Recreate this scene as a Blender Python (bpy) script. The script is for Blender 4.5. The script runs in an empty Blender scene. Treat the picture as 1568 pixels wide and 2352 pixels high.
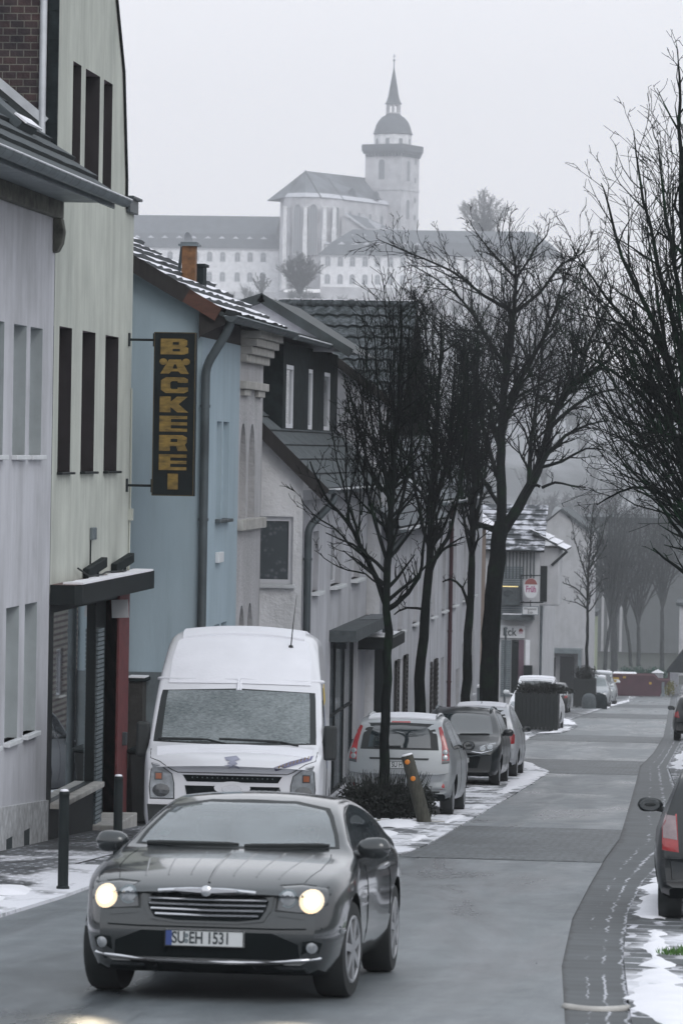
import bpy, bmesh, math, random
from mathutils import Vector, Matrix, geometry
from mathutils.bvhtree import BVHTree

random.seed(7)
R = math.radians
scene = bpy.context.scene
COL = scene.collection

# ------------------------------------------------------------------ camera
# The street runs along +Y and drops away from the camera; X is to the right.
F_PX, IMG_W, IMG_H = 9200.0, 1568.0, 2352.0
CAM_Z = 2.02
YAW = math.atan(901 / 9200.0)
PITCH = -math.atan(145 / 9245.0)
ROLL = R(1.0)
CAM_ROT = Matrix.Rotation(YAW, 3, 'Z') @ Matrix.Rotation(R(90) + PITCH, 3, 'X') @ Matrix.Rotation(ROLL, 3, 'Z')
CAM_POS = Vector((0, 0, CAM_Z))
cam_data = bpy.data.cameras.new('camera')
cam = bpy.data.objects.new('camera', cam_data)
COL.objects.link(cam)
cam.location = CAM_POS
cam.rotation_euler = CAM_ROT.to_euler()
cam_data.sensor_fit = 'HORIZONTAL'
cam_data.sensor_width = 36.0
cam_data.lens = 36.0 * F_PX / IMG_W
cam_data.clip_start = 0.5
cam_data.clip_end = 8000
scene.camera = cam
cam_data.dof.use_dof = True; cam_data.dof.focus_distance = 58.0; cam_data.dof.aperture_fstop = 11.0

def ray(x, y):
    return CAM_ROT @ Vector(((x - IMG_W / 2) / F_PX, -(y - IMG_H / 2) / F_PX, -1.0))
def at_y(x, y, Y):
    d = ray(x, y); t = Y / d.y
    return CAM_POS + d * t
def at_x(x, y, X):
    d = ray(x, y); t = X / d.x
    return CAM_POS + d * t
def slope_z(Y):
    if Y < 70: return -0.0587 * Y
    if Y < 90:
        t = (Y - 70) / 20
        return -0.0587 * 70 - 20 * (0.0587 * t - 0.0067 * t * t / 2)
    z90 = -0.0587 * 70 - 20 * (0.0587 - 0.0067 / 2)
    if Y < 310: return z90 - 0.052 * (Y - 90)
    if Y < 350:
        t = (Y - 310) / 40
        return z90 - 0.052 * 220 - 40 * 0.052 * (t - t * t / 2)
    return z90 - 0.052 * 220 - 20 * 0.052
def on_ground(x, y, dz=0.0):
    d = ray(x, y); lo, hi = 5.0, 700.0
    for _ in range(60):
        m = (lo + hi) / 2
        p = CAM_POS + d * (m / d.y)
        if p.z > slope_z(p.y) + dz: lo = m
        else: hi = m
    return CAM_POS + d * (lo / d.y)

# ------------------------------------------------------------------ objects
def tag(o, label=None, cat=None, group=None, kind=None):
    if label: o['label'] = label
    if cat: o['category'] = cat
    if group: o['group'] = group
    if kind: o['kind'] = kind
    return o
def thing(name, label, cat, loc=(0, 0, 0), group=None):
    o = bpy.data.objects.new(name, None)
    o.empty_display_size = 0.2
    COL.objects.link(o)
    o.location = loc
    return tag(o, label, cat, group)
def origin_of(o):
    v = Vector((0, 0, 0))
    while o is not None:
        v += o.location
        o = o.parent
    return v
def kids(o):
    return [c for c in bpy.data.objects if c.parent == o]
def copy_tree(o, parent=None):
    c = o.copy(); COL.objects.link(c)
    if parent is not None: c.parent = parent
    for k in kids(o): copy_tree(k, c)
    return c

class MB:
    """collects faces and links them as one mesh object"""
    def __init__(self):
        self.v, self.f, self.m = [], [], []
    def add(self, pts, faces, mi=0):
        b = len(self.v)
        self.v.extend([tuple(p) for p in pts])
        for f in faces:
            self.f.append([b + i for i in f]); self.m.append(mi)
        return self
    def quad(self, a, b, c, d, mi=0):
        return self.add([a, b, c, d], [(0, 1, 2, 3)], mi)
    def poly(self, pts, mi=0):
        return self.add(pts, [tuple(range(len(pts)))], mi)
    def box(self, x0, x1, y0, y1, z0, z1, mi=0):
        p = [(x0, y0, z0), (x1, y0, z0), (x1, y1, z0), (x0, y1, z0), (x0, y0, z1), (x1, y0, z1), (x1, y1, z1), (x0, y1, z1)]
        return self.add(p, [(3, 2, 1, 0), (4, 5, 6, 7), (0, 1, 5, 4), (1, 2, 6, 5), (2, 3, 7, 6), (3, 0, 4, 7)], mi)
    def obox(self, c, ux, uy, uz, hx, hy, hz, mi=0):
        c = Vector(c); ux = Vector(ux).normalized() * hx; uy = Vector(uy).normalized() * hy; uz = Vector(uz).normalized() * hz
        p = [c - ux - uy - uz, c + ux - uy - uz, c + ux + uy - uz, c - ux + uy - uz, c - ux - uy + uz, c + ux - uy + uz, c + ux + uy + uz, c - ux + uy + uz]
        return self.add(p, [(3, 2, 1, 0), (4, 5, 6, 7), (0, 1, 5, 4), (1, 2, 6, 5), (2, 3, 7, 6), (3, 0, 4, 7)], mi)
    def beam(self, a, b, w, h, up=(0, 0, 1), mi=0):
        a = Vector(a); b = Vector(b); d = b - a
        side = d.cross(Vector(up))
        if side.length < 1e-6: side = Vector((1, 0, 0))
        u2 = side.cross(d)
        return self.obox((a + b) / 2, d, side, u2, d.length / 2, w / 2, h / 2, mi)
    def tube(self, pts, radii, n=8, mi=0, cap=True):
        pts = [Vector(p) for p in pts]
        if not hasattr(radii, '__len__'): radii = [radii] * len(pts)
        rings, prev = [], None
        for i, p in enumerate(pts):
            d = (pts[min(i + 1, len(pts) - 1)] - pts[max(i - 1, 0)])
            if d.length < 1e-9: d = Vector((0, 0, 1))
            d.normalize()
            if prev is None:
                a = d.cross(Vector((0.13, 0.31, 0.94)))
                if a.length < 1e-3: a = d.cross(Vector((1, 0, 0)))
            else:
                a = prev - d * prev.dot(d)
            a.normalize(); prev = a
            b = d.cross(a)
            rings.append([p + (a * math.cos(2 * math.pi * k / n) + b * math.sin(2 * math.pi * k / n)) * radii[i] for k in range(n)])
        P = [q for r in rings for q in r]
        F = []
        for i in range(len(rings) - 1):
            for k in range(n):
                F.append((i * n + k, i * n + (k + 1) % n, (i + 1) * n + (k + 1) % n, (i + 1) * n + k))
        if cap:
            F.append(tuple(reversed(range(n)))); F.append(tuple((len(rings) - 1) * n + k for k in range(n)))
        return self.add(P, F, mi)
    def lathe(self, c, axis, prof, n=24, mi=0, a0=0.0):
        """prof: list of (radius, height along axis)"""
        c = Vector(c); ax = Vector(axis).normalized()
        a = ax.cross(Vector((0, 0, 1)))
        if a.length < 1e-3: a = Vector((1, 0, 0))
        a.normalize(); b = ax.cross(a)
        P, F = [], []
        for r, h in prof:
            for k in range(n):
                t = a0 + 2 * math.pi * k / n
                P.append(c + ax * h + (a * math.cos(t) + b * math.sin(t)) * max(r, 1e-4))
        for i in range(len(prof) - 1):
            for k in range(n):
                F.append((i * n + k, i * n + (k + 1) % n, (i + 1) * n + (k + 1) % n, (i + 1) * n + k))
        F.append(tuple(reversed(range(n)))); F.append(tuple((len(prof) - 1) * n + k for k in range(n)))
        return self.add(P, F, mi)
    def flat(self, O, u, v, loops, mi=0):
        """a polygon with holes in the plane O + u*a + v*b"""
        O = Vector(O); u = Vector(u); v = Vector(v)
        L = [[Vector((p[0], p[1], 0)) for p in lp] for lp in loops]
        tri = geometry.tessellate_polygon(L)
        flat = [p for lp in L for p in lp]
        return self.add([O + u * p.x + v * p.y for p in flat], [tuple(t) for t in tri], mi)
    def plate(self, O, u, v, n, loops, t, mi=0, back=True):
        """flat() extruded by t along n (front at O + n*t)"""
        O = Vector(O); n = Vector(n); u = Vector(u); v = Vector(v)
        self.flat(O + n * t, u, v, loops, mi)
        if back: self.flat(O, u, v, loops, mi)
        for lp in loops:
            k = len(lp)
            for i in range(k):
                a, b = lp[i], lp[(i + 1) % k]
                pa = O + u * a[0] + v * a[1]; pb = O + u * b[0] + v * b[1]
                self.quad(pa, pb, pb + n * t, pa + n * t, mi)
        return self
    def build(self, name, mats, parent=None, smooth=False, bevel=0, recalc=True, angle=None):
        me = bpy.data.meshes.new(name)
        off = origin_of(parent) if parent is not None else Vector((0, 0, 0))
        vs = [(p[0] - off.x, p[1] - off.y, p[2] - off.z) for p in self.v]
        me.from_pydata(vs, [], self.f)
        if not isinstance(mats, (list, tuple)): mats = [mats]
        for m in mats: me.materials.append(m)
        if len(mats) > 1: me.polygons.foreach_set('material_index', self.m)
        if recalc:
            bm = bmesh.new(); bm.from_mesh(me)
            bmesh.ops.remove_doubles(bm, verts=bm.verts, dist=1e-5)
            bmesh.ops.recalc_face_normals(bm, faces=bm.faces)
            bm.to_mesh(me); bm.free()
        if smooth:
            me.polygons.foreach_set('use_smooth', [True] * len(me.polygons))
            if angle: me.set_sharp_from_angle(angle=R(angle))
        o = bpy.data.objects.new(name, me); COL.objects.link(o)
        if parent is not None: o.parent = parent
        if bevel:
            b = o.modifiers.new('bevel', 'BEVEL'); b.width = bevel; b.segments = 2; b.limit_method = 'ANGLE'; b.angle_limit = R(40)
        return o

def rect(a0, a1, b0, b1):
    return [(a0, b0), (a1, b0), (a1, b1), (a0, b1)]
def arch(a0, a1, b0, b1, pointed=False, n=7):
    w = a1 - a0; c = (a0 + a1) / 2; pts = [(a0, b0), (a1, b0)]
    r = w / 2
    if pointed:
        h = w * 0.9
        for i in range(n + 1):
            t = i / n; pts.append((a1 - r * (1 - math.cos(t * math.pi / 2)), b1 - h + h * math.sin(t * math.pi / 2)))
        for i in range(n - 1, -1, -1):
            t = i / n; pts.append((a0 + r * (1 - math.cos(t * math.pi / 2)), b1 - h + h * math.sin(t * math.pi / 2)))
    else:
        for i in range(n + 1):
            t = math.pi * i / n; pts.append((c + r * math.cos(t), b1 - r + r * math.sin(t)))
    return pts

# ------------------------------------------------------------------ materials
def ramp(nt, fac, stops):
    r = nt.nodes.new('ShaderNodeValToRGB')
    els = r.color_ramp.elements
    while len(els) < len(stops): els.new(0.5)
    for e, (p, c) in zip(els, stops):
        e.position = p; e.color = (*c, 1) if len(c) == 3 else c
    nt.links.new(fac, r.inputs[0])
    return r.outputs[0]
def noise(nt, vec, scale, detail=4, rough=0.55, dist=0.0):
    n = nt.nodes.new('ShaderNodeTexNoise')
    n.inputs['Scale'].default_value = scale; n.inputs['Detail'].default_value = detail
    n.inputs['Roughness'].default_value = rough; n.inputs['Distortion'].default_value = dist
    if vec is not None: nt.links.new(vec, n.inputs['Vector'])
    return n.outputs['Fac']
def coords(nt, scale=(1, 1, 1), rot=(0, 0, 0)):
    g = nt.nodes.new('ShaderNodeTexCoord')
    m = nt.nodes.new('ShaderNodeMapping')
    m.inputs['Scale'].default_value = scale; m.inputs['Rotation'].default_value = rot
    nt.links.new(g.outputs['Object'], m.inputs['Vector'])
    return m.outputs['Vector']
def mixc(nt, fac, a, b, mode='MIX'):
    m = nt.nodes.new('ShaderNodeMix'); m.data_type = 'RGBA'; m.blend_type = mode
    for sock, val in ((m.inputs[0], fac), (m.inputs[6], a), (m.inputs[7], b)):
        if isinstance(val, (int, float)): sock.default_value = val
        elif isinstance(val, (tuple, list)): sock.default_value = (*val[:3], 1)
        else: nt.links.new(val, sock)
    return m.outputs[2]
def math_node(nt, op, a, b=0.5, clamp=False):
    m = nt.nodes.new('ShaderNodeMath'); m.operation = op; m.use_clamp = clamp
    for s, val in ((m.inputs[0], a), (m.inputs[1], b)):
        if isinstance(val, (int, float)): s.default_value = val
        else: nt.links.new(val, s)
    return m.outputs[0]
def base_mat(name, rough=0.7, metal=0.0, spec=0.5, coat=0.0, ior=1.5):
    m = bpy.data.materials.new(name); m.use_nodes = True
    nt = m.node_tree; b = nt.nodes['Principled BSDF']
    b.inputs['Roughness'].default_value = rough; b.inputs['Metallic'].default_value = metal
    b.inputs['Specular IOR Level'].default_value = spec; b.inputs['Coat Weight'].default_value = coat
    b.inputs['Coat Roughness'].default_value = 0.06
    b.inputs['IOR'].default_value = ior
    return m, nt, b
def bump(nt, b, h, strength=0.3, dist=0.02):
    n = nt.nodes.new('ShaderNodeBump'); n.inputs['Strength'].default_value = strength; n.inputs['Distance'].default_value = dist
    nt.links.new(h, n.inputs['Height']); nt.links.new(n.outputs['Normal'], b.inputs['Normal'])
def mat(name, col, rough=0.7, metal=0.0, var=0.15, scale=3.0, spec=0.5, coat=0.0, bmp=0.0, bscale=40, stretch=(1, 1, 1), ior=1.5, bdist=0.01):
    m, nt, b = base_mat(name, rough, metal, spec, coat, ior)
    v = coords(nt, stretch)
    n = noise(nt, v, scale, 6, 0.6)
    lo = tuple(c * (1 - var) for c in col); hi = tuple(min(1, c * (1 + var)) for c in col)
    nt.links.new(ramp(nt, n, [(0.3, lo), (0.7, hi)]), b.inputs['Base Color'])
    if bmp:
        bump(nt, b, noise(nt, coords(nt), bscale, 3), bmp, bdist)
    return m
def plaster(name, col, streak=0.18, grime=(0.10, 0.11, 0.10), grime_amt=0.25, bmp=0.15, bscale=35, bdist=0.01):
    m, nt, b = base_mat(name, 0.9, 0, 0.25)
    n1 = noise(nt, coords(nt), 0.9, 6, 0.6)
    n2 = noise(nt, coords(nt, (1.8, 1.8, 0.28)), 1.6, 6, 0.65)
    lo = tuple(c * (1 - streak) for c in col); hi = tuple(min(1, c * (1 + streak * 0.35)) for c in col)
    c1 = ramp(nt, n2, [(0.32, lo), (0.6, hi)])
    g = ramp(nt, n1, [(0.42, (0, 0, 0)), (0.75, (grime_amt * 1.2,) * 3)])
    s0 = noise(nt, coords(nt, (5, 5, .35)), 1.3, 5, .65)
    c1 = mixc(nt, ramp(nt, s0, [(.60, (0, 0, 0)), (.74, (.30,) * 3)]), c1, tuple(c * .55 for c in col))
    nt.links.new(mixc(nt, g, c1, grime), b.inputs['Base Color'])
    bump(nt, b, noise(nt, coords(nt), bscale, 3), bmp, bdist)
    return m
def glass_mat(name, col=(0.012, 0.018, 0.02), rough=0.06, ior=1.9):
    return mat(name, col, rough, 0, 0.3, 1.2, 0.5, 0, ior=ior)
def emit_mat(name, col, strength):
    m, nt, b = base_mat(name, 0.4)
    b.inputs['Base Color'].default_value = (*col, 1)
    b.inputs['Emission Color'].default_value = (*col, 1); b.inputs['Emission Strength'].default_value = strength
    return m

M = {}
M['white_plaster'] = plaster('white_plaster', (0.53, 0.535, 0.57), 0.17)
M['white_rough'] = plaster('white_rough', (0.82, 0.825, 0.85), 0.12, bmp=0.7, bscale=14, bdist=0.03)
M['cream_plaster'] = plaster('cream_plaster', (0.505, 0.525, 0.475), 0.18, (0.25, 0.27, 0.25), 0.35)
M['blue_plaster'] = plaster('blue_plaster', (0.35, 0.435, 0.49), 0.09, (0.23, 0.32, 0.38), 0.2)
M['grey_plaster'] = plaster('grey_plaster', (0.48, 0.475, 0.49), 0.14, bmp=0.8, bscale=16, bdist=0.03)
M['peach_plaster'] = plaster('peach_plaster', (0.26, 0.20, 0.165), 0.1)
M['dull_plaster'] = plaster('dull_plaster', (0.45, 0.455, 0.475), 0.1)
M['hall_plaster'] = plaster('hall_plaster', (0.155, 0.168, 0.175), 0.08)
M['lime_plaster'] = plaster('lime_plaster', (0.45, 0.5, 0.37), 0.06)
M['plinth'] = mat('plinth', (0.46, 0.47, 0.48), 0.6, var=0.35, scale=9, bmp=0.2)
M['frieze'] = mat('frieze', (0.10, 0.10, 0.085), 0.9, var=0.6, scale=5, bmp=0.4, bscale=20)
M['stone'] = mat('stone', (0.40, 0.39, 0.37), 0.8, var=0.25, scale=5, bmp=0.3)
M['sill_white'] = mat('sill_white', (0.62, 0.64, 0.66), 0.6, var=0.08)
M['frame_white'] = mat('frame_white', (0.70, 0.71, 0.75), 0.4, var=0.05)
M['frame_dark'] = mat('frame_dark', (0.010, 0.014, 0.015), 0.5, spec=0.2, var=0.3)
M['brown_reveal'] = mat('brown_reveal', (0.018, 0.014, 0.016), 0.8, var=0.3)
M['brown_lintel'] = mat('brown_lintel', (0.17, 0.12, 0.14), 0.8, var=0.2)
M['zinc'] = mat('zinc', (0.16, 0.19, 0.205), 0.5, 0.35, 0.25, 2.0, bmp=0.1)
M['zinc_dark'] = mat('zinc_dark', (0.065, 0.08, 0.088), 0.5, 0.3, 0.3, 2.0)
M['zinc_light'] = mat('zinc_light', (0.55, 0.57, 0.6), 0.35, 0.2, 0.2, 3.0)
M['slate'] = mat('slate', (0.016, 0.022, 0.024), 0.95, spec=0.15, var=0.5, scale=6, bmp=0.3, bscale=12)
M['slate_grey'] = mat('slate_grey', (0.06, 0.072, 0.078), 0.8, var=0.35, scale=8, bmp=0.3, bscale=20)
M['tile_dark'] = mat('tile_dark', (0.022, 0.03, 0.032), 0.6, var=0.5, scale=5, bmp=0.2)
M['wood_dark'] = mat('wood_dark', (0.02, 0.018, 0.018), 0.8, var=0.4, stretch=(6, 6, 1))
M['wood_red'] = mat('wood_red', (0.075, 0.03, 0.02), 0.75, var=0.4, stretch=(1, 1, 6))
M['glass'] = glass_mat('glass')
M['glass_grey'] = mat('glass_grey', (0.10, 0.12, 0.135), 0.1, 0, 0.25, 1.5)
M['black_iron'] = mat('black_iron', (0.010, 0.015, 0.016), 0.5, 0.0, 0.3, spec=0.2)
M['rust'] = mat('rust', (0.15, 0.07, 0.028), 0.8, var=0.5, scale=10)
M['red_paint'] = mat('red_paint', (0.12, 0.028, 0.03), 0.7, var=0.25, scale=8, bmp=0.1)
M['canopy_red'] = mat('canopy_red', (0.10, 0.05, 0.045), 0.6, var=0.3)
M['paper'] = mat('paper', (0.42, 0.43, 0.45), 0.8, var=0.08)

def snow_mix(name, under, snow=(0.82, 0.82, 0.86), lo=0.42, hi=0.55, scale=1.5, stretch=(1, 1, 1), rough=0.8, dist=0.3, bmp=0.3, under2=None, uscale=8):
    m, nt, b = base_mat(name, rough, 0, 0.3)
    n = noise(nt, coords(nt, stretch), scale, 7, 0.62, dist)
    u = noise(nt, coords(nt), uscale, 5)
    cu = ramp(nt, u, [(0.3, under), (0.7, under2 or tuple(c * 1.6 for c in under))])
    k = ramp(nt, n, [(lo, (0, 0, 0)), (hi, (1, 1, 1))])
    nt.links.new(mixc(nt, k, cu, snow), b.inputs['Base Color'])
    bump(nt, b, n, bmp, 0.03)
    return m
M['snow'] = mat('snow', (0.82, 0.82, 0.86), 0.85, var=0.05, bmp=0.25, bscale=18, bdist=0.02)
M['snow_thin'] = snow_mix('snow_thin', (0.06, 0.035, 0.03), lo=0.42, hi=0.52, scale=2.2)
M['roof_snow'] = snow_mix('roof_snow', (0.05, 0.05, 0.055), snow=(0.78, 0.78, 0.83), lo=0.28, hi=0.42, scale=2.0, stretch=(1, 1, 1))
M['roof_patchy'] = snow_mix('roof_patchy', (0.10, 0.11, 0.12), snow=(0.4, 0.42, 0.46), lo=0.62, hi=0.75, scale=3.0)
M['pantile_dark'] = snow_mix('pantile_dark', (0.02, 0.026, 0.028), snow=(0.13, 0.145, 0.16), lo=0.45, hi=0.7, scale=9.0, stretch=(1, 1, 1), bmp=.1)
SKY_GAIN = 14.6
HAZE = 0.00043
# ------------------------------------------------------------------ sky, sun, haze
world = bpy.data.worlds.new('World'); scene.world = world
world.use_nodes = True
wn = world.node_tree
bg = wn.nodes['Background']
SUN_EL, SUN_AZ = R(36), R(152)
sky = wn.nodes.new('ShaderNodeTexSky'); sky.sky_type = 'NISHITA'; sky.sun_disc = False
sky.sun_elevation = SUN_EL; sky.sun_rotation = SUN_AZ; sky.dust_density = 6.0; sky.air_density = 1.0
hs = wn.nodes.new('ShaderNodeHueSaturation'); hs.inputs['Saturation'].default_value = 0.25
wn.links.new(sky.outputs[0], hs.inputs['Color'])
wtc = wn.nodes.new('ShaderNodeTexCoord')
wsep = wn.nodes.new('ShaderNodeSeparateXYZ'); wn.links.new(wtc.outputs['Generated'], wsep.inputs[0])
wr = ramp(wn, wsep.outputs['Z'], [(0.0, (0.72, 0.725, 0.765)), (0.10, (0.80, 0.805, 0.85)), (0.35, (0.80, 0.83, 0.88)), (0.8, (0.78, 0.83, 0.90))])
wv = wn.nodes.new('ShaderNodeVectorMath'); wv.operation = 'SCALE'; wv.inputs['Scale'].default_value = SKY_GAIN
wn.links.new(wr, wv.inputs[0])
wn.links.new(mixc(wn, 0.88, hs.outputs[0], wv.outputs[0]), bg.inputs['Color'])
bg.inputs['Strength'].default_value = 0.1

sun_data = bpy.data.lights.new('sun', 'SUN'); sun_data.energy = 0.6; sun_data.angle = R(25); sun_data.color = (1.0, 0.97, 0.94)
sun = bpy.data.objects.new('sun', sun_data); COL.objects.link(sun)
sun_dir = Vector((math.sin(SUN_AZ) * math.cos(SUN_EL), math.cos(SUN_AZ) * math.cos(SUN_EL), math.sin(SUN_EL)))
sun.rotation_euler = sun_dir.to_track_quat('Z', 'Y').to_euler()
sun.location = (0, 0, 200)

hz = MB(); hz.box(-720, 720, -42, 1450, -60, 136)
hm = bpy.data.materials.new('haze_air'); hm.use_nodes = True
hn = hm.node_tree; hn.nodes.remove(hn.nodes['Principled BSDF'])
pv = hn.nodes.new('ShaderNodeVolumePrincipled'); pv.inputs['Density'].default_value = HAZE
pv.inputs['Color'].default_value = (0.93, 0.95, 1.0, 1); pv.inputs['Anisotropy'].default_value = 0.0
hn.links.new(pv.outputs[0], hn.nodes['Material Output'].inputs['Volume'])
tag(hz.build('haze', hm), 'pale winter haze that greys out the far castle hill', 'haze', kind='stuff')

vs = scene.view_settings
vs.view_transform = 'Standard'; vs.look = 'None'; vs.exposure = 0; vs.gamma = 1; vs.use_curve_mapping = False
scene.cycles.use_denoising = True
scene.cycles.max_bounces = 5; scene.cycles.diffuse_bounces = 3; scene.cycles.glossy_bounces = 3
scene.cycles.transparent_max_bounces = 12; scene.cycles.transmission_bounces = 2; scene.cycles.volume_bounces = 0; scene.cycles.caustics_reflective = False
scene.cycles.caustics_refractive = False
scene.cycles.sample_clamp_indirect = 6
# ------------------------------------------------------------------ ground, road, paving
def lerp_pts(pts, y):
    if y <= pts[0][1]: return pts[0][0]
    for (xa, ya), (xb, yb) in zip(pts, pts[1:]):
        if y <= yb: return xa + (xb - xa) * (y - ya) / (yb - ya)
    return pts[-1][0]
def strip(name, left, right, y0, y1, dz, m, step=1.0, nx=4, kerb=0.0):
    mb = MB(); ys = []; y = y0
    while y < y1: ys.append(y); y += step
    ys.append(y1)
    P = []
    for y in ys:
        a = lerp_pts(left, y) if not isinstance(left, (int, float)) else left
        b = lerp_pts(right, y) if not isinstance(right, (int, float)) else right
        for i in range(nx + 1): P.append((a + (b - a) * i / nx, y, slope_z(y) + dz))
        if kerb:
            P.append((a if kerb < 0 else b, y, slope_z(y) + dz - abs(kerb)))
    w = nx + 1 + (1 if kerb else 0)
    F = []
    for j in range(len(ys) - 1):
        for i in range(nx): F.append((j * w + i, j * w + i + 1, (j + 1) * w + i + 1, (j + 1) * w + i))
        if kerb:
            e = 0 if kerb < 0 else nx
            F.append((j * w + e, j * w + nx + 1, (j + 1) * w + nx + 1, (j + 1) * w + e))
    mb.add(P, F)
    o = mb.build(name, m)
    uv = o.data.uv_layers.new(name='across')
    for lp in o.data.loops:
        q = o.data.vertices[lp.vertex_index].co
        a = lerp_pts(left, q.y) if not isinstance(left, (int, float)) else left
        b = lerp_pts(right, q.y) if not isinstance(right, (int, float)) else right
        uv.data[lp.index].uv = ((q.x - a) / (b - a), q.y)
    return tag(o, kind='structure')

def road_mat():
    m, nt, b = base_mat('asphalt', 0.42, 0, 0.55)
    v = coords(nt)
    fine = noise(nt, v, 60, 4, 0.7)
    big = noise(nt, coords(nt, (0.9, 0.16, 1)), 1.0, 6, 0.62, 0.6)
    sal = noise(nt, coords(nt, (2.5, 0.1, 1)), 1.0, 4, 0.6)
    c = ramp(nt, fine, [(0.3, (0.093, 0.108, 0.117)), (0.7, (0.162, 0.181, 0.194))])
    wet = ramp(nt, big, [(0.38, (0.5, 0.52, 0.54)), (0.52, (1, 1, 1))])
    c = mixc(nt, 1.0, c, wet, 'MULTIPLY')
    sl = ramp(nt, sal, [(0.45, (0, 0, 0)), (0.75, (0.35,) * 3)])
    c = mixc(nt, sl, c, (0.26, 0.27, 0.29))
    # wheel tracks run along the lane, grit and damp patches lie across it
    g = nt.nodes.new('ShaderNodeTexCoord'); s = nt.nodes.new('ShaderNodeSeparateXYZ'); nt.links.new(g.outputs['UV'], s.inputs[0])
    wob = noise(nt, coords(nt, (1, .2, 1)), .8, 3)
    u = math_node(nt, 'ADD', s.outputs['X'], math_node(nt, 'MULTIPLY', math_node(nt, 'SUBTRACT', wob, .5), .12))
    trk = None
    for u0 in (.30, .66):
        d = math_node(nt, 'ABSOLUTE', math_node(nt, 'SUBTRACT', u, u0)); k = ramp(nt, d, [(.03, (.34,) * 3), (.13, (0, 0, 0))]); trk = k if trk is None else math_node(nt, 'ADD', trk, k, True)
    c = mixc(nt, trk, c, (.075, .085, .092))
    mot = noise(nt, coords(nt, (1, .45, 1)), 2.6, 6, .7)
    c = mixc(nt, 1.0, c, ramp(nt, mot, [(.32, (.70, .71, .72)), (.68, (1.22, 1.22, 1.22))]), 'MULTIPLY')
    grit = noise(nt, v, 140, 2, .8)
    c = mixc(nt, ramp(nt, grit, [(.62, (0, 0, 0)), (.74, (.5,) * 3)]), c, (.34, .35, .37))
    nt.links.new(c, b.inputs['Base Color'])
    nt.links.new(ramp(nt, big, [(0.38, (0.26,) * 3), (0.55, (0.47,) * 3)]), b.inputs['Roughness'])
    bump(nt, b, fine, 0.35, 0.006)
    return m
def cobble_mat(name, base, bx, by, snow=0.0, joint=(0.35, 0.37, 0.4), jw=0.02, rough=0.5, lo=0.5, hi=0.6, nscale=0.8, xgrad=None, rot=0.0, offset=0.5, jn=(0.42, 0.6)):
    """small setts; joints partly filled with snow, snow lying in patches"""
    m, nt, b = base_mat(name, rough, 0, 0.5)
    g = nt.nodes.new('ShaderNodeTexCoord'); mp = nt.nodes.new('ShaderNodeMapping')
    mp.inputs['Rotation'].default_value = (0, 0, rot)
    dn = nt.nodes.new('ShaderNodeTexNoise'); dn.inputs['Scale'].default_value = 2.2; dn.inputs['Detail'].default_value = 3; nt.links.new(g.outputs['Object'], dn.inputs['Vector'])
    dv = nt.nodes.new('ShaderNodeVectorMath'); dv.operation = 'MULTIPLY_ADD'; dv.inputs[1].default_value = (.22, .22, 0); nt.links.new(dn.outputs['Color'], dv.inputs[0]); nt.links.new(g.outputs['Object'], dv.inputs[2])
    nt.links.new(dv.outputs[0], mp.inputs['Vector'])
    br = nt.nodes.new('ShaderNodeTexBrick'); nt.links.new(mp.outputs[0], br.inputs['Vector'])
    br.inputs['Scale'].default_value = 1.0; br.inputs['Brick Width'].default_value = bx; br.inputs['Row Height'].default_value = by
    br.inputs['Mortar Size'].default_value = jw; br.inputs['Mortar Smooth'].default_value = 0.3; br.offset = offset
    br.inputs['Color1'].default_value = (*base, 1); br.inputs['Color2'].default_value = (*(c * 0.65 for c in base), 1)
    n = noise(nt, coords(nt, (1, 0.55, 1)), nscale, 7, 0.65, 0.4)
    jn_n = noise(nt, coords(nt, (1, 0.4, 1)), 1.7, 5, 0.6)
    joint_c = mixc(nt, ramp(nt, jn_n, [(jn[0], (0, 0, 0)), (jn[1], (1, 1, 1))]), tuple(c * 0.35 for c in base), joint)
    c = mixc(nt, br.outputs['Fac'], br.outputs['Color'], joint_c)
    c = mixc(nt, 1.0, c, ramp(nt, noise(nt, coords(nt, (1, .5, 1)), .9, 6, .7), [(.34, (.55, .56, .57)), (.66, (1.25, 1.25, 1.25))]), 'MULTIPLY')
    if snow:
        f = n
        if xgrad:
            s = nt.nodes.new('ShaderNodeSeparateXYZ'); nt.links.new(g.outputs['Object'], s.inputs[0])
            mr = nt.nodes.new('ShaderNodeMapRange'); nt.links.new(s.outputs['X'], mr.inputs['Value'])
            mr.inputs['From Min'].default_value = xgrad[0]; mr.inputs['From Max'].default_value = xgrad[1]
            mr.inputs['To Min'].default_value = xgrad[2]; mr.inputs['To Max'].default_value = xgrad[3]
            f = math_node(nt, 'ADD', n, mr.outputs[0])
        fb = math_node(nt, 'ADD', f, math_node(nt, 'MULTIPLY', br.outputs['Fac'], 0.06))
        k = ramp(nt, fb, [(lo, (0, 0, 0)), (hi, (1, 1, 1))])
        c = mixc(nt, k, c, (0.74, 0.745, 0.79))
    nt.links.new(c, b.inputs['Base Color'])
    bump(nt, b, math_node(nt, 'ADD', math_node(nt, 'MULTIPLY', br.outputs['Fac'], -0.6), n), 0.5, 0.015)
    return m
M['asphalt'] = road_mat()
M['setts'] = cobble_mat('setts', (0.115, 0.132, 0.142), 0.24, 0.16, joint=(0.02, 0.024, 0.026), jw=0.026)
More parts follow.
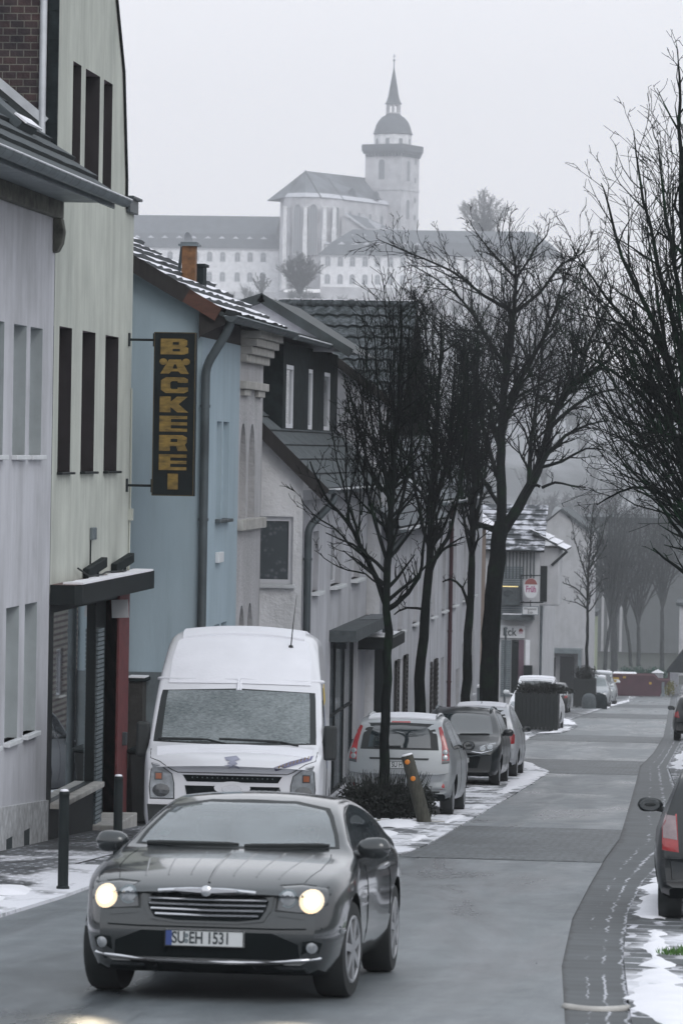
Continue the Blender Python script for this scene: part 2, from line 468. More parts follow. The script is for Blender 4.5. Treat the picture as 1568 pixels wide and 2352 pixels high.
def gutter_mat():
    m, nt, b = base_mat('gutter_setts', .55, 0, .4)
    g = nt.nodes.new('ShaderNodeTexCoord'); s = nt.nodes.new('ShaderNodeSeparateXYZ'); nt.links.new(g.outputs['UV'], s.inputs[0])
    wob = noise(nt, coords(nt), 3.0, 4); seg = noise(nt, coords(nt, (.3, 1, 1)), .9, 4, .6)
    u = math_node(nt, 'ADD', s.outputs['X'], math_node(nt, 'MULTIPLY', math_node(nt, 'SUBTRACT', wob, .5), .26))
    tot = None
    for u0, w, lo in ((.38, .016, .52), (.66, .026, .45), (.97, .034, .38)):
        d = math_node(nt, 'ABSOLUTE', math_node(nt, 'SUBTRACT', u, u0))
        k = ramp(nt, math_node(nt, 'DIVIDE', d, w), [(.35, (1, 1, 1)), (1.0, (0, 0, 0))])
        k = math_node(nt, 'MULTIPLY', k, ramp(nt, seg, [(lo, (0, 0, 0)), (lo + .1, (1, 1, 1))]))
        tot = k if tot is None else math_node(nt, 'ADD', tot, k, True)
    wv = nt.nodes.new('ShaderNodeTexWave'); wv.bands_direction = 'Y'; wv.inputs['Scale'].default_value = .75; wv.inputs['Distortion'].default_value = 2.5; wv.inputs['Detail Scale'].default_value = 1.5
    nt.links.new(coords(nt), wv.inputs['Vector'])
    c = ramp(nt, wv.outputs['Fac'], [(0, (.046, .054, .058)), (.15, (.05, .058, .063)), (1, (.060, .069, .074))])
    c = mixc(nt, 1.0, c, ramp(nt, noise(nt, coords(nt), 1.2, 5), [(.3, (.7, .7, .7)), (.7, (1.25, 1.25, 1.25))]), 'MULTIPLY')
    e = ramp(nt, u, [(.01, (.3, .3, .3)), (.07, (1, 1, 1))]); c = mixc(nt, 1.0, c, e, 'MULTIPLY')
    nt.links.new(mixc(nt, tot, c, (.46, .47, .51)), b.inputs['Base Color']); bump(nt, b, wv.outputs['Fac'], .15, .006)
    return m
M['gutter_setts'] = gutter_mat()
M['bay_setts'] = cobble_mat('bay_setts', (0.075, 0.085, 0.09), 0.45, 0.3, snow=1, joint=(0.5, 0.5, 0.55), jw=0.03, rough=0.65, lo=0.49, hi=0.60, nscale=1.3, xgrad=(-6.6, -4.2, -0.05, 0.06))
M['walk_left'] = cobble_mat('walk_left', (0.05, 0.056, 0.06), 0.3, 0.2, snow=1, joint=(0.4, 0.42, 0.46), jw=0.022, rough=0.6, lo=0.46, hi=0.60, nscale=1.1, xgrad=(-7.9, -6.4, -0.16, 0.10))
M['walk_right'] = cobble_mat('walk_right', (0.09, 0.1, 0.105), 0.45, 0.6, snow=1, joint=(0.6, 0.6, 0.65), jw=0.04, rough=0.7, lo=0.38, hi=0.56, nscale=0.9, xgrad=(-0.9, 1.4, -0.13, 0.08))
M['earth'] = snow_mix('earth', (0.045, 0.05, 0.045), lo=0.62, hi=0.78, scale=0.15)

ROAD_L = [(-6.0, -30), (-6.0, 36), (-6.1, 40), (-6.0, 42), (-4.3, 44), (-3.85, 46), (-3.75, 50), (-3.87, 63), (-4.0, 78), (-4.1, 92), (-4.9, 99), (-6.2, 105), (-6.6, 139), (-5.9, 142), (-5.9, 156), (-6.8, 172), (-8.4, 190), (-8.8, 215), (-6.7, 219), (-6.5, 268), (-7.2, 300), (-14, 318), (-14, 345)]
ROAD_R = [(-0.9, -30), (-0.95, 24), (-1.18, 29), (-1.34, 35), (-1.40, 41), (-1.45, 48), (-1.45, 54), (-1.8, 75), (-2.19, 99), (-2.15, 114), (-2.3, 140), (-2.74, 174), (-4.6, 312), (-4.6, 345)]
BAND_R = [(-0.40, -30), (-0.55, 24), (-0.76, 30), (-0.88, 36), (-0.87, 42), (-0.72, 48), (-0.4, 54), (-0.9, 75), (-1.5, 99), (-1.6, 140), (-2.1, 174), (-4.1, 312), (-4.1, 345)]
strip('ground', -700, 700, -38, 1440, -0.05, M['earth'], step=12, nx=4)
strip('road', ROAD_L, ROAD_R, -30, 345, 0.0, M['asphalt'], nx=6)
strip('gutter', ROAD_R, BAND_R, -30, 345, -0.006, M['gutter_setts'], nx=2)
strip('sidewalk_right', BAND_R, 2.6, -30, 345, 0.02, M['walk_right'], nx=3, kerb=-0.04)
strip('sidewalk_left', -13.0, [(-6.0, -30), (-6.0, 36), (-6.1, 40), (-6.0, 43.0)], -30, 42.0, 0.03, M['walk_left'], nx=4, kerb=0.05)
strip('parking_bays', -6.9, ROAD_L, 42.0, 345, 0.02, M['bay_setts'], nx=4, kerb=0.03)
strip('footway', -13.0, -6.9, 42.0, 345, 0.03, M['walk_left'], nx=2)
# bands of setts laid across the carriageway
for (ya, yb) in ((46.5, 57.5), (91, 104), (128, 139), (183, 200), (228, 246)):
    strip('sett_band', ROAD_L, ROAD_R, ya, yb, 0.005, M['setts'], nx=4)
# pale channel stone across the gutter in the foreground and slots along the band edges
kb = MB()
kb.tube([(lerp_pts(ROAD_R, 25.2 + 0.02 * i) + (lerp_pts(BAND_R, 25.2) - lerp_pts(ROAD_R, 25.2)) * i / 8 , 25.25 - 0.12 * math.sin(math.pi * i / 8), slope_z(25.2) - 0.0) for i in range(9)], 0.03, 6)
tag(kb.build('kerb_stone', M['stone'], smooth=True), kind='structure')
def grass_patch():
    mb = MB(); rnd = random.Random(4)
    for i in range(2200):
        x = rnd.uniform(-0.52, 0.35); y = 30.9 + rnd.uniform(-1.1, 1.1) + x * 0.9
        if abs(y - 30.9 - x * 0.9) > 0.12 + 1.3 * (x + 0.52): continue
        z = slope_z(y) + 0.02; h = rnd.uniform(0.02, 0.06); a = rnd.uniform(0, 6.28)
        dx, dy = math.cos(a) * 0.008, math.sin(a) * 0.008
        mb.add([(x - dx, y - dy, z), (x + dx, y + dy, z), (x + rnd.uniform(-.03, .03), y + rnd.uniform(-.03, .03), z + h)], [(0, 1, 2)])
    m = mat('grass_blade', (0.06, 0.14, 0.03), 0.8, var=0.4)
    tag(mb.build('grass', m, recalc=False), 'small tuft of green grass poking out of the snowy pavement', 'grass', kind='stuff')
grass_patch()
def snow_ridges():
    mb = MB(); rnd = random.Random(31)
    def run(edge, y0, y1, off, wmax, dz, step=.22, keep=.7):
        y = y0; row = []; on = True; left = rnd.uniform(1, 4); w = .1
        def flush():
            if len(row) > 2:
                P = [q for r in row for q in r]; n = len(row[0])
                mb.add(P, [(j * n + i, j * n + i + 1, (j + 1) * n + i + 1, (j + 1) * n + i) for j in range(len(row) - 1) for i in range(n - 1)])
            row.clear()
        while y < y1:
            left -= step
            if left < 0:
                on = rnd.random() < keep; left = rnd.uniform(.8, 4.5)
                if not on: flush()
            if on:
                w = max(.03, min(wmax, w + rnd.uniform(-.06, .06))); taper = min(1, left / .6, (len(row) + 1) / 3)
                x = lerp_pts(edge, y) + off + rnd.uniform(-.03, .03); h = (.012 + .10 * w) * taper; ww = w * taper; z = slope_z(y) + dz
                row.append([(x - ww, y, z - .002), (x - ww * .6, y, z + h * rnd.uniform(.6, 1)), (x, y, z + h), (x + ww * .55, y, z + h * rnd.uniform(.5, .9)), (x + ww, y, z - .002)])
            y += step
        flush()
    run(ROAD_L, 43.5, 134, -.25, .30, .02); run(ROAD_L, 43.5, 134, -.9, .34, .02, keep=.45); run(ROAD_L, 140, 300, -.3, .4, .02, .4)
    run(ROAD_L, 20, 41.5, -.15, .22, .03); run(ROAD_L, 20, 41.5, -.62, .3, .03, keep=.5)
    run(BAND_R, 22, 120, .25, .3, .02, keep=.55)
    tag(mb.build('snow', M['snow'], smooth=True, recalc=False), 'ragged low snow ridges trodden along the edges of the bays and pavements', 'snow', kind='stuff')
snow_ridges()
# ------------------------------------------------------------------ buildings
UP = Vector((0, 0, 1))
class Face:
    """a wall plane: a runs along u, b is height"""
    def __init__(s, O, u, n): s.O, s.u, s.n = Vector(O), Vector(u), Vector(n)
    def p(s, a, b, d=0.0): return s.O + s.u * a + UP * b + s.n * d
def facade(X): return Face((X, 0, 0), (0, 1, 0), (1, 0, 0))
def front(Y): return Face((0, Y, 0), (1, 0, 0), (0, -1, 0))
def fx(X, x0, x1, yt, yb):
    """pixel box seen on the plane X -> (y0, y1, z0, z1)"""
    ym = (yt + yb) / 2; xm = (x0 + x1) / 2
    return (at_x(x0, ym, X).y, at_x(x1, ym, X).y, at_x(xm, yb, X).z, at_x(xm, yt, X).z)
def fy(Y, x0, x1, yt, yb):
    ym = (yt + yb) / 2; xm = (x0 + x1) / 2
    return (at_y(x0, ym, Y).x, at_y(x1, ym, Y).x, at_y(xm, yb, Y).z, at_y(xm, yt, Y).z)
def wall(mb, F, outline, holes=(), depth=0.2, mi=0, rmi=None, tmi=None):
    mb.flat(F.O, F.u, UP, [outline] + list(holes), mi)
    for lp in holes:
        k = len(lp); zt = max(p[1] for p in lp)
        for i in range(k):
            a, b = lp[i], lp[(i + 1) % k]
            top = abs(a[1] - zt) < 1e-6 and abs(b[1] - zt) < 1e-6
            mi2 = tmi if (top and tmi is not None) else (mi if rmi is None else rmi)
            mb.quad(F.p(*a), F.p(*b), F.p(*b, -depth), F.p(*a, -depth), mi2)
def window(root, F, loop, depth, fm, pm, fr=0.06, mull=(0, 0), sill=None, sillm=None, sdepth=0.1, sh=0.05, sw=0.05, name='window', label=None):
    """a frame with a pane and a sill, set into an opening"""
    a0 = min(p[0] for p in loop); a1 = max(p[0] for p in loop); b0 = min(p[1] for p in loop); b1 = max(p[1] for p in loop)
    mb = MB()
    ca, cb = (a0 + a1) / 2, (b0 + b1) / 2
    ka, kb_ = (a1 - a0 - 2 * fr) / (a1 - a0), (b1 - b0 - 2 * fr) / (b1 - b0)
    inner = [(ca + (p[0] - ca) * ka, cb + (p[1] - cb) * kb_) for p in loop]
    mb.plate(F.p(0, 0, -depth + 0.005), F.u, UP, F.n, [loop, inner], 0.05)
    ia0, ia1, ib0, ib1 = a0 + fr, a1 - fr, b0 + fr, b1 - fr
    for i in range(mull[0]):
        a = ia0 + (ia1 - ia0) * (i + 1) / (mull[0] + 1)
        mb.plate(F.p(0, 0, -depth + 0.01), F.u, UP, F.n, [rect(a - fr * .4, a + fr * .4, ib0 - .01, ib1 + .01)], 0.042)
    for i in range(mull[1]):
        b = ib0 + (ib1 - ib0) * (i + 1) / (mull[1] + 1)
        mb.plate(F.p(0, 0, -depth + 0.012), F.u, UP, F.n, [rect(ia0 - .01, ia1 + .01, b - fr * .35, b + fr * .35)], 0.036)
    w = mb.build(name, fm, root)
    if label: w['label'] = label
    pm_ = MB(); pm_.flat(F.p(0, 0, -depth + 0.022), F.u, UP, [inner]); pm_.build('pane', pm, w)
    if sill is not None:
        s = MB(); c = F.p((a0 + a1) / 2, b0 - sh / 2, sdepth / 2 - 0.06)
        s.obox(c, F.u, F.n, UP, (a1 - a0) / 2 + sw, sdepth / 2 + 0.06, sh / 2); s.build('sill', sillm or sill, w, bevel=0.008)
    return w
def tiles(A, e, s, rows, tile=0.3, lift=0.035, wave=0.0, mats=None, name='roof', parent=None, jitter=0.0, under=0.06, seed=1):
    """courses of tiles from the eave line A..A+e up along s"""
    A, e, s = Vector(A), Vector(e), Vector(s)
    n = e.cross(s).normalized()
    if n.z < 0: n = -n
    rnd = random.Random(seed)
    mb = MB(); L = e.length
    if wave:
        cols = max(2, int(L / tile)) * 6
    else:
        cols = max(2, int(L / tile))
    for r in range(rows):
        b0 = A + s * (r / rows); b1 = A + s * ((r + 1) / rows + 0.15 / rows)
        P = []
        js = [rnd.uniform(-jitter, jitter) for _ in range(cols + 1)]
        for c in range(cols + 1):
            t = c / cols
            w = 0.0
            if wave:
                ph = (c % 6) / 6
                w = wave * (math.sin(ph * 2 * math.pi) * 0.7 + math.sin(ph * 4 * math.pi + 0.6) * 0.25)
            o = e * t
            P += [b0 + o + n * (lift + w + js[c]), b1 + o + n * (w), b0 + o + n * (-0.01 + w * 0.4)]
        F, F2 = [], []
        for c in range(cols):
            i, j = c * 3, c * 3 + 3
            F.append((i, j, j + 1, i + 1)); F2.append((i + 2, j + 2, j, i))
        mb.add(P, F, 0)
        k = len(mb.v) - len(P)
        for f in F2:
            mb.f.append([k + q for q in f]); mb.m.append(1)
    # underside boards and verge faces
    a, b, c_, d = A - n * under, A + e - n * under, A + e + s - n * under, A + s - n * under
    mb.quad(a, d, c_, b, 2)
    mb.quad(a, a + n * under, d + n * under, d, 1); mb.quad(b, c_, c_ + n * under, b + n * under, 1)
    return mb.build(name, mats, parent, recalc=False, smooth=bool(wave), angle=40)
def gutter(parent, a, b, r=0.07, name='gutter', m=None, bands=0, snow=False):
    a, b = Vector(a), Vector(b); d = (b - a).normalized(); side = d.cross(UP).normalized()
    mb = MB(); n = 8; P = []; F = []
    segs = max(1, bands * 2)
    for i in range(segs + 1):
        t = i / segs; rr = r
        for k in range(n + 1):
            an = math.pi * k / n
            P.append(a + (b - a) * t + side * (math.cos(an) * rr) - UP * (math.sin(an) * rr))
    w = n + 1
    for i in range(segs):
        for k in range(n): F.append((i * w + k, i * w + k + 1, (i + 1) * w + k + 1, (i + 1) * w + k))
    F.append(tuple(range(w))); F.append(tuple(segs * w + k for k in reversed(range(w))))
    mb.add(P, F)
    for i in range(bands):
        t = (i + 0.5) / bands; c = a + (b - a) * t; Q = []; G = []
        for dd in (-0.012, 0.012):
            for k in range(n + 1):
                an = math.pi * k / n; Q.append(c + d * dd + side * (math.cos(an) * (r + .012)) - UP * (math.sin(an) * (r + .012)))
        for k in range(n): G.append((k, k + 1, w + k + 1, w + k))
        mb.add(Q, G, 1)
    # bead along both lips
    mb.tube([a + side * r, b + side * r], 0.014, 6, 2); mb.tube([a - side * r, b - side * r], 0.014, 6, 2)
    return mb.build(name, m or [M['zinc'], M['zinc_dark'], M['zinc_light']], parent, recalc=False, smooth=True, angle=50)
def pipe(parent, pts, r=0.05, m=None, name='downpipe', clips=2):
    # round the corners
    pts = [Vector(p) for p in pts]; q = [pts[0]]
    for i in range(1, len(pts) - 1):
        a, b, c = pts[i - 1], pts[i], pts[i + 1]
        k = min(0.14, (a - b).length * .45, (c - b).length * .45)
        p0 = b + (a - b).normalized() * k; p1 = b + (c - b).normalized() * k
        for t in (0, .25, .5, .75, 1):
            q.append(p0 * (1 - t) ** 2 + b * 2 * t * (1 - t) + p1 * t * t)
    q.append(pts[-1])
    mb = MB(); mb.tube(q, r, 12)
    a, b = pts[-2], pts[-1]
    for i in range(clips):
        c = a + (b - a) * ((i + 0.35) / clips); mb.tube([c - UP * 0.02, c + UP * 0.02], r + 0.012, 12)
    return mb.build(name, m or M['zinc'], parent, smooth=True, angle=50)
def gz(y): return slope_z(y)

# ---- white house at the left edge of the picture
XW = -8.2; WY0, WY1 = 36.0, 47.75; WT = 4.74
wh = thing('white_house', 'white plastered house with slit windows, mossy frieze and zinc gutter, at the left edge', 'house', (XW, 42, gz(42)))
F = facade(XW)
ups = [(30, 57, 745, 1045), (68, 95, 752, 1047)]; los = [(12, 40, 1395, 1700), (55, 82, 1385, 1680)]
U = [fx(XW, *q) for q in ups]; L_ = [fx(XW, *q) for q in los]
U = [(a, a + 0.82, c, d) for a, b, c, d in U]; L_ = [(a, a + 0.82, c, d) for a, b, c, d in L_]
zu0, zu1, zl0, zl1 = U[0][2], U[0][3], L_[0][2], L_[0][3]
Urs = [rect(a - k, b - k, zu0, zu1) for (a, b, c, d) in U for k in (0, 2.5, 5.0)]
Lrs = [rect(a - k, b - k, zl0, zl1) for (a, b, c, d) in L_ for k in (0, 2.5, 5.0)]
mb = MB()
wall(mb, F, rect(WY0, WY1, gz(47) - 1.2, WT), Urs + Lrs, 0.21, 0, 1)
mb.quad((XW, WY0, gz(47) - 1), (-18, WY0, gz(47) - 1), (-18, WY0, WT), (XW, WY0, WT))
mb.quad((XW, WY1, gz(47) - 1), (-18, WY1, gz(47) - 1), (-18, WY1, WT), (XW, WY1, WT))
mb.quad((-18, WY0, gz(47) - 1), (-18, WY1, gz(47) - 1), (-18, WY1, WT), (-18, WY0, WT))
M['shaded_reveal'] = mat('shaded_reveal', (.36, .395, .405), .9, var=.1)  # white plaster too; the recess shade is put into this darker colour
mb.build('wall', [M['white_plaster'], M['shaded_reveal']], wh)
for r_ in Urs: window(wh, F, r_, 0.21, M['frame_white'], M['glass_grey'], sill=M['sill_white'], sdepth=0.07, sh=0.055, sw=0.03)
for r_ in Lrs: window(wh, F, r_, 0.21, M['frame_white'], M['glass_grey'], sill=M['sill_white'], sdepth=0.07, sh=0.055, sw=0.03)
# stone plinth with cellar vents; its top follows the street
mb = MB(); Fp = facade(XW + 0.035)
def ptop(y): return -2.28 + (47.73 - y) * 0.0587
vents = []
for q in ((14, 30, 1925, 1990), (55, 72, 1905, 1965)):
    a, b, c, d = fx(XW + .035, *q); vents.append(rect(a, a + 0.42, c + .02, d))
wall(mb, Fp, [(WY0, gz(47) - 1.2), (WY1 - .01, gz(47) - 1.2), (WY1 - .01, ptop(WY1)), (WY0, ptop(WY0))], vents, 0.1)
mb.quad((XW, WY0, ptop(WY0)), (XW + .035, WY0, ptop(WY0)), (XW + .035, WY1 - .01, ptop(WY1)), (XW, WY1 - .01, ptop(WY1)))
mb.quad((XW, WY1 - .01, gz(47) - 1), (XW + .035, WY1 - .01, gz(47) - 1), (XW + .035, WY1 - .01, ptop(WY1)), (XW, WY1 - .01, ptop(WY1)))
pl = mb.build('plinth', M['plinth'], wh)
for v in vents:
    g = MB(); a0, a1, b0, b1 = v[0][0], v[1][0], v[0][1], v[2][1]
    g.flat(Fp.p(0, 0, -0.022), Fp.u, UP, [v])
    for i in range(7):
        a = a0 + (a1 - a0) * (i + .5) / 7; g.obox(Fp.p(a, (b0 + b1) / 2, -.012), Fp.u, Fp.n, UP, 0.008, 0.008, (b1 - b0) / 2)
    g.build('vent_grille', M['zinc_dark'], pl)
# frieze, soffit, gutter, roof
mb = MB(); mb.box(XW - .02, XW + 0.10, WY0, WY1 + .02, WT, WT + 0.22); mb.box(XW - .02, XW + 0.2, WY0, WY1 + .02, WT + .22, WT + 0.34)
# rounded corbel below the frieze at the party wall
cb_ = [(0, -0.42), (0.06, -0.40), (0.11, -0.3), (0.13, -0.16), (0.1, 0.0), (0, 0.0)]
mb.plate((XW, WY1 - 0.17, WT), (1, 0, 0), UP, (0, 1, 0), [cb_], 0.2)
mb.build('cornice', M['frieze'], wh, bevel=0.015)
EX, EZ = -7.46, 4.97
mb = MB(); mb.box(XW - .1, EX - 0.03, WY0, WY1 + .03, EZ - 0.03, EZ - 0.0); mb.box(EX - 0.05, EX - 0.025, WY0, WY1 + .04, EZ - .10, EZ + .03)
mb.build('soffit', M['zinc'], wh)
pitch = R(39); sv = Vector((-math.cos(pitch), 0, math.sin(pitch)))
tiles((EX, WY0, EZ + 0.03), (0, WY1 + 0.05 - WY0, 0), sv * 6.3, 18, tile=0.3, lift=0.05, mats=[M['slate_grey'], M['tile_dark'], M['wood_dark']], parent=wh, jitter=0.006)
gutter(wh, (EX + 0.085, WY0, EZ + .01), (EX + 0.085, WY1 + .12, EZ + .01), 0.085, bands=26)
# roof light with a snowy lower edge
mb = MB()
for i in range(2):
    c = Vector((EX, 45.35, EZ + .03)) + sv * 1.45
mb.obox(c + Vector((.03, 0, .06)), (0, 1, 0), sv, Vector((.69, 0, .72)), 0.5, 0.55, 0.05)
rl = mb.build('roof_window', M['zinc_dark'], wh, bevel=0.01)
mb = MB(); mb.obox(c + sv * -0.5 + Vector((.08, 0, .115)), (0, 1, 0), sv, Vector((.69, 0, .72)), 0.5, 0.09, 0.012); mb.build('snow_edge', M['snow'], rl)
# lead flashing where the roof meets the brick gable next door
mb = MB(); a = Vector((EX, WY1 - 0.03, EZ + .23)) + sv * 1.12; b = a + sv * 5.4
mb.obox((a + b) / 2, sv, (0, 1, 0), sv.cross(Vector((0, 1, 0))), (b - a).length / 2, 0.02, 0.05)
fl = mb.build('flashing', M['zinc_light'], wh)
mb = MB(); nn = sv.cross(Vector((0, 1, 0))); nn = nn if nn.z > 0 else -nn
mb.obox((a + b) / 2 - nn * 0.11, sv, (0, 1, 0), nn, (b - a).length / 2, 0.012, 0.09); mb.build('flashing_board', M['tile_dark'], wh)

# ---- cream house with the bakery shop
CY0, CY1 = 47.78, 54.0
ch = thing('cream_house', 'tall cream house with dark slit windows and a shop below a snowy canopy', 'house', (XW, 51, gz(51)))
F = facade(XW)
mids = [fx(XW, *q) for q in ((134, 163, 745, 1083), (187, 217, 757, 1083), (240, 270, 768, 1080))]
tops = [fx(XW, *q) for q in ((166, 185, 137, 445), (195, 228, 157, 440), (237, 257, 180, 440))]
mr = [rect(a, b, 1.68, 3.46) for a, b, c, d in mids]; tr = [rect(a, b, 5.33, 6.75) for a, b, c, d in tops]
shop_w = fx(XW, 120, 217, 1410, 1860); door_w = fx(XW, 235, 262, 1395, 1885)
SH0, SH1 = -2.52, -0.12
zc = 0.22
mb = MB()
wall(mb, F, [(CY0, zc), (CY1 + .05, zc), (CY1 + .05, 5.16), (53.32, 5.22), (53.3, 5.6), (52.9, 7.0), (52.2, 7.87), (51.9, 8.8), (51.2, 10.2), (CY0 + 0.0, 10.2)], mr + tr, 0.28, 0, 1, 2)
mb.quad((XW, CY1 + .05, gz(54) - .5), (-17, CY1 + .05, gz(54) - .5), (-17, CY1 + .05, 5.16), (XW, CY1 + .05, 5.16))
mb.quad((-17, CY0, -4), (-17, CY1, -4), (-17, CY1, 10), (-17, CY0, 10))
mb.build('wall', [M['cream_plaster'], M['brown_reveal'], M['brown_lintel']], ch)
for r_ in mr: window(ch, F, r_, 0.28, M['frame_dark'], M['glass'], sill=M['frame_dark'], sdepth=0.07, sh=0.03, sw=0.03)
for r_ in tr: window(ch, F, r_, 0.28, M['frame_dark'], M['glass'])
def brick_mat():
    m, nt, b = base_mat('old_brick', 0.9, 0, 0.2)
    g = nt.nodes.new('ShaderNodeTexCoord'); s = nt.nodes.new('ShaderNodeSeparateXYZ'); nt.links.new(g.outputs['Object'], s.inputs[0])
    cm = nt.nodes.new('ShaderNodeCombineXYZ'); nt.links.new(s.outputs['X'], cm.inputs[0]); nt.links.new(s.outputs['Z'], cm.inputs[1])
    br = nt.nodes.new('ShaderNodeTexBrick'); nt.links.new(cm.outputs[0], br.inputs['Vector'])
    br.inputs['Scale'].default_value = 1; br.inputs['Brick Width'].default_value = 0.17; br.inputs['Row Height'].default_value = 0.088
    br.inputs['Mortar Size'].default_value = 0.008; br.inputs['Mortar Smooth'].default_value = 0.4; br.inputs['Bias'].default_value = -0.1
    br.inputs['Color1'].default_value = (0.068, 0.050, 0.054, 1); br.inputs['Color2'].default_value = (0.05, 0.045, 0.052, 1)
    br.inputs['Mortar'].default_value = (0.17, 0.18, 0.165, 1)
    n = noise(nt, coords(nt), 3.5, 6)
    c = mixc(nt, 1.0, br.outputs['Color'], ramp(nt, n, [(0.3, (0.5, 0.52, 0.55)), (0.7, (1.35, 1.2, 1.1))]), 'MULTIPLY')
    nt.links.new(c, b.inputs['Base Color'])
    bump(nt, b, math_node(nt, 'ADD', math_node(nt, 'MULTIPLY', br.outputs['Fac'], -0.8), noise(nt, coords(nt), 20, 3)), 0.7, 0.02)
    return m
M['old_brick'] = brick_mat()
mb = MB(); mb.flat((0, CY0, 0), (1, 0, 0), UP, [[(-17, 4), (XW - .22, 4), (XW - .22, 10.1), (-12, 13), (-17, 10)]]); mb.build('brick_gable', M['old_brick'], ch)
mb = MB()
for k in range(34): mb.box(XW - 0.125, XW + .004, CY0 - 0.035 - 0.006 * (k % 2), CY0 - 0.001, 4.7 + k * 0.17, 4.7 + k * 0.17 + 0.168)
mb.build('slate_edge', M['slate'], ch)
mb = MB(); mb.tube([(XW - 0.18, CY0 - .05, 4.9), (XW - 0.18, CY0 - .05, 10.5)], 0.045, 10); mb.build('downpipe', M['zinc_light'], ch, smooth=True, angle=40)
mb = MB(); mb.quad((XW, CY0, 10.2), (XW, 51.2, 10.2), (-12, 51.2, 13), (-12, CY0, 13)); mb.quad((-12, CY0, 13), (-12, 51.2, 13), (-17, CY1, 10), (-17, CY0, 10))
prof = [(53.32, 5.2), (53.3, 5.6), (52.9, 7.0), (52.2, 7.87), (51.9, 8.8), (51.2, 10.2)]
for (a, b), (c, d) in zip(prof, prof[1:]):
    mb.quad((XW + .03, a, b), (XW + .03, c, d), (-14, c, d), (-14, a, b))
    mb.quad((XW + .03, a - .10, b), (XW + .03, a, b), (XW + .03, c, d), (XW + .03, c - .1, d))
mb.build('roof', M['slate'], ch)
mb = MB(); mb.box(XW - .6, XW + .06, 53.32, 54.06, 5.16, 5.34); mb.box(XW - .6, XW + .11, 53.3, 54.1, 5.34, 5.38); mb.build('eave_end', M['zinc_dark'], ch, bevel=0.01)
# shop front
sb = MB(); Fs = facade(XW)
zb = gz(51) - 1.0
wy0, wy1 = shop_w[0], shop_w[1]
dy0, dy1 = 52.25, 53.15
shop_hole = rect(wy0, wy1, -2.35, zc - .25); door_hole = rect(dy0 - .85, dy1, gz(52) + .12, zc - .25)
wall(sb, Fs, rect(CY0, 53.15, zb, zc), [shop_hole, door_hole], 0.22)
sb.build('shop_front', M['frame_dark'], ch)
mb = MB(); mb.box(XW - .3, XW + .03, 53.15, CY1 + .05, zb, zc); mb.build('pillar', M['red_paint'], ch)
def blind_mat():
    m, nt, b = base_mat('wavy_blind', 0.35, 0, 0.5)
    g = nt.nodes.new('ShaderNodeTexCoord'); w = nt.nodes.new('ShaderNodeTexWave'); w.wave_type = 'BANDS'; w.bands_direction = 'Z'
    w.inputs['Scale'].default_value = 4.2; w.inputs['Distortion'].default_value = 1.3; w.inputs['Detail'].default_value = 1.0; w.inputs['Detail Scale'].default_value = 1.4
    nt.links.new(g.outputs['Object'], w.inputs['Vector'])
    nt.links.new(ramp(nt, w.outputs['Fac'], [(0.05, (0.05, 0.055, 0.06)), (0.28, (0.19, 0.195, 0.21))]), b.inputs['Base Color'])
    return m
def shop_glass():
    m = bpy.data.materials.new('shop_glass'); m.use_nodes = True
    nt = m.node_tree; out = nt.nodes['Material Output']; nt.nodes.remove(nt.nodes['Principled BSDF'])
    gl = nt.nodes.new('ShaderNodeBsdfGlossy'); gl.inputs['Roughness'].default_value = 0.015; gl.inputs['Color'].default_value = (0.9, 0.93, 0.95, 1)
    tr_ = nt.nodes.new('ShaderNodeBsdfTransparent'); tr_.inputs['Color'].default_value = (0.8, 0.84, 0.85, 1)
    fr_ = nt.nodes.new('ShaderNodeFresnel'); fr_.inputs['IOR'].default_value = 1.5
    mx = nt.nodes.new('ShaderNodeMixShader'); nt.links.new(fr_.outputs[0], mx.inputs[0]); nt.links.new(tr_.outputs[0], mx.inputs[1]); nt.links.new(gl.outputs[0], mx.inputs[2])
    nt.links.new(mx.outputs[0], out.inputs['Surface'])
    return m
M['shop_glass'] = shop_glass(); M['wavy_blind'] = blind_mat()
mb = MB(); mb.flat(Fs.p(0, 0, -0.06), Fs.u, UP, [shop_hole]); sg = mb.build('shop_window', M['shop_glass'], ch)
mb = MB(); mb.flat(Fs.p(0, 0, -0.215), Fs.u, UP, [rect(wy0, wy1, -1.25, zc - .25)]); mb.build('blind', M['wavy_blind'], sg)
mb = MB(); mb.flat(Fs.p(0, 0, -0.218), Fs.u, UP, [rect(wy0, wy1, -2.35, -1.25)]); mb.build('display', M['glass_grey'], sg)
mb = MB(); mb.box(XW - .02, XW + .14, wy0 - .05, wy1 + .05, -2.42, -2.35); mb.build('shop_sill', M['stone'], ch, bevel=.01)
mb = MB()
for k in range(44): mb.box(XW - .2, XW + .025, dy0 - .84, dy0 - .34, gz(52) + .14 + k * .058, gz(52) + .14 + k * .058 + .045)
mb.build('roller_shutter', M['zinc'], ch)
mb = MB(); mb.box(XW - .2, XW - .15, dy0 - .3, dy1 - .02, gz(52) + .12, zc - .25); mb.build('door', M['frame_dark'], ch)
mb = MB(); mb.box(XW - .2, XW + .3, dy0 - .9, dy1 + .1, gz(52) - .3, gz(52) + .14); mb.build('step', M['stone'], ch, bevel=.015)
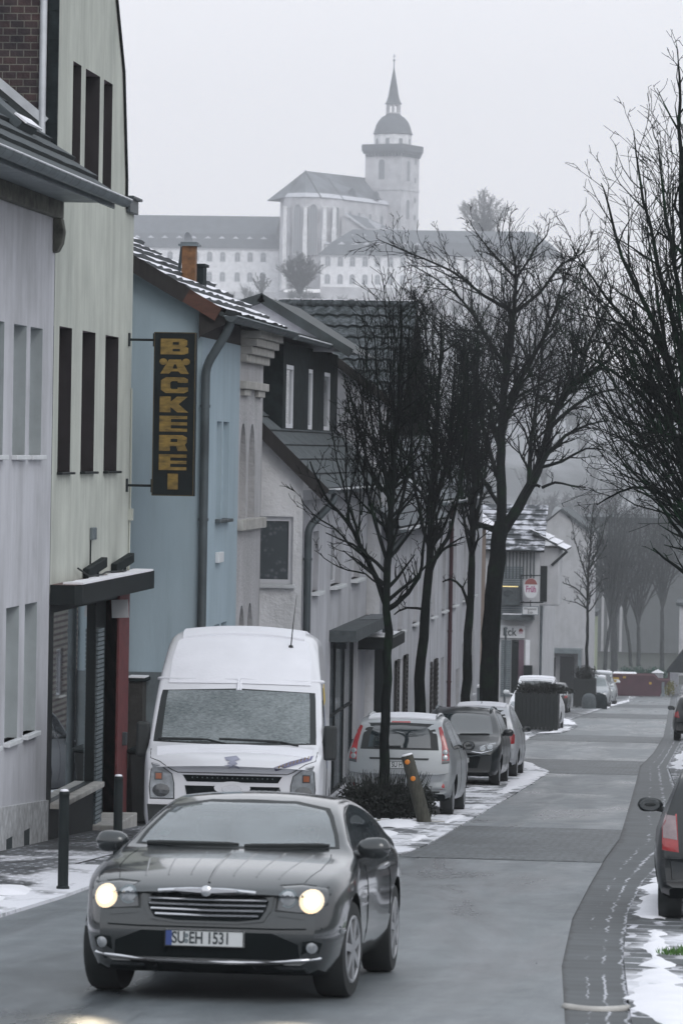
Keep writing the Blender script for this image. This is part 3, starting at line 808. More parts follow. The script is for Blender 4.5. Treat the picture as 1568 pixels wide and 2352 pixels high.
# canopy over the shop
mb = MB(); cx = XW + 0.36
top = [(XW, CY0 + .02), (cx - .06, CY0 + .02), (cx, CY0 + .25), (cx, CY1 + .06), (XW, CY1 + .06)]
mb.flat((0, 0, zc + .10), (1, 0, 0), (0, 1, 0), [top], 0)
mb.flat((0, 0, zc - .14), (1, 0, 0), (0, 1, 0), [top], 1)
for i in range(len(top)):
    a, b = top[i], top[(i + 1) % len(top)]
    mb.quad((*a, zc - .14), (*b, zc - .14), (*b, zc + .10), (*a, zc + .10), 1)
cp = mb.build('canopy', [M['canopy_red'], M['frame_dark']], ch)
rr = random.Random(3); mb = MB()
edge = [(cx - .005, CY0 + .3 + i * (CY1 - CY0 - .3) / 14, 0) for i in range(15)]
inner_ = [(XW + .13 + rr.uniform(-.06, .10) - (.05 if i > 10 else 0), e[1]) for i, e in enumerate(edge)]
lp = [(e[0], e[1]) for e in edge] + [(XW + .06, CY1 + .05)] + list(reversed(inner_))
mb.plate((0, 0, zc + .10), (1, 0, 0), (0, 1, 0), UP, [lp], 0.025); mb.build('snow_cover', M['snow'], cp)
for i, yy in enumerate((50.4, 52.7)):
    f = thing('floodlight', 'black floodlight on the snowy bakery canopy, ' + ('the one nearer the shop window' if i == 0 else 'the one above the red pillar'), 'lamp', (XW + .16, yy, zc + .10), 'floodlights on the bakery canopy')
    mb = MB(); mb.obox((XW + .13, yy, zc + .235), (.35, .9, .30), (.8, -.3, 0), UP, .24, .05, .065); mb.build('housing', M['black_iron'], f, bevel=.012)
    mb = MB(); mb.box(XW + .14, XW + .18, yy - .03, yy + .03, zc + .10, zc + .20); mb.build('bracket', M['black_iron'], f)
mb = MB(); mb.tube([(XW + .04, 49.6, zc + .25), (XW + .12, 50.0, zc + .14), (XW + .2, 50.6, zc + .15), (XW + .1, 51.5, zc + .15), (XW + .2, 52.5, zc + .14)], .012, 5)
mb.tube([(XW + .01, 50.75, zc + .62), (XW + .01, 50.75, zc + .12)], .012, 5); mb.build('cable', M['black_iron'], ch)
mb = MB(); mb.box(XW, XW + .05, 50.72, 51.0, zc + .58, zc + .74); mb.build('junction_box', M['zinc'], ch, bevel=.01)
mb = MB(); mb.tube([(XW + .015, 54.0, 2.8), (XW + .02, 54.02, 1.5), (XW + .015, 54.0, .3)], .014, 5); mb.box(XW, XW + .06, 53.96, 54.06, 1.0, 1.16); mb.build('wall_cable', M['cream_plaster'], ch)
mb = MB(); mb.obox((XW + .12, 52.6, zc - .37), (1, .0, .05), (0, 1, 0), (-.05, 0, 1), .11, .015, .12); mb.build('notice', M['paper'], ch)
mb = MB(); mb.obox((XW + .06, 53.6, -1.95), (1, 0, 0), (0, 1, 0), UP, .03, .05, .09); mb.build('handle', M['zinc_dark'], ch, bevel=.01)

# ---- hanging bakery sign
SY = 53.75
bs = thing('bakery_sign', 'tall black hanging sign with worn gold letters BÄCKEREI on two iron arms', 'sign', tuple(at_y(400, 950, SY)))
sx0, sx1, sz0, sz1 = fy(SY, 353, 449, 763, 1139)
mb = MB(); mb.box(sx0, sx1, SY - .09, SY + .09, sz0, sz1)
pn = mb.build('panel', mat('sign_black', (0.008, 0.012, 0.013), 0.6, var=.4, spec=.15), bs, bevel=.006)
M['sign_gold'] = mat('sign_gold', (0.18, 0.115, 0.022), 0.6, var=0.55, scale=7, stretch=(1, 1, 3))
M['sign_edge'] = mat('sign_edge', (0.07, 0.05, 0.015), 0.6, var=0.5, scale=9)
mb = MB(); t = .012
mb.plate((0, SY - .09, 0), (1, 0, 0), UP, (0, -1, 0), [rect(sx0 + .002, sx1 - .002, sz0 + .002, sz1 - .002), rect(sx0 + t, sx1 - t, sz0 + t, sz1 - t)], .006); mb.build('border', M['sign_edge'], bs)
LET = {  # heavy extended capitals in a unit box
 'B': [[(0, 0), (.82, 0), (.97, .1), (.97, .42), (.86, .52), (.93, .6), (.93, .9), (.8, 1), (0, 1)], [(.42, .2), (.68, .2), (.68, .36), (.42, .36)], [(.42, .62), (.64, .62), (.64, .79), (.42, .79)]],
 'A': [[(0, 0), (.3, 0), (.38, .17), (.64, .17), (.72, 0), (1, 0), (.72, 1), (.3, 1)], [(.43, .36), (.6, .36), (.55, .66), (.48, .66)]],
 'C': [[(.2, 0), (.85, 0), (.98, .12), (.98, .36), (.62, .36), (.62, .26), (.4, .26), (.36, .34), (.36, .68), (.42, .76), (.62, .76), (.62, .66), (.97, .66), (.97, .88), (.84, 1), (.2, 1), (.03, .8), (.03, .2)]],
 'K': [[(0, 0), (.38, 0), (.38, .34), (.62, 0), (1, 0), (.66, .52), (.98, 1), (.6, 1), (.38, .66), (.38, 1), (0, 1)]],
 'E': [[(0, 0), (.97, 0), (.97, .2), (.4, .2), (.4, .4), (.97, .4), (.97, .6), (.4, .6), (.4, .8), (.97, .8), (.97, 1), (0, 1)]],
 'R': [[(0, 0), (.38, 0), (.38, .3), (.6, .3), (.66, 0), (1, 0), (.9, .4), (.97, .55), (.97, .86), (.82, 1), (0, 1)], [(.4, .56), (.64, .56), (.64, .76), (.4, .76)]],
 'I': [[(.32, 0), (.68, 0), (.68, 1), (.32, 1)]],
}
mb = MB(); yt = 774; hh = (1128 - 774) / 8.0
W_ = sx1 - sx0
for i, chh in enumerate('BACKEREI'):
    za = at_y(400, yt + hh * i + 4, SY).z; zb_ = at_y(400, yt + hh * (i + 1) - 4, SY).z
    if chh == 'A': 
        za -= .02
    lw = W_ * .68; lx = sx0 + W_ * .165
    loops = [[(lx + p[0] * lw, zb_ + p[1] * (za - zb_)) for p in lp] for lp in LET[chh]]
    mb.plate((0, SY - .0905, 0), (1, 0, 0), UP, (0, -1, 0), loops, .008, back=False)
    if chh == 'A':
        for cxx in (lx + lw * .1, lx + lw * .9):
            mb.plate((0, SY - .0905, 0), (1, 0, 0), UP, (0, -1, 0), [[(cxx + .052 * math.cos(k * math.pi / 8), za - .03 + .045 * math.sin(k * math.pi / 8)) for k in range(16)]], .008, back=False)
mb.build('lettering', M['sign_gold'], bs)
for zz in (at_y(325, 780, SY).z, at_y(320, 1115, SY).z):
    mb = MB(); mb.tube([(XW, SY, zz), (sx0 + .02, SY, zz)], .018, 8); mb.box(XW, XW + .02, SY - .05, SY + .05, zz - .09, zz + .09); mb.box(sx0 - .02, sx0, SY - .05, SY + .05, zz - .09, zz + .09)
    mb.build('arm', M['black_iron'], bs)

# ---- blue house with snowy roof
BY = 55.4; BX = -7.42; BY1 = 59.75; GY1 = 62.75
bh = thing('blue_house', 'pale blue house with snow on its tiled roof, gable beside the bakery sign', 'house', (BX, 57, gz(57)))
va = at_y(312, 605, BY); vb = at_y(455, 690, BY)
sl = (va.z - vb.z) / (vb.x - va.x)
def vz(x): return va.z + (va.x - x) * sl
mb = MB()
Fb = front(BY)
wall(mb, Fb, [(-13, gz(60) - 1), (BX, gz(60) - 1), (BX, vz(BX) - .0), (-10.6, vz(-10.6)), (-13, vz(-10.6) - 1.9)])
Fc = facade(BX)
bw = [fx(BX, 496, 525, 968, 1192)]
slits = []
a, b, c, d = bw[0]; mid = (a + b) / 2
slits = [rect(a + .02, mid - .12, c, d), rect(mid + .04, b - .02, c, d)]
a2, b2, c2, d2 = fx(BX, 490, 520, 1432, 1560)
slits += [rect(a2 + .02, (a2 + b2) / 2 - .12, c2, d2), rect((a2 + b2) / 2 + .04, b2 - .02, c2, d2)]
eave_z = at_x(540, 740, BX + .1).z
wall(mb, Fc, rect(BY, BY1, gz(60) - 1, eave_z - .05), slits, .14)
mb.build('wall', M['blue_plaster'], bh)
for i, s_ in enumerate(slits): window(bh, Fc, s_, .14, M['frame_white'], M['glass_grey'], fr=.04, sill=M['zinc_dark'], sdepth=.08, sh=.05)
mb = MB(); mb.box(BX, BX + .06, *fx(BX, 494, 505, 1268, 1292)); mb.build('vent_box', M['sill_white'], bh, bevel=.01)
mb = MB(); mb.box(-13, BX + .012, BY - .012, BY, gz(57) - .5, at_y(400, 1545, BY).z); mb.build('plinth', M['zinc'], bh)
# roof
th = math.atan(sl); sB = Vector((-math.cos(th), 0, math.sin(th)))
E0 = at_y(516, 722, BY - .25); EXb = E0.x
tiles((EXb, BY - .25, E0.z + .02), (0, GY1 - BY + .3, 0), sB * 4.3, 13, tile=.3, lift=.06, mats=[M['roof_snow'], M['tile_dark'], M['wood_dark']], parent=bh, jitter=.018, seed=5)
tiles((EXb - 2 * 4.3 * math.cos(th), BY - .25, E0.z + .02), (0, GY1 - BY + .3, 0), Vector((-sB.x, 0, sB.z)) * 4.3, 13, tile=.3, lift=.06, mats=[M['roof_snow'], M['tile_dark'], M['wood_dark']], parent=bh, jitter=.018, seed=6, name='rear_roof')
mb = MB(); a = Vector((EXb, BY - .27, E0.z - .05)); b = a + sB * 4.25
mb.beam(a + sB * .62, b, .03, .22, mi=0); mb.beam(a + sB * .1, a + sB * .62, .03, .2, mi=1)
mb.build('verge_board', [M['wood_dark'], M['wood_red']], bh)
mb = MB(); zs = E0.z - .06
mb.add([(BX - .02, BY - .20, vz(BX) + .02), (EXb + .02, BY - .20, zs), (EXb + .02, BY - .2, zs - .06), (BX + .02, BY - .20, eave_z - .28), (BX - .02, BY - .2, eave_z - .34)], [(0, 1, 2, 3, 4)])
mb.quad((BX, BY - .2, eave_z - .02), (EXb, BY - .2, zs - .05), (EXb, BY1, zs - .05), (BX, BY1, eave_z - .02))
mb.quad((BX + .004, BY - .2, eave_z - .3), (BX + .004, BY1, eave_z - .3), (BX + .004, BY1, eave_z), (BX + .004, BY - .2, eave_z))
mb.build('eave_boards', M['wood_dark'], bh)
gutter(bh, (EXb + .09, BY - .3, E0.z - .02), (EXb + .09, GY1 + .12, E0.z - .02), .085, bands=16, m=[M['zinc_dark'], M['zinc'], M['zinc']])
pipe(bh, [(EXb + .07, BY - .12, E0.z - .1), (EXb + .03, BY - .12, E0.z - .22), (BX + .07, BY - .06, E0.z - .72), (BX + .07, BY - .06, gz(56) + .1)], .062, M['zinc_dark'], clips=4)
# chimney flue, its lower stack and the dish behind it
c0 = at_y(435, 590, 59.0)
bf = MB(); bf.box(c0.x - .10, c0.x + .10, 58.9, 59.1, c0.z - .9, c0.z + .16); fl_ = bf.build('chimney', M['rust'], bh)
bf = MB(); bf.box(c0.x - .15, c0.x + .15, 58.85, 59.15, c0.z + .16, c0.z + .19); bf.box(c0.x - .12, c0.x + .12, 58.88, 59.12, c0.z + .19, c0.z + .22); bf.build('chimney_cap', M['zinc'], fl_)
c1 = at_y(460, 622, 59.6)
bf = MB(); bf.box(c1.x - .07, c1.x + .07, 59.4, 59.8, c1.z - .6, c1.z + .06); bf.box(c1.x - .1, c1.x + .1, 59.36, 59.84, c1.z + .06, c1.z + .1); bf.build('vent_stack', M['slate'], bh)
dsh = thing('satellite_dish', 'grey satellite dish seen almost edge on behind the rusty chimney', 'dish', tuple(at_y(428, 600, 59.4)))
dc = at_y(425, 562, 59.4)
mb = MB(); ax = Vector((.965, -.26, .1)).normalized()
mb.lathe(dc, ax, [(.001, .0), (.10, .012), (.17, .038), (.19, .052), (.187, .058), (.17, .044), (.10, .018), (0.0, .007)], 28); mb.build('reflector', mat('dish_grey', (.35, .37, .4), .4), dsh, smooth=True, angle=50)
mb = MB(); mb.tube([dc + Vector((-.05, .05, 0)), dc + Vector((-.12, .1, -.6))], .025, 8); mb.build('mast', M['zinc_dark'], dsh)

# ---- grey stone-faced house beyond it
gh = thing('grey_house', 'narrow grey rendered house with pointed slit windows between the blue and the white house', 'house', (BX, 61, gz(61)))
Fg = facade(BX - .005)
a0, b0, c0_, d0 = fx(BX, 550, 586, 972, 1190)
h1 = [arch(a0, a0 + (b0 - a0) * .43, c0_, d0, True), arch(a0 + (b0 - a0) * .57, b0, c0_, d0, True)]
a3, b3, c3, d3 = fx(BX, 547, 580, 1388, 1560)
h1 += [arch(a3, a3 + (b3 - a3) * .43, c3, d3, True), arch(a3 + (b3 - a3) * .57, b3, c3, d3, True)]
mb = MB(); wall(mb, Fg, rect(BY1, GY1, gz(63) - 1, eave_z - .05), h1, .16)
mb.quad((BX, GY1, -6), (-13, GY1, -6), (-13, GY1, eave_z), (BX, GY1, eave_z)); mb.build('wall', M['grey_plaster'], gh)
for h in h1: window(gh, Fg, h, .16, M['stone'], M['glass_grey'], fr=.05)
mb = MB()
for i, (dx, zt) in enumerate(((.10, -.42), (.17, -.30), (.24, -.18), (.30, -.06))):
    mb.box(BX - .02, BX + dx, BY1 + .12, GY1 + .02 * i, eave_z + zt - .12, eave_z + zt)
mb.build('cornice', M['stone'], gh, bevel=.012)
za, zb_ = at_x(575, 1190, BX).z, at_x(575, 1212, BX).z
mb = MB(); mb.box(BX - .02, BX + .09, BY1 + .02, GY1 + .03, zb_ - .02, za); mb.build('sill_band', M['stone'], gh, bevel=.012)
hm_ = fx(BX, 552, 604, 878, 896)
mb = MB(); mb.box(BX - .02, BX + .1, hm_[0], hm_[1], hm_[2], hm_[3]); mb.box(BX - .02, BX + .06, hm_[0] + .1, hm_[0] + .85, hm_[2] - .1, hm_[2]); mb.box(BX - .02, BX + .06, hm_[1] - 1.0, hm_[1] - .2, hm_[2] - .1, hm_[2]); mb.build('hood_mould', M['stone'], gh, bevel=.012)
# ---- white house with the slate dormer
DY, DX, DY1 = 63.6, -6.85, 75.0
dh = thing('dormer_house', 'rough white gabled house with a black slate dormer and a big net-curtained window', 'house', (DX, 68, gz(68)))
v0 = at_y(612, 990, DY); v1 = at_y(760, 1140, DY)
dsl = (v0.z - v1.z) / (v1.x - v0.x)
def dz_(x): return v1.z + (v1.x - x) * dsl
Fd = front(DY)
gw = fy(DY, 590, 672, 1186, 1342)
gwr = rect(gw[0] - .25, gw[1], gw[2], gw[3])
mb = MB()
wall(mb, Fd, [(-15, gz(66) - 1), (DX, gz(66) - 1), (DX, dz_(DX)), (-10.2, dz_(-10.2)), (-15, dz_(-10.2))], [gwr], .14)
mb.build('gable_wall', M['white_rough'], dh)
w = window(dh, Fd, gwr, .12, M['frame_white'], M['glass_grey'], fr=.075, sill=M['sill_white'], sdepth=.1, sh=.06)
def lace():
    m, nt, b = base_mat('net_curtain', 0.3, 0, .4)
    v = coords(nt); vo = nt.nodes.new('ShaderNodeTexVoronoi'); vo.inputs['Scale'].default_value = 13; nt.links.new(v, vo.inputs['Vector'])
    n = noise(nt, v, 2.6, 3)
    f = math_node(nt, 'MULTIPLY', ramp(nt, vo.outputs['Distance'], [(.12, (1, 1, 1)), (.5, (0, 0, 0))]), ramp(nt, n, [(.47, (0, 0, 0)), (.58, (1, 1, 1))]))
    nt.links.new(mixc(nt, f, (.075, .09, .10), (.17, .18, .20)), b.inputs['Base Color'])
    return m
for k in kids(w):
    if k.name.startswith('pane'): k.data.materials.clear(); k.data.materials.append(lace())
mb = MB(); F = facade(DX)
eave2 = at_x(775, 1140, DX + .3).z
fw = [fx(DX, 718, 731, 1228, 1358), fx(DX, 760, 783, 1212, 1343), fx(DX, 808, 826, 1205, 1328)]
zA, zB = fw[1][2], fw[1][3]
holes = [rect(a, max(b, a + .7), zA, zB) for a, b, c, d in fw]
SD0, SD1 = fx(DX, 757, 818, 1470, 1700)[:2]
shop2 = rect(SD0, SD1, gz(73) + .25, at_x(770, 1462, DX).z)
wall(mb, F, rect(DY, DY1, gz(76) - 1, eave2 - .05), holes + [shop2], .16)
mb.quad((DX, DY1, -8), (-13, DY1, -8), (-13, DY1, eave2), (DX, DY1, eave2))
mb.build('wall', M['white_plaster'], dh)
for h in holes: window(dh, F, h, .16, M['frame_white'], M['glass_grey'], sill=M['sill_white'], sdepth=.12, sh=.06)
window(dh, F, shop2, .12, M['frame_dark'], M['glass_grey'], fr=.06, mull=(2, 1), name='shop_window')
cz = at_x(800, 1452, DX).z
cq0, cq1 = at_x(756, 1440, DX).y, at_x(840, 1415, DX).y
mb = MB(); lp = [(DX, cq0), (DX + .45, cq0 + .1), (DX + .45, cq1), (DX, cq1)]
mb.plate((0, 0, cz - .02), (1, 0, 0), (0, 1, 0), UP, [lp], .2); mb.build('canopy', [M['slate_grey']], dh)
mb = MB(); mb.plate((0, 0, cz + .185), (1, 0, 0), (0, 1, 0), UP, [[(DX + .1, cq1 - 2.5), (DX + .44, cq1 - 2.2), (DX + .44, cq1 - .02), (DX + .1, cq1 - .02)]], .012); mb.build('snow_cover', M['roof_patchy'], dh)
q0, q1 = at_x(822, 1470, DX).y, 76.5
cz2 = at_x(850, 1470, DX + .3).z
mb = MB(); mb.box(DX - .02, DX + .62, q0, q1, cz2 - .22, cz2); mb.box(DX + .3, DX + .5, q0 + .1, q0 + .4, gz(75), cz2 - .2); mb.build('porch', M['frame_dark'], dh, bevel=.015)
mb = MB(); mb.box(DX + .1, DX + .55, q0 + .3, q1 - .3, cz2, cz2 + .015); mb.build('porch_snow', M['snow'], dh)
# main roof, steep, with verge
thd = math.atan(dsl); sD = Vector((-math.cos(thd), 0, math.sin(thd)))
eX = DX + .38; eZ = dz_(eX) + .04
tiles((eX, DY - .18, eZ), (0, DY1 - DY + .3, 0), sD * 4.6, 14, tile=.28, lift=.04, wave=.018, mats=[M['slate_grey'], M['tile_dark'], M['wood_dark']], parent=dh, jitter=.004)
mb = MB(); a = Vector((eX, DY - .2, eZ - .08)); mb.beam(a, a + sD * 4.6, .04, .2); mb.build('verge_board', M['wood_dark'], dh)
gutter(dh, (eX + .08, DY - .2, eZ), (eX + .08, DY1 + .1, eZ), .075, bands=14, m=[M['zinc_dark'], M['zinc_dark'], M['zinc_light']])
pipe(dh, [(eX + .06, DY + .6, eZ - .1), (eX + .04, DY + .5, eZ - .22), (DX + .08, DY + .12, eZ - .62), (DX + .08, DY + .12, gz(64) + .2)], .062, M['zinc_dark'], clips=3)
# slate-hung wall dormer facing the street
dX = at_y(650, 880, 65.4).x
dq = lambda x, y: at_x(x, y, dX)
dY0, dY1 = dq(650, 880).y, dq(775, 880).y
dzb, dzt = dq(660, 992).z - .1, dq(690, 800).z
dr = [fx(dX, 657, 674, 838, 990), fx(dX, 708, 718, 848, 995), fx(dX, 744, 758, 852, 1000)]
dhol = [rect(a, max(b, a + .55), dr[0][2] + .05, dr[0][3]) for a, b, c, d in dr]
mb = MB(); F = facade(dX)
wall(mb, F, rect(dY0, dY1, dzb, dzt + .05), dhol, .06)
mb.quad((dX, dY0, dzb), (dX - 2.6, dY0, dzb), (dX - 2.6, dY0, dzt), (dX, dY0, dzt))
mb.quad((dX, dY1, dzb), (dX - 2.6, dY1, dzb), (dX - 2.6, dY1, dzt), (dX, dY1, dzt))
dm = mb.build('dormer', M['slate'], dh)
for h in dhol: window(dh, F, h, .06, M['frame_white'], M['glass_grey'], fr=.07, name='dormer_window')
gX = dX + .28
ge0, ge1 = at_x(612, 768, gX), at_x(797, 800, gX)
gutter(dh, (gX, dY0 - .9, dzt + .12), (gX, dY1 + .25, dzt + .12), .07, bands=14, m=[M['zinc_dark'], M['zinc'], M['zinc_light']], name='dormer_gutter')
sG = Vector((-.80, 0, .60))
tiles((gX - .06, dY0 - .9, dzt + .15), (0, dY1 - dY0 + 1.1, 0), Vector((-.92, 0, .25)) * 2.3, 6, tile=.28, lift=.04, mats=[M['roof_snow'], M['tile_dark'], M['wood_dark']], parent=dh, name='dormer_roof', seed=9)

# ---- house with the large pantile roof facing the camera
PY = 79.0
ph = thing('pantile_house', 'house with a wide dark pantile roof and white gable behind the slate dormer', 'house', (-9, PY, gz(PY)))
r0, r1 = at_y(640, 700, PY + 2.6), at_y(958, 697, PY + 2.6)
e0, e1 = at_y(640, 985, PY - 1.6), at_y(958, 985, PY - 1.6)
A = Vector((r0.x, PY - 1.6, e0.z)); Lr = r1.x - r0.x
Sv = Vector((0, 4.2, r0.z - e0.z))
tiles(A, (Lr, 0, 0), Sv, 11, tile=.245, lift=.06, wave=.024, mats=[M['pantile_dark'], M['tile_dark'], M['wood_dark']], parent=ph, seed=2)
tiles(A + Vector((0, 8.4, 0)), (Lr, 0, 0), Vector((0, -4.2, Sv.z)), 9, tile=.245, lift=.05, mats=[M['pantile_dark'], M['tile_dark'], M['wood_dark']], parent=ph, name='rear_roof')
mb = MB(); n_ = 13
for i in range(n_):
    x0 = r0.x + Lr * i / n_; x1 = r0.x + Lr * (i + 1) / n_
    mb.tube([(x0, PY + 2.6, r0.z + .03), (x1 + .03, PY + 2.6, r0.z + .05)], [.075, .095], 8)
rt = mb.build('ridge_tiles', M['pantile_dark'], ph, smooth=True, angle=50)
mb = MB(); mb.box(r0.x, r0.x + Lr, PY + 2.55, PY + 2.65, r0.z + .118, r0.z + .135); mb.build('ridge_snow', M['roof_snow'], rt)
# near white gable with dark verge, left of the big roof
g0, g1, g2 = at_y(604, 692, 70), at_y(800, 815, 70), at_y(560, 740, 70)
mb = MB(); mb.flat((0, 70, 0), (1, 0, 0), UP, [[(-10, g1.z + .05), (g1.x - .15, g1.z + .05), (g0.x, g0.z), (-10, g0.z - .6)]])
mb.build('gable_wall', M['white_plaster'], ph)
mb = MB(); mb.beam((g0.x - .05, 69.94, g0.z + .07), (g1.x + .05, 69.94, g1.z + .03), .16, .16); mb.beam((g0.x + .02, 69.94, g0.z + .07), (-10, 69.94, g0.z - .5), .16, .16)
mb.quad((g0.x, 70, g0.z + .1), (g1.x, 70, g1.z + .06), (g1.x, 76, g1.z + .06), (g0.x, 76, g0.z + .1)); mb.quad((g0.x, 70, g0.z + .1), (-10, 70, g0.z - .5), (-10, 76, g0.z - .5), (g0.x, 76, g0.z + .1))
mb.build('gable_roof', M['tile_dark'], ph)
mb = MB(); wx1 = at_y(885, 980, 76.8).x
pa, pb_, pc = at_y(772, 835, 76.8), at_y(895, 925, 76.8), at_y(895, 1110, 76.8)
mb.flat((0, 76.8, 0), (1, 0, 0), UP, [[(-10, pc.z - 5), (pb_.x, pc.z - 5), (pb_.x, pb_.z), (pa.x, pa.z), (-10, pa.z)]])
mb.box(-10, pa.x - .1, 76.81, 84, pc.z - 6, e0.z + .1); mb.build('wall', M['white_plaster'], ph)
mb = MB(); mb.beam(pa + Vector((-.2, -.06, .2)), pb_ + Vector((.1, -.06, -.05)), .14, .16); mb.build('verge_board', M['wood_dark'], ph)

# ---- terrace of white houses behind the trees
EXX = -6.6
th1 = thing('corner_house', 'rough white house with open black shutters behind the nearest street tree', 'house', (EXX, 80, gz(80)))
eh = at_x(905, 1235, EXX).z
mb = MB()
Fe = front(75.1); wall(mb, Fe, rect(-10, EXX, gz(78) - 1, at_y(850, 1060, 75.1).z))
mb.build('gable_wall', M['white_rough'], th1)
F = facade(EXX); sw_ = fx(EXX, 905, 918, 1450, 1575)
sh_ = rect(79.3, 80.6, gz(80) + 1.0, gz(80) + 2.5)
up1 = rect(79.2, 80.3, eh - 1.9, eh - .6)
mb = MB(); wall(mb, F, rect(75.1, 88, gz(88) - 1, eh + .3), [sh_, up1, rect(83, 84.1, eh - 1.9, eh - .6)], .16); mb.quad((EXX, 88, -8), (-12, 88, -8), (-12, 88, eh + .3), (EXX, 88, eh + .3)); mb.build('wall', M['white_plaster'], th1)
window(th1, F, sh_, .16, M['frame_white'], M['glass_grey'], sill=M['sill_white']); window(th1, F, up1, .16, M['frame_white'], M['glass_grey'], sill=M['sill_white']); window(th1, F, rect(83, 84.1, eh - 1.9, eh - .6), .16, M['frame_white'], M['glass_grey'], sill=M['sill_white'])
for k, (ya, yb) in enumerate(((78.55, 79.25), (80.65, 81.35))):
    mb = MB(); z0, z1 = gz(80) + .95, gz(80) + 2.55
    mb.box(EXX + .02, EXX + .06, ya, yb, z0, z0 + .1); mb.box(EXX + .02, EXX + .06, ya, yb, z1 - .1, z1); mb.box(EXX + .02, EXX + .06, ya, ya + .08, z0, z1); mb.box(EXX + .02, EXX + .06, yb - .08, yb, z0, z1)
    for i in range(16): mb.obox((EXX + .04, (ya + yb) / 2, z0 + .12 + i * (z1 - z0 - .24) / 15), (0, 1, 0), (1, 0, -.7), (.7, 0, 1), (yb - ya) / 2 - .05, .028, .006)
    mb.build('shutter', M['wood_dark'], th1)
tiles((EXX + .35, 75, eh + .25), (0, 13.2, 0), Vector((-.75, 0, .62)) * 4, 12, tile=.3, lift=.04, mats=[M['roof_patchy'], M['tile_dark'], M['wood_dark']], parent=th1)
gutter(th1, (EXX + .42, 75, eh + .22), (EXX + .42, 88, eh + .22), .07, bands=10)
pipe(th1, [(EXX + .4, 75.6, eh + .1), (EXX + .08, 75.35, eh - .3), (EXX + .08, 75.35, gz(75))], .05, M['zinc_dark'])
EX2 = -6.75
th2 = thing('terrace_house', 'white terrace house with maroon downpipe and shuttered windows between the dark trunks', 'house', (EX2, 95, gz(95)))
F = facade(EX2); t0, t1 = 88.05, 108
hs_ = [rect(y, y + 1.0, gz(98) + z, gz(98) + z + 1.5) for y in (90, 93.4, 97, 100.6, 104) for z in (1.3, 3.9)] + []
dr_ = rect(98.6, 99.8, gz(99) + .1, gz(99) + 2.3)
hs_ = [h for h in hs_ if not (h[0][0] > 96.5 and h[0][0] < 100 and h[0][1] < gz(98) + 2)] + [dr_]
mb = MB(); wall(mb, F, rect(t0, t1, gz(108) - 1, gz(98) + 6.6), hs_, .18); mb.quad((EX2, t1, -8), (-12, t1, -8), (-12, t1, 1), (EX2, t1, 1)); mb.quad((EX2, t0, -8), (-12, t0, -8), (-12, t0, gz(98) + 6.6), (EX2, t0, gz(98) + 6.6))
mb.build('wall', M['white_plaster'], th2)
for h in hs_[:-1]: window(th2, F, h, .18, M['frame_white'], M['glass_grey'], sill=M['sill_white'])
window(th2, F, dr_, .18, M['frame_dark'], M['zinc'], name='door')
for y in (89.4, 91.05):
    mb = MB(); mb.box(EX2 + .02, EX2 + .07, y, y + .55, gz(98) + 1.2, gz(98) + 2.9)
    for i in range(14): mb.box(EX2 + .065, EX2 + .085, y + .06, y + .49, gz(98) + 1.3 + i * .11, gz(98) + 1.36 + i * .11)
    mb.build('shutter', M['wood_dark'], th2)
M['maroon'] = mat('maroon', (.06, .022, .028), .5)
pipe(th2, [(EX2 + .3, 95.2, gz(98) + 6.6), (EX2 + .07, 95.2, gz(98) + 6.2), (EX2 + .07, 95.2, gz(95))], .05, M['maroon'], clips=5)
pipe(th2, [(EX2 + .3, 88.4, gz(98) + 6.6), (EX2 + .07, 88.4, gz(98) + 6.2), (EX2 + .07, 88.4, gz(88))], .055, M['zinc'], clips=4)
pipe(th2, [(EX2 + .3, 103.2, gz(98) + 6.6), (EX2 + .07, 103.2, gz(98) + 6.2), (EX2 + .07, 103.2, gz(103))], .055, M['zinc_light'], clips=4)
tiles((EX2 + .35, t0, gz(98) + 6.55), (0, t1 - t0, 0), Vector((-.78, 0, .6)) * 4, 10, tile=.3, lift=.04, mats=[M['roof_patchy'], M['tile_dark'], M['wood_dark']], parent=th2)
gutter(th2, (EX2 + .42, t0, gz(98) + 6.52), (EX2 + .42, t1, gz(98) + 6.52), .07, bands=10)
# low garden steps and an evergreen edge beside the second trunk
st = thing('garden_steps', 'dark stone garden steps against the white wall behind the silver car', 'steps', tuple(at_y(922, 1640, 77.5)))
mb = MB(); s0 = at_y(900, 1700, 77.5); s1 = at_y(940, 1575, 77.5)
for i in range(7): mb.box(EXX + .02, s1.x + .06 - .02 * i, 77.5 + .1 * i, 79, gz(77) + .18 * i, gz(77) + .18 * (i + 1))
mb.build('steps', M['slate_grey'], st, bevel=.012)

# ---- peach house further down
pk = thing('peach_house', 'narrow peach coloured house wall glimpsed left of the thick black trunk', 'house', tuple(at_y(1090, 1560, 125)))
x1 = -8.0; zt = at_y(1090, 1215, 122).z
mb = MB(); mb.box(-13, x1, 122, 130, gz(130) - 1, zt); mb.build('wall', M['peach_plaster'], pk)
tiles((x1 + .3, 121.8, zt - .02), (0, 8.4, 0), Vector((-.78, 0, .62)) * 4, 10, tile=.3, lift=.04, mats=[M['roof_snow'], M['tile_dark'], M['wood_dark']], parent=pk)

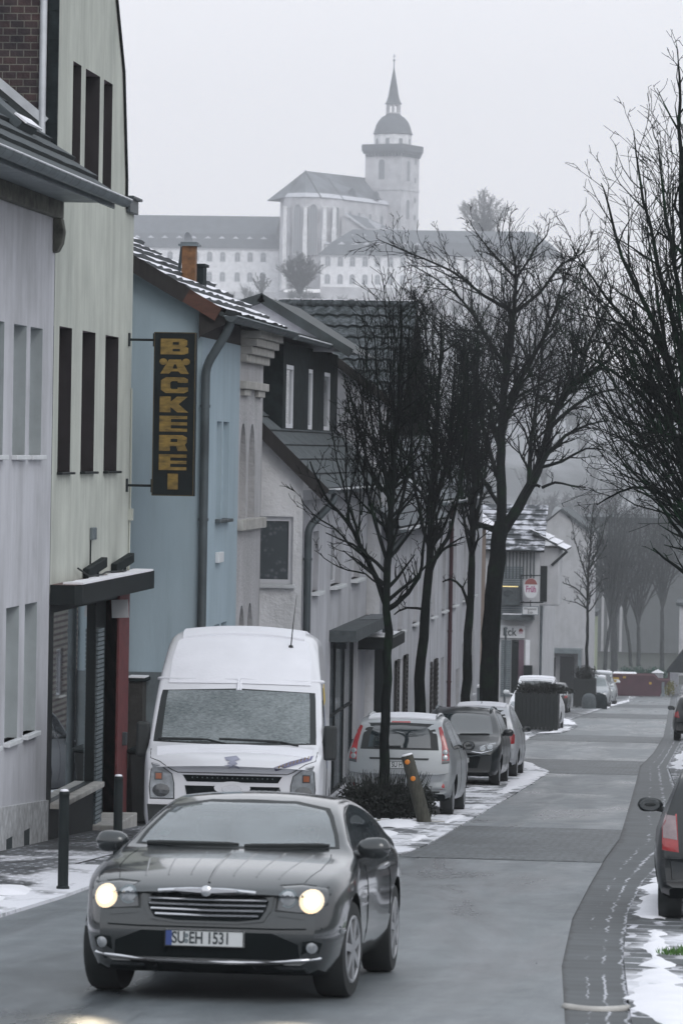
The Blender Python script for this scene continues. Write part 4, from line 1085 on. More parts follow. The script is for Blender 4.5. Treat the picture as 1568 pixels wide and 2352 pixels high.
# ---- corner pub with hanging signs
M['roof_half'] = snow_mix('roof_half', (0.04, 0.045, 0.05), snow=(0.5, 0.51, 0.56), lo=0.46, hi=0.58, scale=1.8)
KY = 180.0; kS = 9200 / KY
kx0, kx1 = at_y(1130, 1400, KY).x, at_y(1238, 1400, KY).x
pb = thing('corner_pub', 'grey corner pub with louvred front, fascia board and snow-dusted eaves', 'pub', ((kx0 + kx1) / 2, KY, gz(KY)))
zt = at_y(1190, 1262, KY).z
mb = MB(); mb.box(-14, kx1, KY, KY + 16, gz(185) - 1, zt); mb.build('wall', M['dull_plaster'], pb)
bx0, bx1 = at_y(1205, 1400, KY - .5).x, at_y(1262, 1400, KY - .5).x
# projecting upper bay at the corner
yb0, yb1 = at_y(1262, 1392, KY).z, at_y(1240, 1268, KY).z
mb = MB(); mb.box(kx1 - .3, kx1 + .85, KY + .4, KY + 4, yb0, yb1 + .2); ub = mb.build('corner_bay', M['dull_plaster'], pb, bevel=.06)
q = fy(KY + .4, 1240, 1256, 1300, 1382); mb = MB(); mb.box(q[0], q[1], KY + .36, KY + .4, q[2], q[3]); mb.build('bay_window', M['frame_dark'], ub)
q = fy(KY, 1160, 1232, 1268, 1330)
mb = MB()
for i in range(9):
    x = q[0] + (q[1] - q[0]) * i / 9; mb.box(x, x + .07, KY - .06, KY + .0, q[2], q[3])
mb.build('louvre', M['zinc_dark'], pb)
mb = MB()
q = fy(KY, 1150, 1200, 1300, 1410)
for i in range(22): mb.box(q[0], q[1], KY - .05, KY, q[2] + (q[3] - q[2]) * i / 22, q[2] + (q[3] - q[2]) * (i + .7) / 22)
mb.build('slatted_shutter', M['zinc'], pb)
q = fy(KY, 1150, 1172, 1470, 1600)
mb = MB()
for i in range(30): mb.box(q[0], q[1], KY - .06, KY, q[2] + (q[3] - q[2]) * i / 30, q[2] + (q[3] - q[2]) * (i + .75) / 30)
mb.build('roller_shutter', M['zinc'], pb)
q = fy(KY, 1174, 1190, 1470, 1600); mb = MB(); mb.box(q[0], q[1], KY - .04, KY, q[2], q[3]); mb.build('door', M['frame_dark'], pb)
q = fy(KY, 1190, 1202, 1470, 1600); mb = MB(); mb.box(q[0], q[1], KY - .05, KY, q[2], q[3]); mb.build('door_post', mat('mauve', (.12, .075, .10), .7), pb)
q = fy(KY, 1206, 1216, 1470, 1560); mb = MB(); mb.box(q[0], q[1], KY - .05, KY, q[2], q[3]); mb.build('window', M['frame_white'], pb)
q = fy(KY, 1203, 1222, 1528, 1600); mb = MB(); mb.box(q[0], q[1], KY - .5, KY - .1, q[2], q[3]); mb.build('bin_cabinet', M['black_iron'], pb)
q = fy(KY - .8, 1148, 1225, 1412, 1424); mb = MB(); mb.box(q[0], q[1], KY - .9, KY, q[2], q[3]); mb.build('porch_roof', M['slate_grey'], pb)
mb = MB(); mb.box(q[0] + .1, q[1] - .1, KY - .85, KY - .1, q[3], q[3] + .03); mb.build('porch_snow', M['roof_snow'], pb)
tiles((kx0 - 2, KY - .6, zt - .05), (kx1 - kx0 + 2.2, 0, 0), Vector((0, 3.4, 2.0)), 9, tile=.3, lift=.06, mats=[M['roof_half'], M['tile_dark'], M['wood_dark']], parent=pb, jitter=.02)
tiles((kx1 + 1.15, KY, yb1 + .1), (0, 6, 0), Vector((-1.6, 0, .9)), 4, tile=.3, lift=.06, mats=[M['roof_snow'], M['tile_dark'], M['wood_dark']], parent=pb, jitter=.02, name='bay_roof')
pipe(pb, [(kx1 + 1.2, KY + .3, yb1 + .05), (kx1 + .5, KY + .3, yb1 - .6)], .06, M['black_iron'], clips=0)
pipe(pb, [(kx1 + .1, KY - .1, yb0), (kx1 + .1, KY - .1, gz(KY))], .06, M['zinc_dark'])
def text(parent, s, x, y, z, size, m, name='lettering', xs=1.0, bold=0.0, rot=None, align='CENTER', ext=.004):
    c = bpy.data.curves.new('t', 'FONT'); c.body = s; c.size = size; c.align_x = align; c.align_y = 'CENTER'; c.extrude = ext; c.offset = bold
    t = bpy.data.objects.new('t', c); COL.objects.link(t); bpy.context.view_layer.update()
    dg = bpy.context.evaluated_depsgraph_get()
    me = bpy.data.meshes.new_from_object(t.evaluated_get(dg)); bpy.data.objects.remove(t); bpy.data.curves.remove(c)
    me.materials.clear(); me.materials.append(m); me.name = name
    o = bpy.data.objects.new(name, me); COL.objects.link(o)
    mw = Matrix.Translation(Vector((x, y, z))) @ (rot or Matrix.Rotation(R(90), 4, 'X')) @ Matrix.Diagonal((xs, 1, 1, 1))
    off = origin_of(parent)
    me.transform(Matrix.Translation(-off) @ mw)
    o.parent = parent
    return o
M['ink'] = mat('ink', (.03, .04, .045), .6)
M['sign_white'] = mat('sign_white', (.55, .56, .58), .5, var=.05)
# fascia sign: ... Eck
q = fy(KY - .1, 1146, 1205, 1437, 1466)
fs = thing('pub_fascia_sign', 'white pub fascia board reading Eck with a small red and white emblem', 'sign', ((q[0] + q[1]) / 2, KY - .06, (q[2] + q[3]) / 2))
mb = MB(); mb.box(q[0] - .9, q[1], KY - .12, KY - .01, q[2], q[3]); mb.build('board', M['sign_white'], fs, bevel=.01)
c = at_y(1170, 1451, KY); text(fs, 'Eck', c.x, KY - .125, c.z - .02, .50, M['ink'], xs=.85, bold=.008)
c = at_y(1196, 1451, KY)
mb = MB(); mb.plate((c.x, KY - .122, c.z), (1, 0, 0), UP, (0, -1, 0), [[(.10 * math.cos(t * math.pi / 12), .15 * math.sin(t * math.pi / 12)) for t in range(0, 13)]], .006); mb.build('emblem_top', mat('emblem_red', (.19, .05, .06), .5), fs)
mb = MB(); mb.box(c.x - .08, c.x + .08, KY - .127, KY - .121, c.z - .07, c.z - .03); mb.build('emblem_bar', mat('emblem_pink', (.35, .16, .25), .5), fs)
# oval hanging sign and the name board under it
OY = KY - 1.0
o1 = thing('oval_pub_sign', 'oval red and white hanging pub sign reading Früh in an iron frame', 'sign', tuple(at_y(1219, 1351, OY)))
c = at_y(1219, 1351, OY); q = fy(OY, 1203, 1235, 1328, 1374)
rx, rz = (q[1] - q[0]) / 2, (q[3] - q[2]) / 2
el = [(rx * math.copysign(abs(math.cos(t * math.pi / 16)) ** .8, math.cos(t * math.pi / 16)), rz * math.sin(t * math.pi / 16)) for t in range(32)]
mb = MB(); mb.plate((c.x, OY + .06, c.z), (1, 0, 0), UP, (0, -1, 0), [el], .12); mb.build('panel', M['sign_white'], o1)
tp = [p for p in el if p[1] > rz * .2]; tp = sorted(tp, key=lambda p: math.atan2(p[1], p[0]))
mb = MB(); mb.plate((c.x, OY - .061, c.z), (1, 0, 0), UP, (0, -1, 0), [[(p[0] * .97, p[1] * .97) for p in tp]], .006); mb.build('red_cap', mat('cap_red', (.22, .065, .06), .5), o1)
text(o1, 'Früh', c.x, OY - .064, c.z - rz * .12, .40, mat('sign_crimson', (.30, .06, .16), .5), xs=.62, bold=.012)
mb = MB()
a, b = at_y(1196, 1322, OY), at_y(1242, 1322, OY); mb.beam((a.x, OY, a.z), (b.x, OY, b.z), .05, .05); mb.beam((a.x, OY, a.z), (a.x, OY + 1, a.z), .05, .05); mb.beam((a.x, OY, a.z), (a.x, OY, c.z - rz - .1), .05, .05)
a, b = at_y(1194, 1384, OY), at_y(1247, 1384, OY); mb.beam((a.x, OY, a.z), (b.x, OY, b.z), .06, .06); mb.beam((c.x, OY, c.z + rz), (c.x, OY, c.z + rz + .2), .03, .03); mb.beam((a.x + .1, OY, a.z), (a.x + .1, OY + 1, a.z), .05, .05)
mb.build('iron_frame', M['black_iron'], o1)
q = fy(OY, 1198, 1237, 1392, 1413); n1 = thing('pub_name_board', 'small white name board with two rows of dark lettering below the oval sign', 'sign', ((q[0] + q[1]) / 2, OY, q[2]))
mb = MB(); mb.box(q[0], q[1], OY - .05, OY + .05, q[2], q[3]); mb.build('board', M['sign_white'], n1, bevel=.01)
mb = MB(); mb.plate((0, OY - .051, 0), (1, 0, 0), UP, (0, -1, 0), [rect(q[0], q[1], q[2], q[3]), rect(q[0] + .04, q[1] - .04, q[2] + .04, q[3] - .04)], .012); mb.build('border', M['zinc'], n1)
cx_ = (q[0] + q[1]) / 2
text(n1, 'Wessener', cx_, OY - .055, q[2] + (q[3] - q[2]) * .68, .17, M['ink'], xs=.85); text(n1, 'Eck', cx_, OY - .055, q[2] + (q[3] - q[2]) * .3, .18, M['ink'])
mb = MB(); mb.beam((cx_, OY, q[3]), (cx_, OY, q[3] + .25), .04, .04); mb.build('hanger', M['black_iron'], n1)
# dark slate plaque with a swirl, left of the oval sign
q = fy(OY + .3, 1150, 1194, 1345, 1372)
p1 = thing('pub_plaque', 'grey pub light box with a dark swirl and a strip of yellow light on top', 'sign', ((q[0] + q[1]) / 2, OY, q[2]))
mb = MB(); mb.box(q[0], q[1], OY + .2, OY + .9, q[2] - .35, q[3]); mb.build('box', M['slate_grey'], p1, bevel=.02)
c = at_y(1165, 1364, OY); mb = MB()
mb.tube([(c.x + .22 * math.cos(t * .4) * (1 - t * .03), OY + .19, c.z + .16 * math.sin(t * .4) * (1 - t * .03)) for t in range(28)], .025, 5); mb.build('swirl', M['ink'], p1)
mb = MB(); mb.box(q[0] + .05, q[1] - .08, OY + .18, OY + .2, q[3] - .06, q[3] - .02); mb.build('lamp_strip', emit_mat('pub_lamp', (1.0, .8, .35), .55), p1)
mb = MB(); c = at_y(1160, 1500, KY - 1.5); mb.tube([(c.x, KY - 1.5, gz(KY)), (c.x, KY - 1.5, at_y(1160, 1440, KY - 1.5).z)], .05, 8)
o = tag(mb.build('sign_post', M['zinc_dark'], smooth=True, angle=50), 'thin grey metal post standing in front of the pub door', 'post')

# ---- big pale gable at the bend
GYY = 310.0
gg = thing('gable_house', 'tall blank pale gable house at the far bend of the street', 'house', tuple(at_y(1290, 1560, GYY)))
a, b, c, d = at_y(1195, 1290, GYY), at_y(1288, 1172, GYY), at_y(1349, 1222, GYY), at_y(1349, 1580, GYY)
d = Vector((at_y(1352, 1400, GYY).x, GYY, gz(310) - .5)); cx1 = d.x
mb = MB(); mb.flat((0, GYY, 0), (1, 0, 0), UP, [[(a.x - 1.5, d.z), (cx1, d.z), (cx1, c.z), (b.x, b.z), (a.x - 1.5, a.z)]])
mb.quad((cx1, GYY, d.z), (cx1, GYY + 14, d.z), (cx1, GYY + 14, c.z), (cx1, GYY, c.z)); mb.build('wall', M['dull_plaster'], gg)
mb = MB(); mb.quad((b.x, GYY - .2, b.z + .12), (cx1 + .3, GYY - .2, c.z - .05), (cx1 + .3, GYY + 14, c.z - .05), (b.x, GYY + 14, b.z + .12)); mb.quad((b.x, GYY - .2, b.z + .12), (a.x - 1.8, GYY - .2, a.z), (a.x - 1.8, GYY + 14, a.z), (b.x, GYY + 14, b.z + .12))
mb.beam((b.x, GYY - .15, b.z + .05), (cx1 + .2, GYY - .15, c.z - .1), .2, .25); mb.build('roof', M['slate_grey'], gg)
q = fy(GYY - 1.2, 1238, 1335, 1490, 1500)
mb = MB(); mb.box(q[0], q[1], GYY - 2, GYY, q[2], q[3]); mb.box(q[0], q[0] + .2, GYY - 2, GYY - .1, gz(310), q[2]); mb.box(q[1] - .25, q[1], GYY - 2, GYY - .1, gz(310), q[2]); mb.build('carport', M['zinc'], gg)
q = fy(GYY - .05, 1247, 1275, 1510, 1590); q2 = fy(GYY - .05, 1285, 1318, 1508, 1590)
mb = MB(); mb.box(q[0], q[1], GYY - .06, GYY - .02, q[2], q[3]); mb.build('garage_door', M['frame_dark'], gg)
mb = MB(); mb.box(q2[0], q2[1], GYY - .06, GYY - .02, q2[2], q2[3]); mb.build('garage_door', M['frame_dark'], gg)
# ---- lime strip house and the long grey hall
lh = thing('lime_house', 'narrow strip of pale lime house wall between the gable and the hall', 'house', tuple(at_y(1360, 1560, 345)))
x0, x1 = at_y(1352, 1450, 345).x, at_y(1366, 1450, 345).x; mb = MB(); mb.box(x0 - 3, x1, 345, 352, gz(345) - 1, at_y(1358, 1415, 345).z); mb.build('wall', M['lime_plaster'], lh)
mb = MB(); mb.box(x0 - 3.2, x1 + .2, 344.8, 352.2, at_y(1358, 1415, 345).z, at_y(1358, 1405, 345).z); mb.build('roof', M['slate_grey'], lh)
hl = thing('grey_hall', 'long plain grey hall closing the view behind the bare trees', 'hall', tuple(at_y(1470, 1540, 400)))
q = fy(400, 1340, 1800, 1205, 1570); mb = MB(); mb.box(q[0], q[1], 400, 425, gz(400) - 1, q[3]); mb.build('wall', M['hall_plaster'], hl)
mb = MB(); mb.box(q[0] - .3, q[1] + .3, 399.7, 425.3, q[3], q[3] + .6); mb.build('roof', M['slate_grey'], hl)
for i in range(4):
    x = at_y(1380 + i * 14, 1450, 399.9).x; mb = MB(); mb.box(x, x + .25, 399.85, 400, gz(400), q[3] - 4); mb.build('pilaster', M['dull_plaster'], hl)
# white house sliver and pavilion at the right edge
rs = thing('white_annex', 'bright white wall sliver at the right edge above the pavilion roof', 'house', tuple(at_y(1568, 1500, 360)))
x0 = at_y(1559, 1450, 360).x; mb = MB(); mb.box(x0, x0 + 8, 360, 368, gz(360) - 1, at_y(1560, 1392, 360).z); mb.build('wall', M['white_plaster'], rs)
mb = MB(); zt = at_y(1560, 1392, 360).z; mb.box(x0 - .3, x0 + 8.3, 359.7, 368.3, zt, zt + .3); mb.build('roof', M['slate_grey'], rs)
pv_ = thing('entrance_pavilion', 'small pavilion with dark sloping roof on a maroon post at the right edge', 'pavilion', tuple(at_y(1545, 1580, 318)))
a, b = at_y(1530, 1542, 318), at_y(1575, 1484, 318)
mb = MB(); mb.add([(a.x, 316, a.z), (b.x, 316, b.z), (b.x + 1.6, 316, a.z), (a.x, 321, a.z), (b.x, 321, b.z), (b.x + 1.6, 321, a.z)], [(0, 1, 2), (3, 5, 4), (0, 3, 4, 1), (1, 4, 5, 2), (0, 2, 5, 3)]); mb.build('roof', M['slate'], pv_)
for x in (a.x + .15, b.x + 1.4):
    mb = MB(); mb.box(x, x + .16, 316.2, 316.4, gz(318), a.z + .02); mb.build('post', M['maroon'], pv_)
for i, (xq, wq) in enumerate(((1510, 28), (1547, 26))):
    Y_ = 322 + i * 1.0
    t = thing('gate_pillar', 'square white gate pillar with a snowy cap, ' + ('left of the pavilion post' if i == 0 else 'right of the pavilion post'), 'pillar', tuple(at_y(xq, 1570, Y_)), 'white gate pillars by the pavilion')
    q = fy(Y_, xq - wq / 2 + 2, xq + wq / 2 - 2, 1545, 1570); mb = MB(); mb.box(q[0], q[1], Y_, Y_ + .8, gz(Y_), q[3]); mb.build('shaft', M['white_plaster'], t)
    q = fy(Y_, xq - wq / 2, xq + wq / 2, 1538, 1546); mb = MB(); cx_ = (q[0] + q[1]) / 2
    mb.add([(q[0], Y_ - .1, q[2]), (q[1], Y_ - .1, q[2]), (q[1], Y_ + .9, q[2]), (q[0], Y_ + .9, q[2]), (cx_, Y_ + .4, q[3])], [(0, 1, 4), (1, 2, 4), (2, 3, 4), (3, 0, 4), (3, 2, 1, 0)]); mb.build('cap', M['snow'], t)

# ---- the street's other side, unseen: dark houses added for cars and glass to reflect
def added_house(name, label, X, y0, y1, h, wm, rm, wins):
    t = thing(name, label, 'house', (X, (y0 + y1) / 2, gz((y0 + y1) / 2)))
    zb, zt = gz(y1) - 1, gz((y0 + y1) / 2) + h; F = Face((X, 0, 0), (0, 1, 0), (-1, 0, 0)); hs = []
    for k in range(wins):
        y = y0 + (y1 - y0) * (k + .5) / wins
        for dz in (1.2, 4.0): hs.append(rect(y - .55, y + .55, gz(y) + dz, gz(y) + dz + 1.4))
    mb = MB(); wall(mb, F, rect(y0, y1, zb, zt), hs, .14)
    for y in (y0, y1): mb.add([(X, y, zb), (X + 8, y, zb), (X + 8, y, zt), (X + 4, y, zt + 3.4), (X, y, zt)], [(0, 1, 2, 3, 4)])
    mb.quad((X + 8, y0, zb), (X + 8, y1, zb), (X + 8, y1, zt), (X + 8, y0, zt)); mb.build('wall', wm, t)
    for h_ in hs: window(t, F, h_, .14, M['frame_white'], M['glass'], fr=.06, mull=(1, 0), sill=M['stone'])
    sv_ = Vector((4.4, 0, 3.74)); tiles((X - .4, y0 - .2, zt - .32), (0, y1 - y0 + .4, 0), sv_, 12, tile=.3, lift=.04, mats=[rm, M['tile_dark'], M['wood_dark']], parent=t)
    tiles((X + 8.4, y0 - .2, zt - .32), (0, y1 - y0 + .4, 0), Vector((-4.4, 0, 3.74)), 12, tile=.3, lift=.04, mats=[rm, M['tile_dark'], M['wood_dark']], parent=t, name='rear_roof')
    gutter(t, (X - .48, y0 - .2, zt - .34), (X - .48, y1 + .2, zt - .34), .07, bands=12)
M['slate_wall'] = mat('slate_wall', (.03, .036, .04), .8, var=.4, scale=4, bmp=.3, bscale=12)
added_house('added_slate_house', 'unseen dark slate-hung house, added for reflections, opposite the row of white houses', 3.6, 64, 92, 6.4, M['slate_wall'], M['slate_grey'], 7)
added_house('added_brick_house', 'unseen dark brick house, added for reflections, opposite the corner pub', 3.2, 97, 150, 6.8, M['old_brick'], M['slate_grey'], 12)
# ------------------------------------------------------------------ abbey on the hill
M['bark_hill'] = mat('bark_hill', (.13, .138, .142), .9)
CD = 1150.0
def zq(zx, zy, Y=CD):
    return at_y(602.9 + .2685 * zx, 86.1 + .2685 * zy, Y)
M['abbey_wall'] = plaster('abbey_wall', (.88, .88, .90), .08, bmp=0)
M['abbey_stone'] = mat('abbey_stone', (.56, .56, .58), .9, var=.22, scale=.25)
M['abbey_roof'] = snow_mix('abbey_roof', (.22, .23, .245), snow=(.30, .32, .35), lo=.45, hi=.8, scale=.15, under2=(.09, .10, .11))
M['abbey_roof_dark'] = mat('abbey_roof_dark', (.15, .163, .178), .8, var=.15, scale=.5)
M['abbey_glass'] = mat('abbey_glass', (.26, .275, .295), .4, var=.2)  # pale sky reflection and haze are put into the pane colour
M['abbey_frame'] = mat('abbey_frame', (.55, .56, .58), .8, var=.05)
ab = thing('abbey_church', 'hazy abbey church with a domed tower and slender spire on the hilltop', 'church', tuple(zq(700, 2100)))
zm = .2685 * CD / F_PX
# tower
TY = 1172.0
zt_ = .2685 * TY / F_PX
C = zq(1180, 1600, TY); a_ = 11.9; th_ = R(21)
dl = Vector((-math.cos(th_), math.sin(th_), 0)); drr = Vector((math.sin(th_), math.cos(th_), 0))
def tower_block(mb, grow, z0, z1, mi=0):
    c0 = Vector((C.x, C.y, 0)) - dl * grow - drr * grow; s_ = a_ + 2 * grow
    p = [c0, c0 + drr * s_, c0 + drr * s_ + dl * s_, c0 + dl * s_]
    P = [Vector((q.x, q.y, z0)) for q in p] + [Vector((q.x, q.y, z1)) for q in p]
    mb.add(P, [(0, 1, 5, 4), (1, 2, 6, 5), (2, 3, 7, 6), (3, 0, 4, 7), (4, 5, 6, 7), (3, 2, 1, 0)], mi)
zz = lambda y: zq(1100, y, TY).z
mb = MB(); tower_block(mb, 0, zz(2150), zz(985)); tower_block(mb, .18, zz(1300), zz(1280)); tw = mb.build('tower', M['abbey_stone'], ab)
mb = MB(); tower_block(mb, .55, zz(985), zz(965)); tower_block(mb, .85, zz(965), zz(905))
for face in (0, 1):
    for k in range(11):
        d_ = dl if face == 0 else drr; nrm = -drr if face == 0 else -dl
        c = Vector((C.x, C.y, zz(995))) + d_ * (a_ * (k + .5) / 11) + nrm * .3
        mb.obox(c, d_, nrm, UP, .3, .3, .45)
mb.build('gallery', M['abbey_roof_dark'], ab)
tc = Vector((C.x, C.y, 0)) + dl * a_ / 2 + drr * a_ / 2
r8 = 163 * zt_
mb = MB(); mb.lathe((tc.x, tc.y, 0), UP, [(r8, zz(930)), (r8, zz(812))], 8, a0=R(10)); mb.build('drum', M['abbey_wall'], ab)
for k in range(8):
    mb = MB(); an = R(10) + (k + .5) * math.pi / 4 + math.pi
    d_ = Vector((math.cos(an), math.sin(an), 0)); t_ = Vector((-d_.y, d_.x, 0))
    mb.obox(Vector((tc.x, tc.y, (zz(905) + zz(850)) / 2)) + d_ * (r8 * .93), t_, d_, UP, .55, .08, (zz(850) - zz(905)) / 2)
    mb.build('drum_opening', M['abbey_glass'], ab)
mb = MB(); mb.lathe((tc.x, tc.y, 0), UP, [(r8 * 1.0, zz(812)), (r8 * 1.06, zz(808)), (r8 * 1.02, zz(795)), (r8 * .97, zz(770)), (r8 * .91, zz(735)), (r8 * .80, zz(700)), (r8 * .62, zz(665)), (r8 * .42, zz(645)), (r8 * .38, zz(632))], 24)
mb.build('dome', M['abbey_roof_dark'], ab, smooth=True, angle=40)
rl_ = 60 * zt_; mb = MB()
mb.lathe((tc.x, tc.y, 0), UP, [(rl_, zz(640)), (rl_, zz(622))], 16); mb.lathe((tc.x, tc.y, 0), UP, [(rl_, zz(560)), (rl_ * 1.1, zz(544))], 16)
for k in range(8):
    an = k * math.pi / 4 + .2; mb.tube([(tc.x + rl_ * .92 * math.cos(an), tc.y + rl_ * .92 * math.sin(an), zz(640)), (tc.x + rl_ * .92 * math.cos(an), tc.y + rl_ * .92 * math.sin(an), zz(545))], .26, 6)
mb.build('lantern', M['abbey_stone'], ab)
mb = MB(); mb.lathe((tc.x, tc.y, 0), UP, [(76 * zt_, zz(547)), (66 * zt_, zz(536)), (54 * zt_, zz(508)), (46 * zt_, zz(480)), (4 * zt_, zz(232)), (.06, zz(225))], 10)
mb.build('spire', M['abbey_roof_dark'], ab)
mb = MB(); mb.tube([(tc.x, tc.y, zz(235)), (tc.x, tc.y, zz(110))], [.16, .08], 6); mb.lathe((tc.x, tc.y, zz(170)), UP, [(.05, -.35), (.32, -.2), (.38, 0), (.32, .2), (.05, .35)], 10); mb.box(tc.x - .5, tc.x + .5, tc.y - .05, tc.y + .05, zz(138), zz(134)); mb.build('cross', M['abbey_roof_dark'], ab)
def tower_win(face, t, y0, y1, w, name='tower_window'):
    d_ = dl if face == 0 else drr; nrm = (-drr if face == 0 else -dl)
    c = Vector((C.x, C.y, 0)) + d_ * (a_ * t)
    F_ = Face(c + nrm * .02, -d_ if face == 0 else d_, nrm)
    lp = arch(-w / 2, w / 2, zz(y0), zz(y1))
    m_ = MB(); m_.plate(F_.p(0, 0), F_.u, UP, F_.n, [[(p[0] * 1.25, p[1] + (.2 if p[1] > zz(y0) + 1 else 0)) for p in lp], lp], .12); fr_ = m_.build(name, M['abbey_frame'], ab)
    m_ = MB(); m_.flat(F_.p(0, 0, .03), F_.u, UP, [lp]); m_.plate(F_.p(0, 0, .03), F_.u, UP, F_.n, [rect(-.08, .08, zz(y0), zz(y1) - .4)], .06); m_.build('pane', M['abbey_glass'], fr_)
tower_win(0, .54, 1205, 1035, 1.9); tower_win(1, .38, 1215, 1040, 1.9); tower_win(1, .38, 1540, 1375, 1.7)
for y in (1040, 1200, 1370, 1520): tower_win(1, .78, y + 22, y - 22, .9)
# nave and choir
P0, P1 = zq(365, 1138, 1150), zq(1010, 1212, 1186)
E0, E1 = zq(690, 1384, 1145), zq(1188, 1446, 1181)
ev = [zq(185, 1366, 1152), zq(250, 1364, 1146), zq(365, 1362, 1142), zq(500, 1366, 1141), zq(600, 1372, 1142), E0]
N0, N1 = P0 * 2 - E0, P1 * 2 - E1; N0.z = E0.z; N1.z = E1.z
mb = MB(); mb.quad(P0, E0, E1, P1); mb.quad(P0, P1, N1, N0)
rim = [N0] + ev
for a, b in zip(rim, rim[1:]): mb.add([P0, a, b], [(0, 1, 2)])
mb.build('nave_roof', M['abbey_roof'], ab)
mb = MB()
for a, b in ((P0 + Vector((0, 0, .1)), ev[3]), (zq(545, 1178, 1160), E0), (P1, E1)): mb.beam(a, b, .35, .25)
mb.build('roof_seam', M['abbey_roof_dark'], ab)
mb = MB()
for a, b in list(zip(ev, ev[1:])) + [(E0, E1)]:
    d_ = (b - a) * .06
    mb.add([a + (P0 - a) * .012, b + (P0 - b) * .012 if b is not E1 else b + (P1 - b) * .012, (b + ((P0 if b is not E1 else P1) - b) * .16) + Vector((0, -.05, .05)), a + (P0 - a) * .16 + Vector((0, -.05, .05))], [(0, 1, 2, 3)])
mb.build('eave_snow', mat('far_snow', (.6, .61, .65), .9), ab)
zb_ = zq(400, 2150, 1142).z
mb = MB()
pts = [Vector((p.x, p.y + .5, p.z)) for p in [zq(150, 1375, 1160)] + ev]
for a, b in zip(pts, pts[1:]): mb.quad(a, b, Vector((b.x, b.y, zb_)), Vector((a.x, a.y, zb_)))
e0, e1 = Vector((E0.x - .2, E0.y + .6, E0.z)), Vector((E1.x - .2, E1.y + .6, E1.z)); mb.quad(e0, e1, Vector((e1.x, e1.y, zb_)), Vector((e0.x, e0.y, zb_)))
mb.build('nave_wall', M['abbey_stone'], ab)
def gothic(cx0, cx1, y0, y1, Yw, n=3, name='tall_window'):
    pa, pb2 = zq(cx0, y0, Yw), zq(cx1, y1, Yw); F_ = Face((0, Yw, 0), (1, 0, 0), (0, -1, 0))
    lp = arch(pa.x, pb2.x, pa.z, pb2.z, True)
    m_ = MB(); ca = (pa.x + pb2.x) / 2; cb2 = (pa.z + pb2.z) / 2
    big = [(ca + (p[0] - ca) * 1.16, cb2 + (p[1] - cb2) * 1.02) for p in lp]
    m_.plate(F_.p(0, 0), F_.u, UP, F_.n, [big, lp], .25)
    for i in range(n):
        x = pa.x + (pb2.x - pa.x) * (i + 1) / (n + 1); m_.plate(F_.p(0, 0), F_.u, UP, F_.n, [rect(x - .06, x + .06, pa.z, pb2.z - .8)], .2)
    fr_ = m_.build(name, M['abbey_frame'], ab); m_ = MB(); m_.flat(F_.p(0, 0, .06), F_.u, UP, [lp]); m_.build('pane', M['abbey_glass'], fr_)
gothic(262, 330, 1850, 1425, 1142.0); gothic(395, 468, 1850, 1425, 1141.0); gothic(622, 652, 1690, 1450, 1141.9, 1)
for x, yb, Yb in ((190, 1850, 1146), (362, 1860, 1140.5), (528, 1800, 1140), (612, 1690, 1141)):
    p = zq(x, yb, Yb); t_ = zq(x, 1452, Yb).z; m_ = MB(); m_.box(p.x - .62, p.x + .62, Yb - 1.2, Yb + 1.5, zb_, t_ - 6); m_.box(p.x - .5, p.x + .5, Yb - .7, Yb + 1.5, t_ - 6, t_); m_.box(p.x - .75, p.x + .75, Yb - .9, Yb + 1.5, t_, t_ + .25); m_.build('buttress', M['abbey_wall'], ab)
nd = (e1 - e0); nd.z = 0; nl = nd.length; nd.normalize(); nn_ = Vector((nd.y, -nd.x, 0))
for t in (.12, .27, .46, .66, .87):
    c = Vector((e0.x, e0.y, 0)) + nd * (nl * t) + nn_ * .05; zc0 = e0.z - 7.2 - t * .0; F_ = Face(c, nd, nn_)
    lp = arch(-.8, .8, zc0, zc0 + 4.2); m_ = MB(); m_.plate(F_.p(0, 0), F_.u, UP, F_.n, [[(p[0] * 1.3, p[1] + .15) for p in lp], lp], .12); fr_ = m_.build('nave_window', M['abbey_frame'], ab)
    m_ = MB(); m_.flat(F_.p(0, 0, .03), F_.u, UP, [lp]); m_.build('pane', M['abbey_glass'], fr_)
for x, y in ((768, 1335), (972, 1362)):
    p = zq(x, y, 1157 + (x - 768) * .05); m_ = MB(); m_.obox(p, (1, 0, 0), (0, 1, 0), UP, .7, 1.2, .8); m_.add([p + Vector((-.95, -1.3, .75)), p + Vector((.95, -1.3, .75)), p + Vector((0, -1.3, 1.7)), p + Vector((0, 2.5, 1.7)), p + Vector((-.95, 2.5, .75)), p + Vector((.95, 2.5, .75))], [(0, 1, 2), (0, 2, 3, 4), (1, 5, 3, 2)]); m_.build('roof_dormer', M['abbey_roof_dark'], ab)
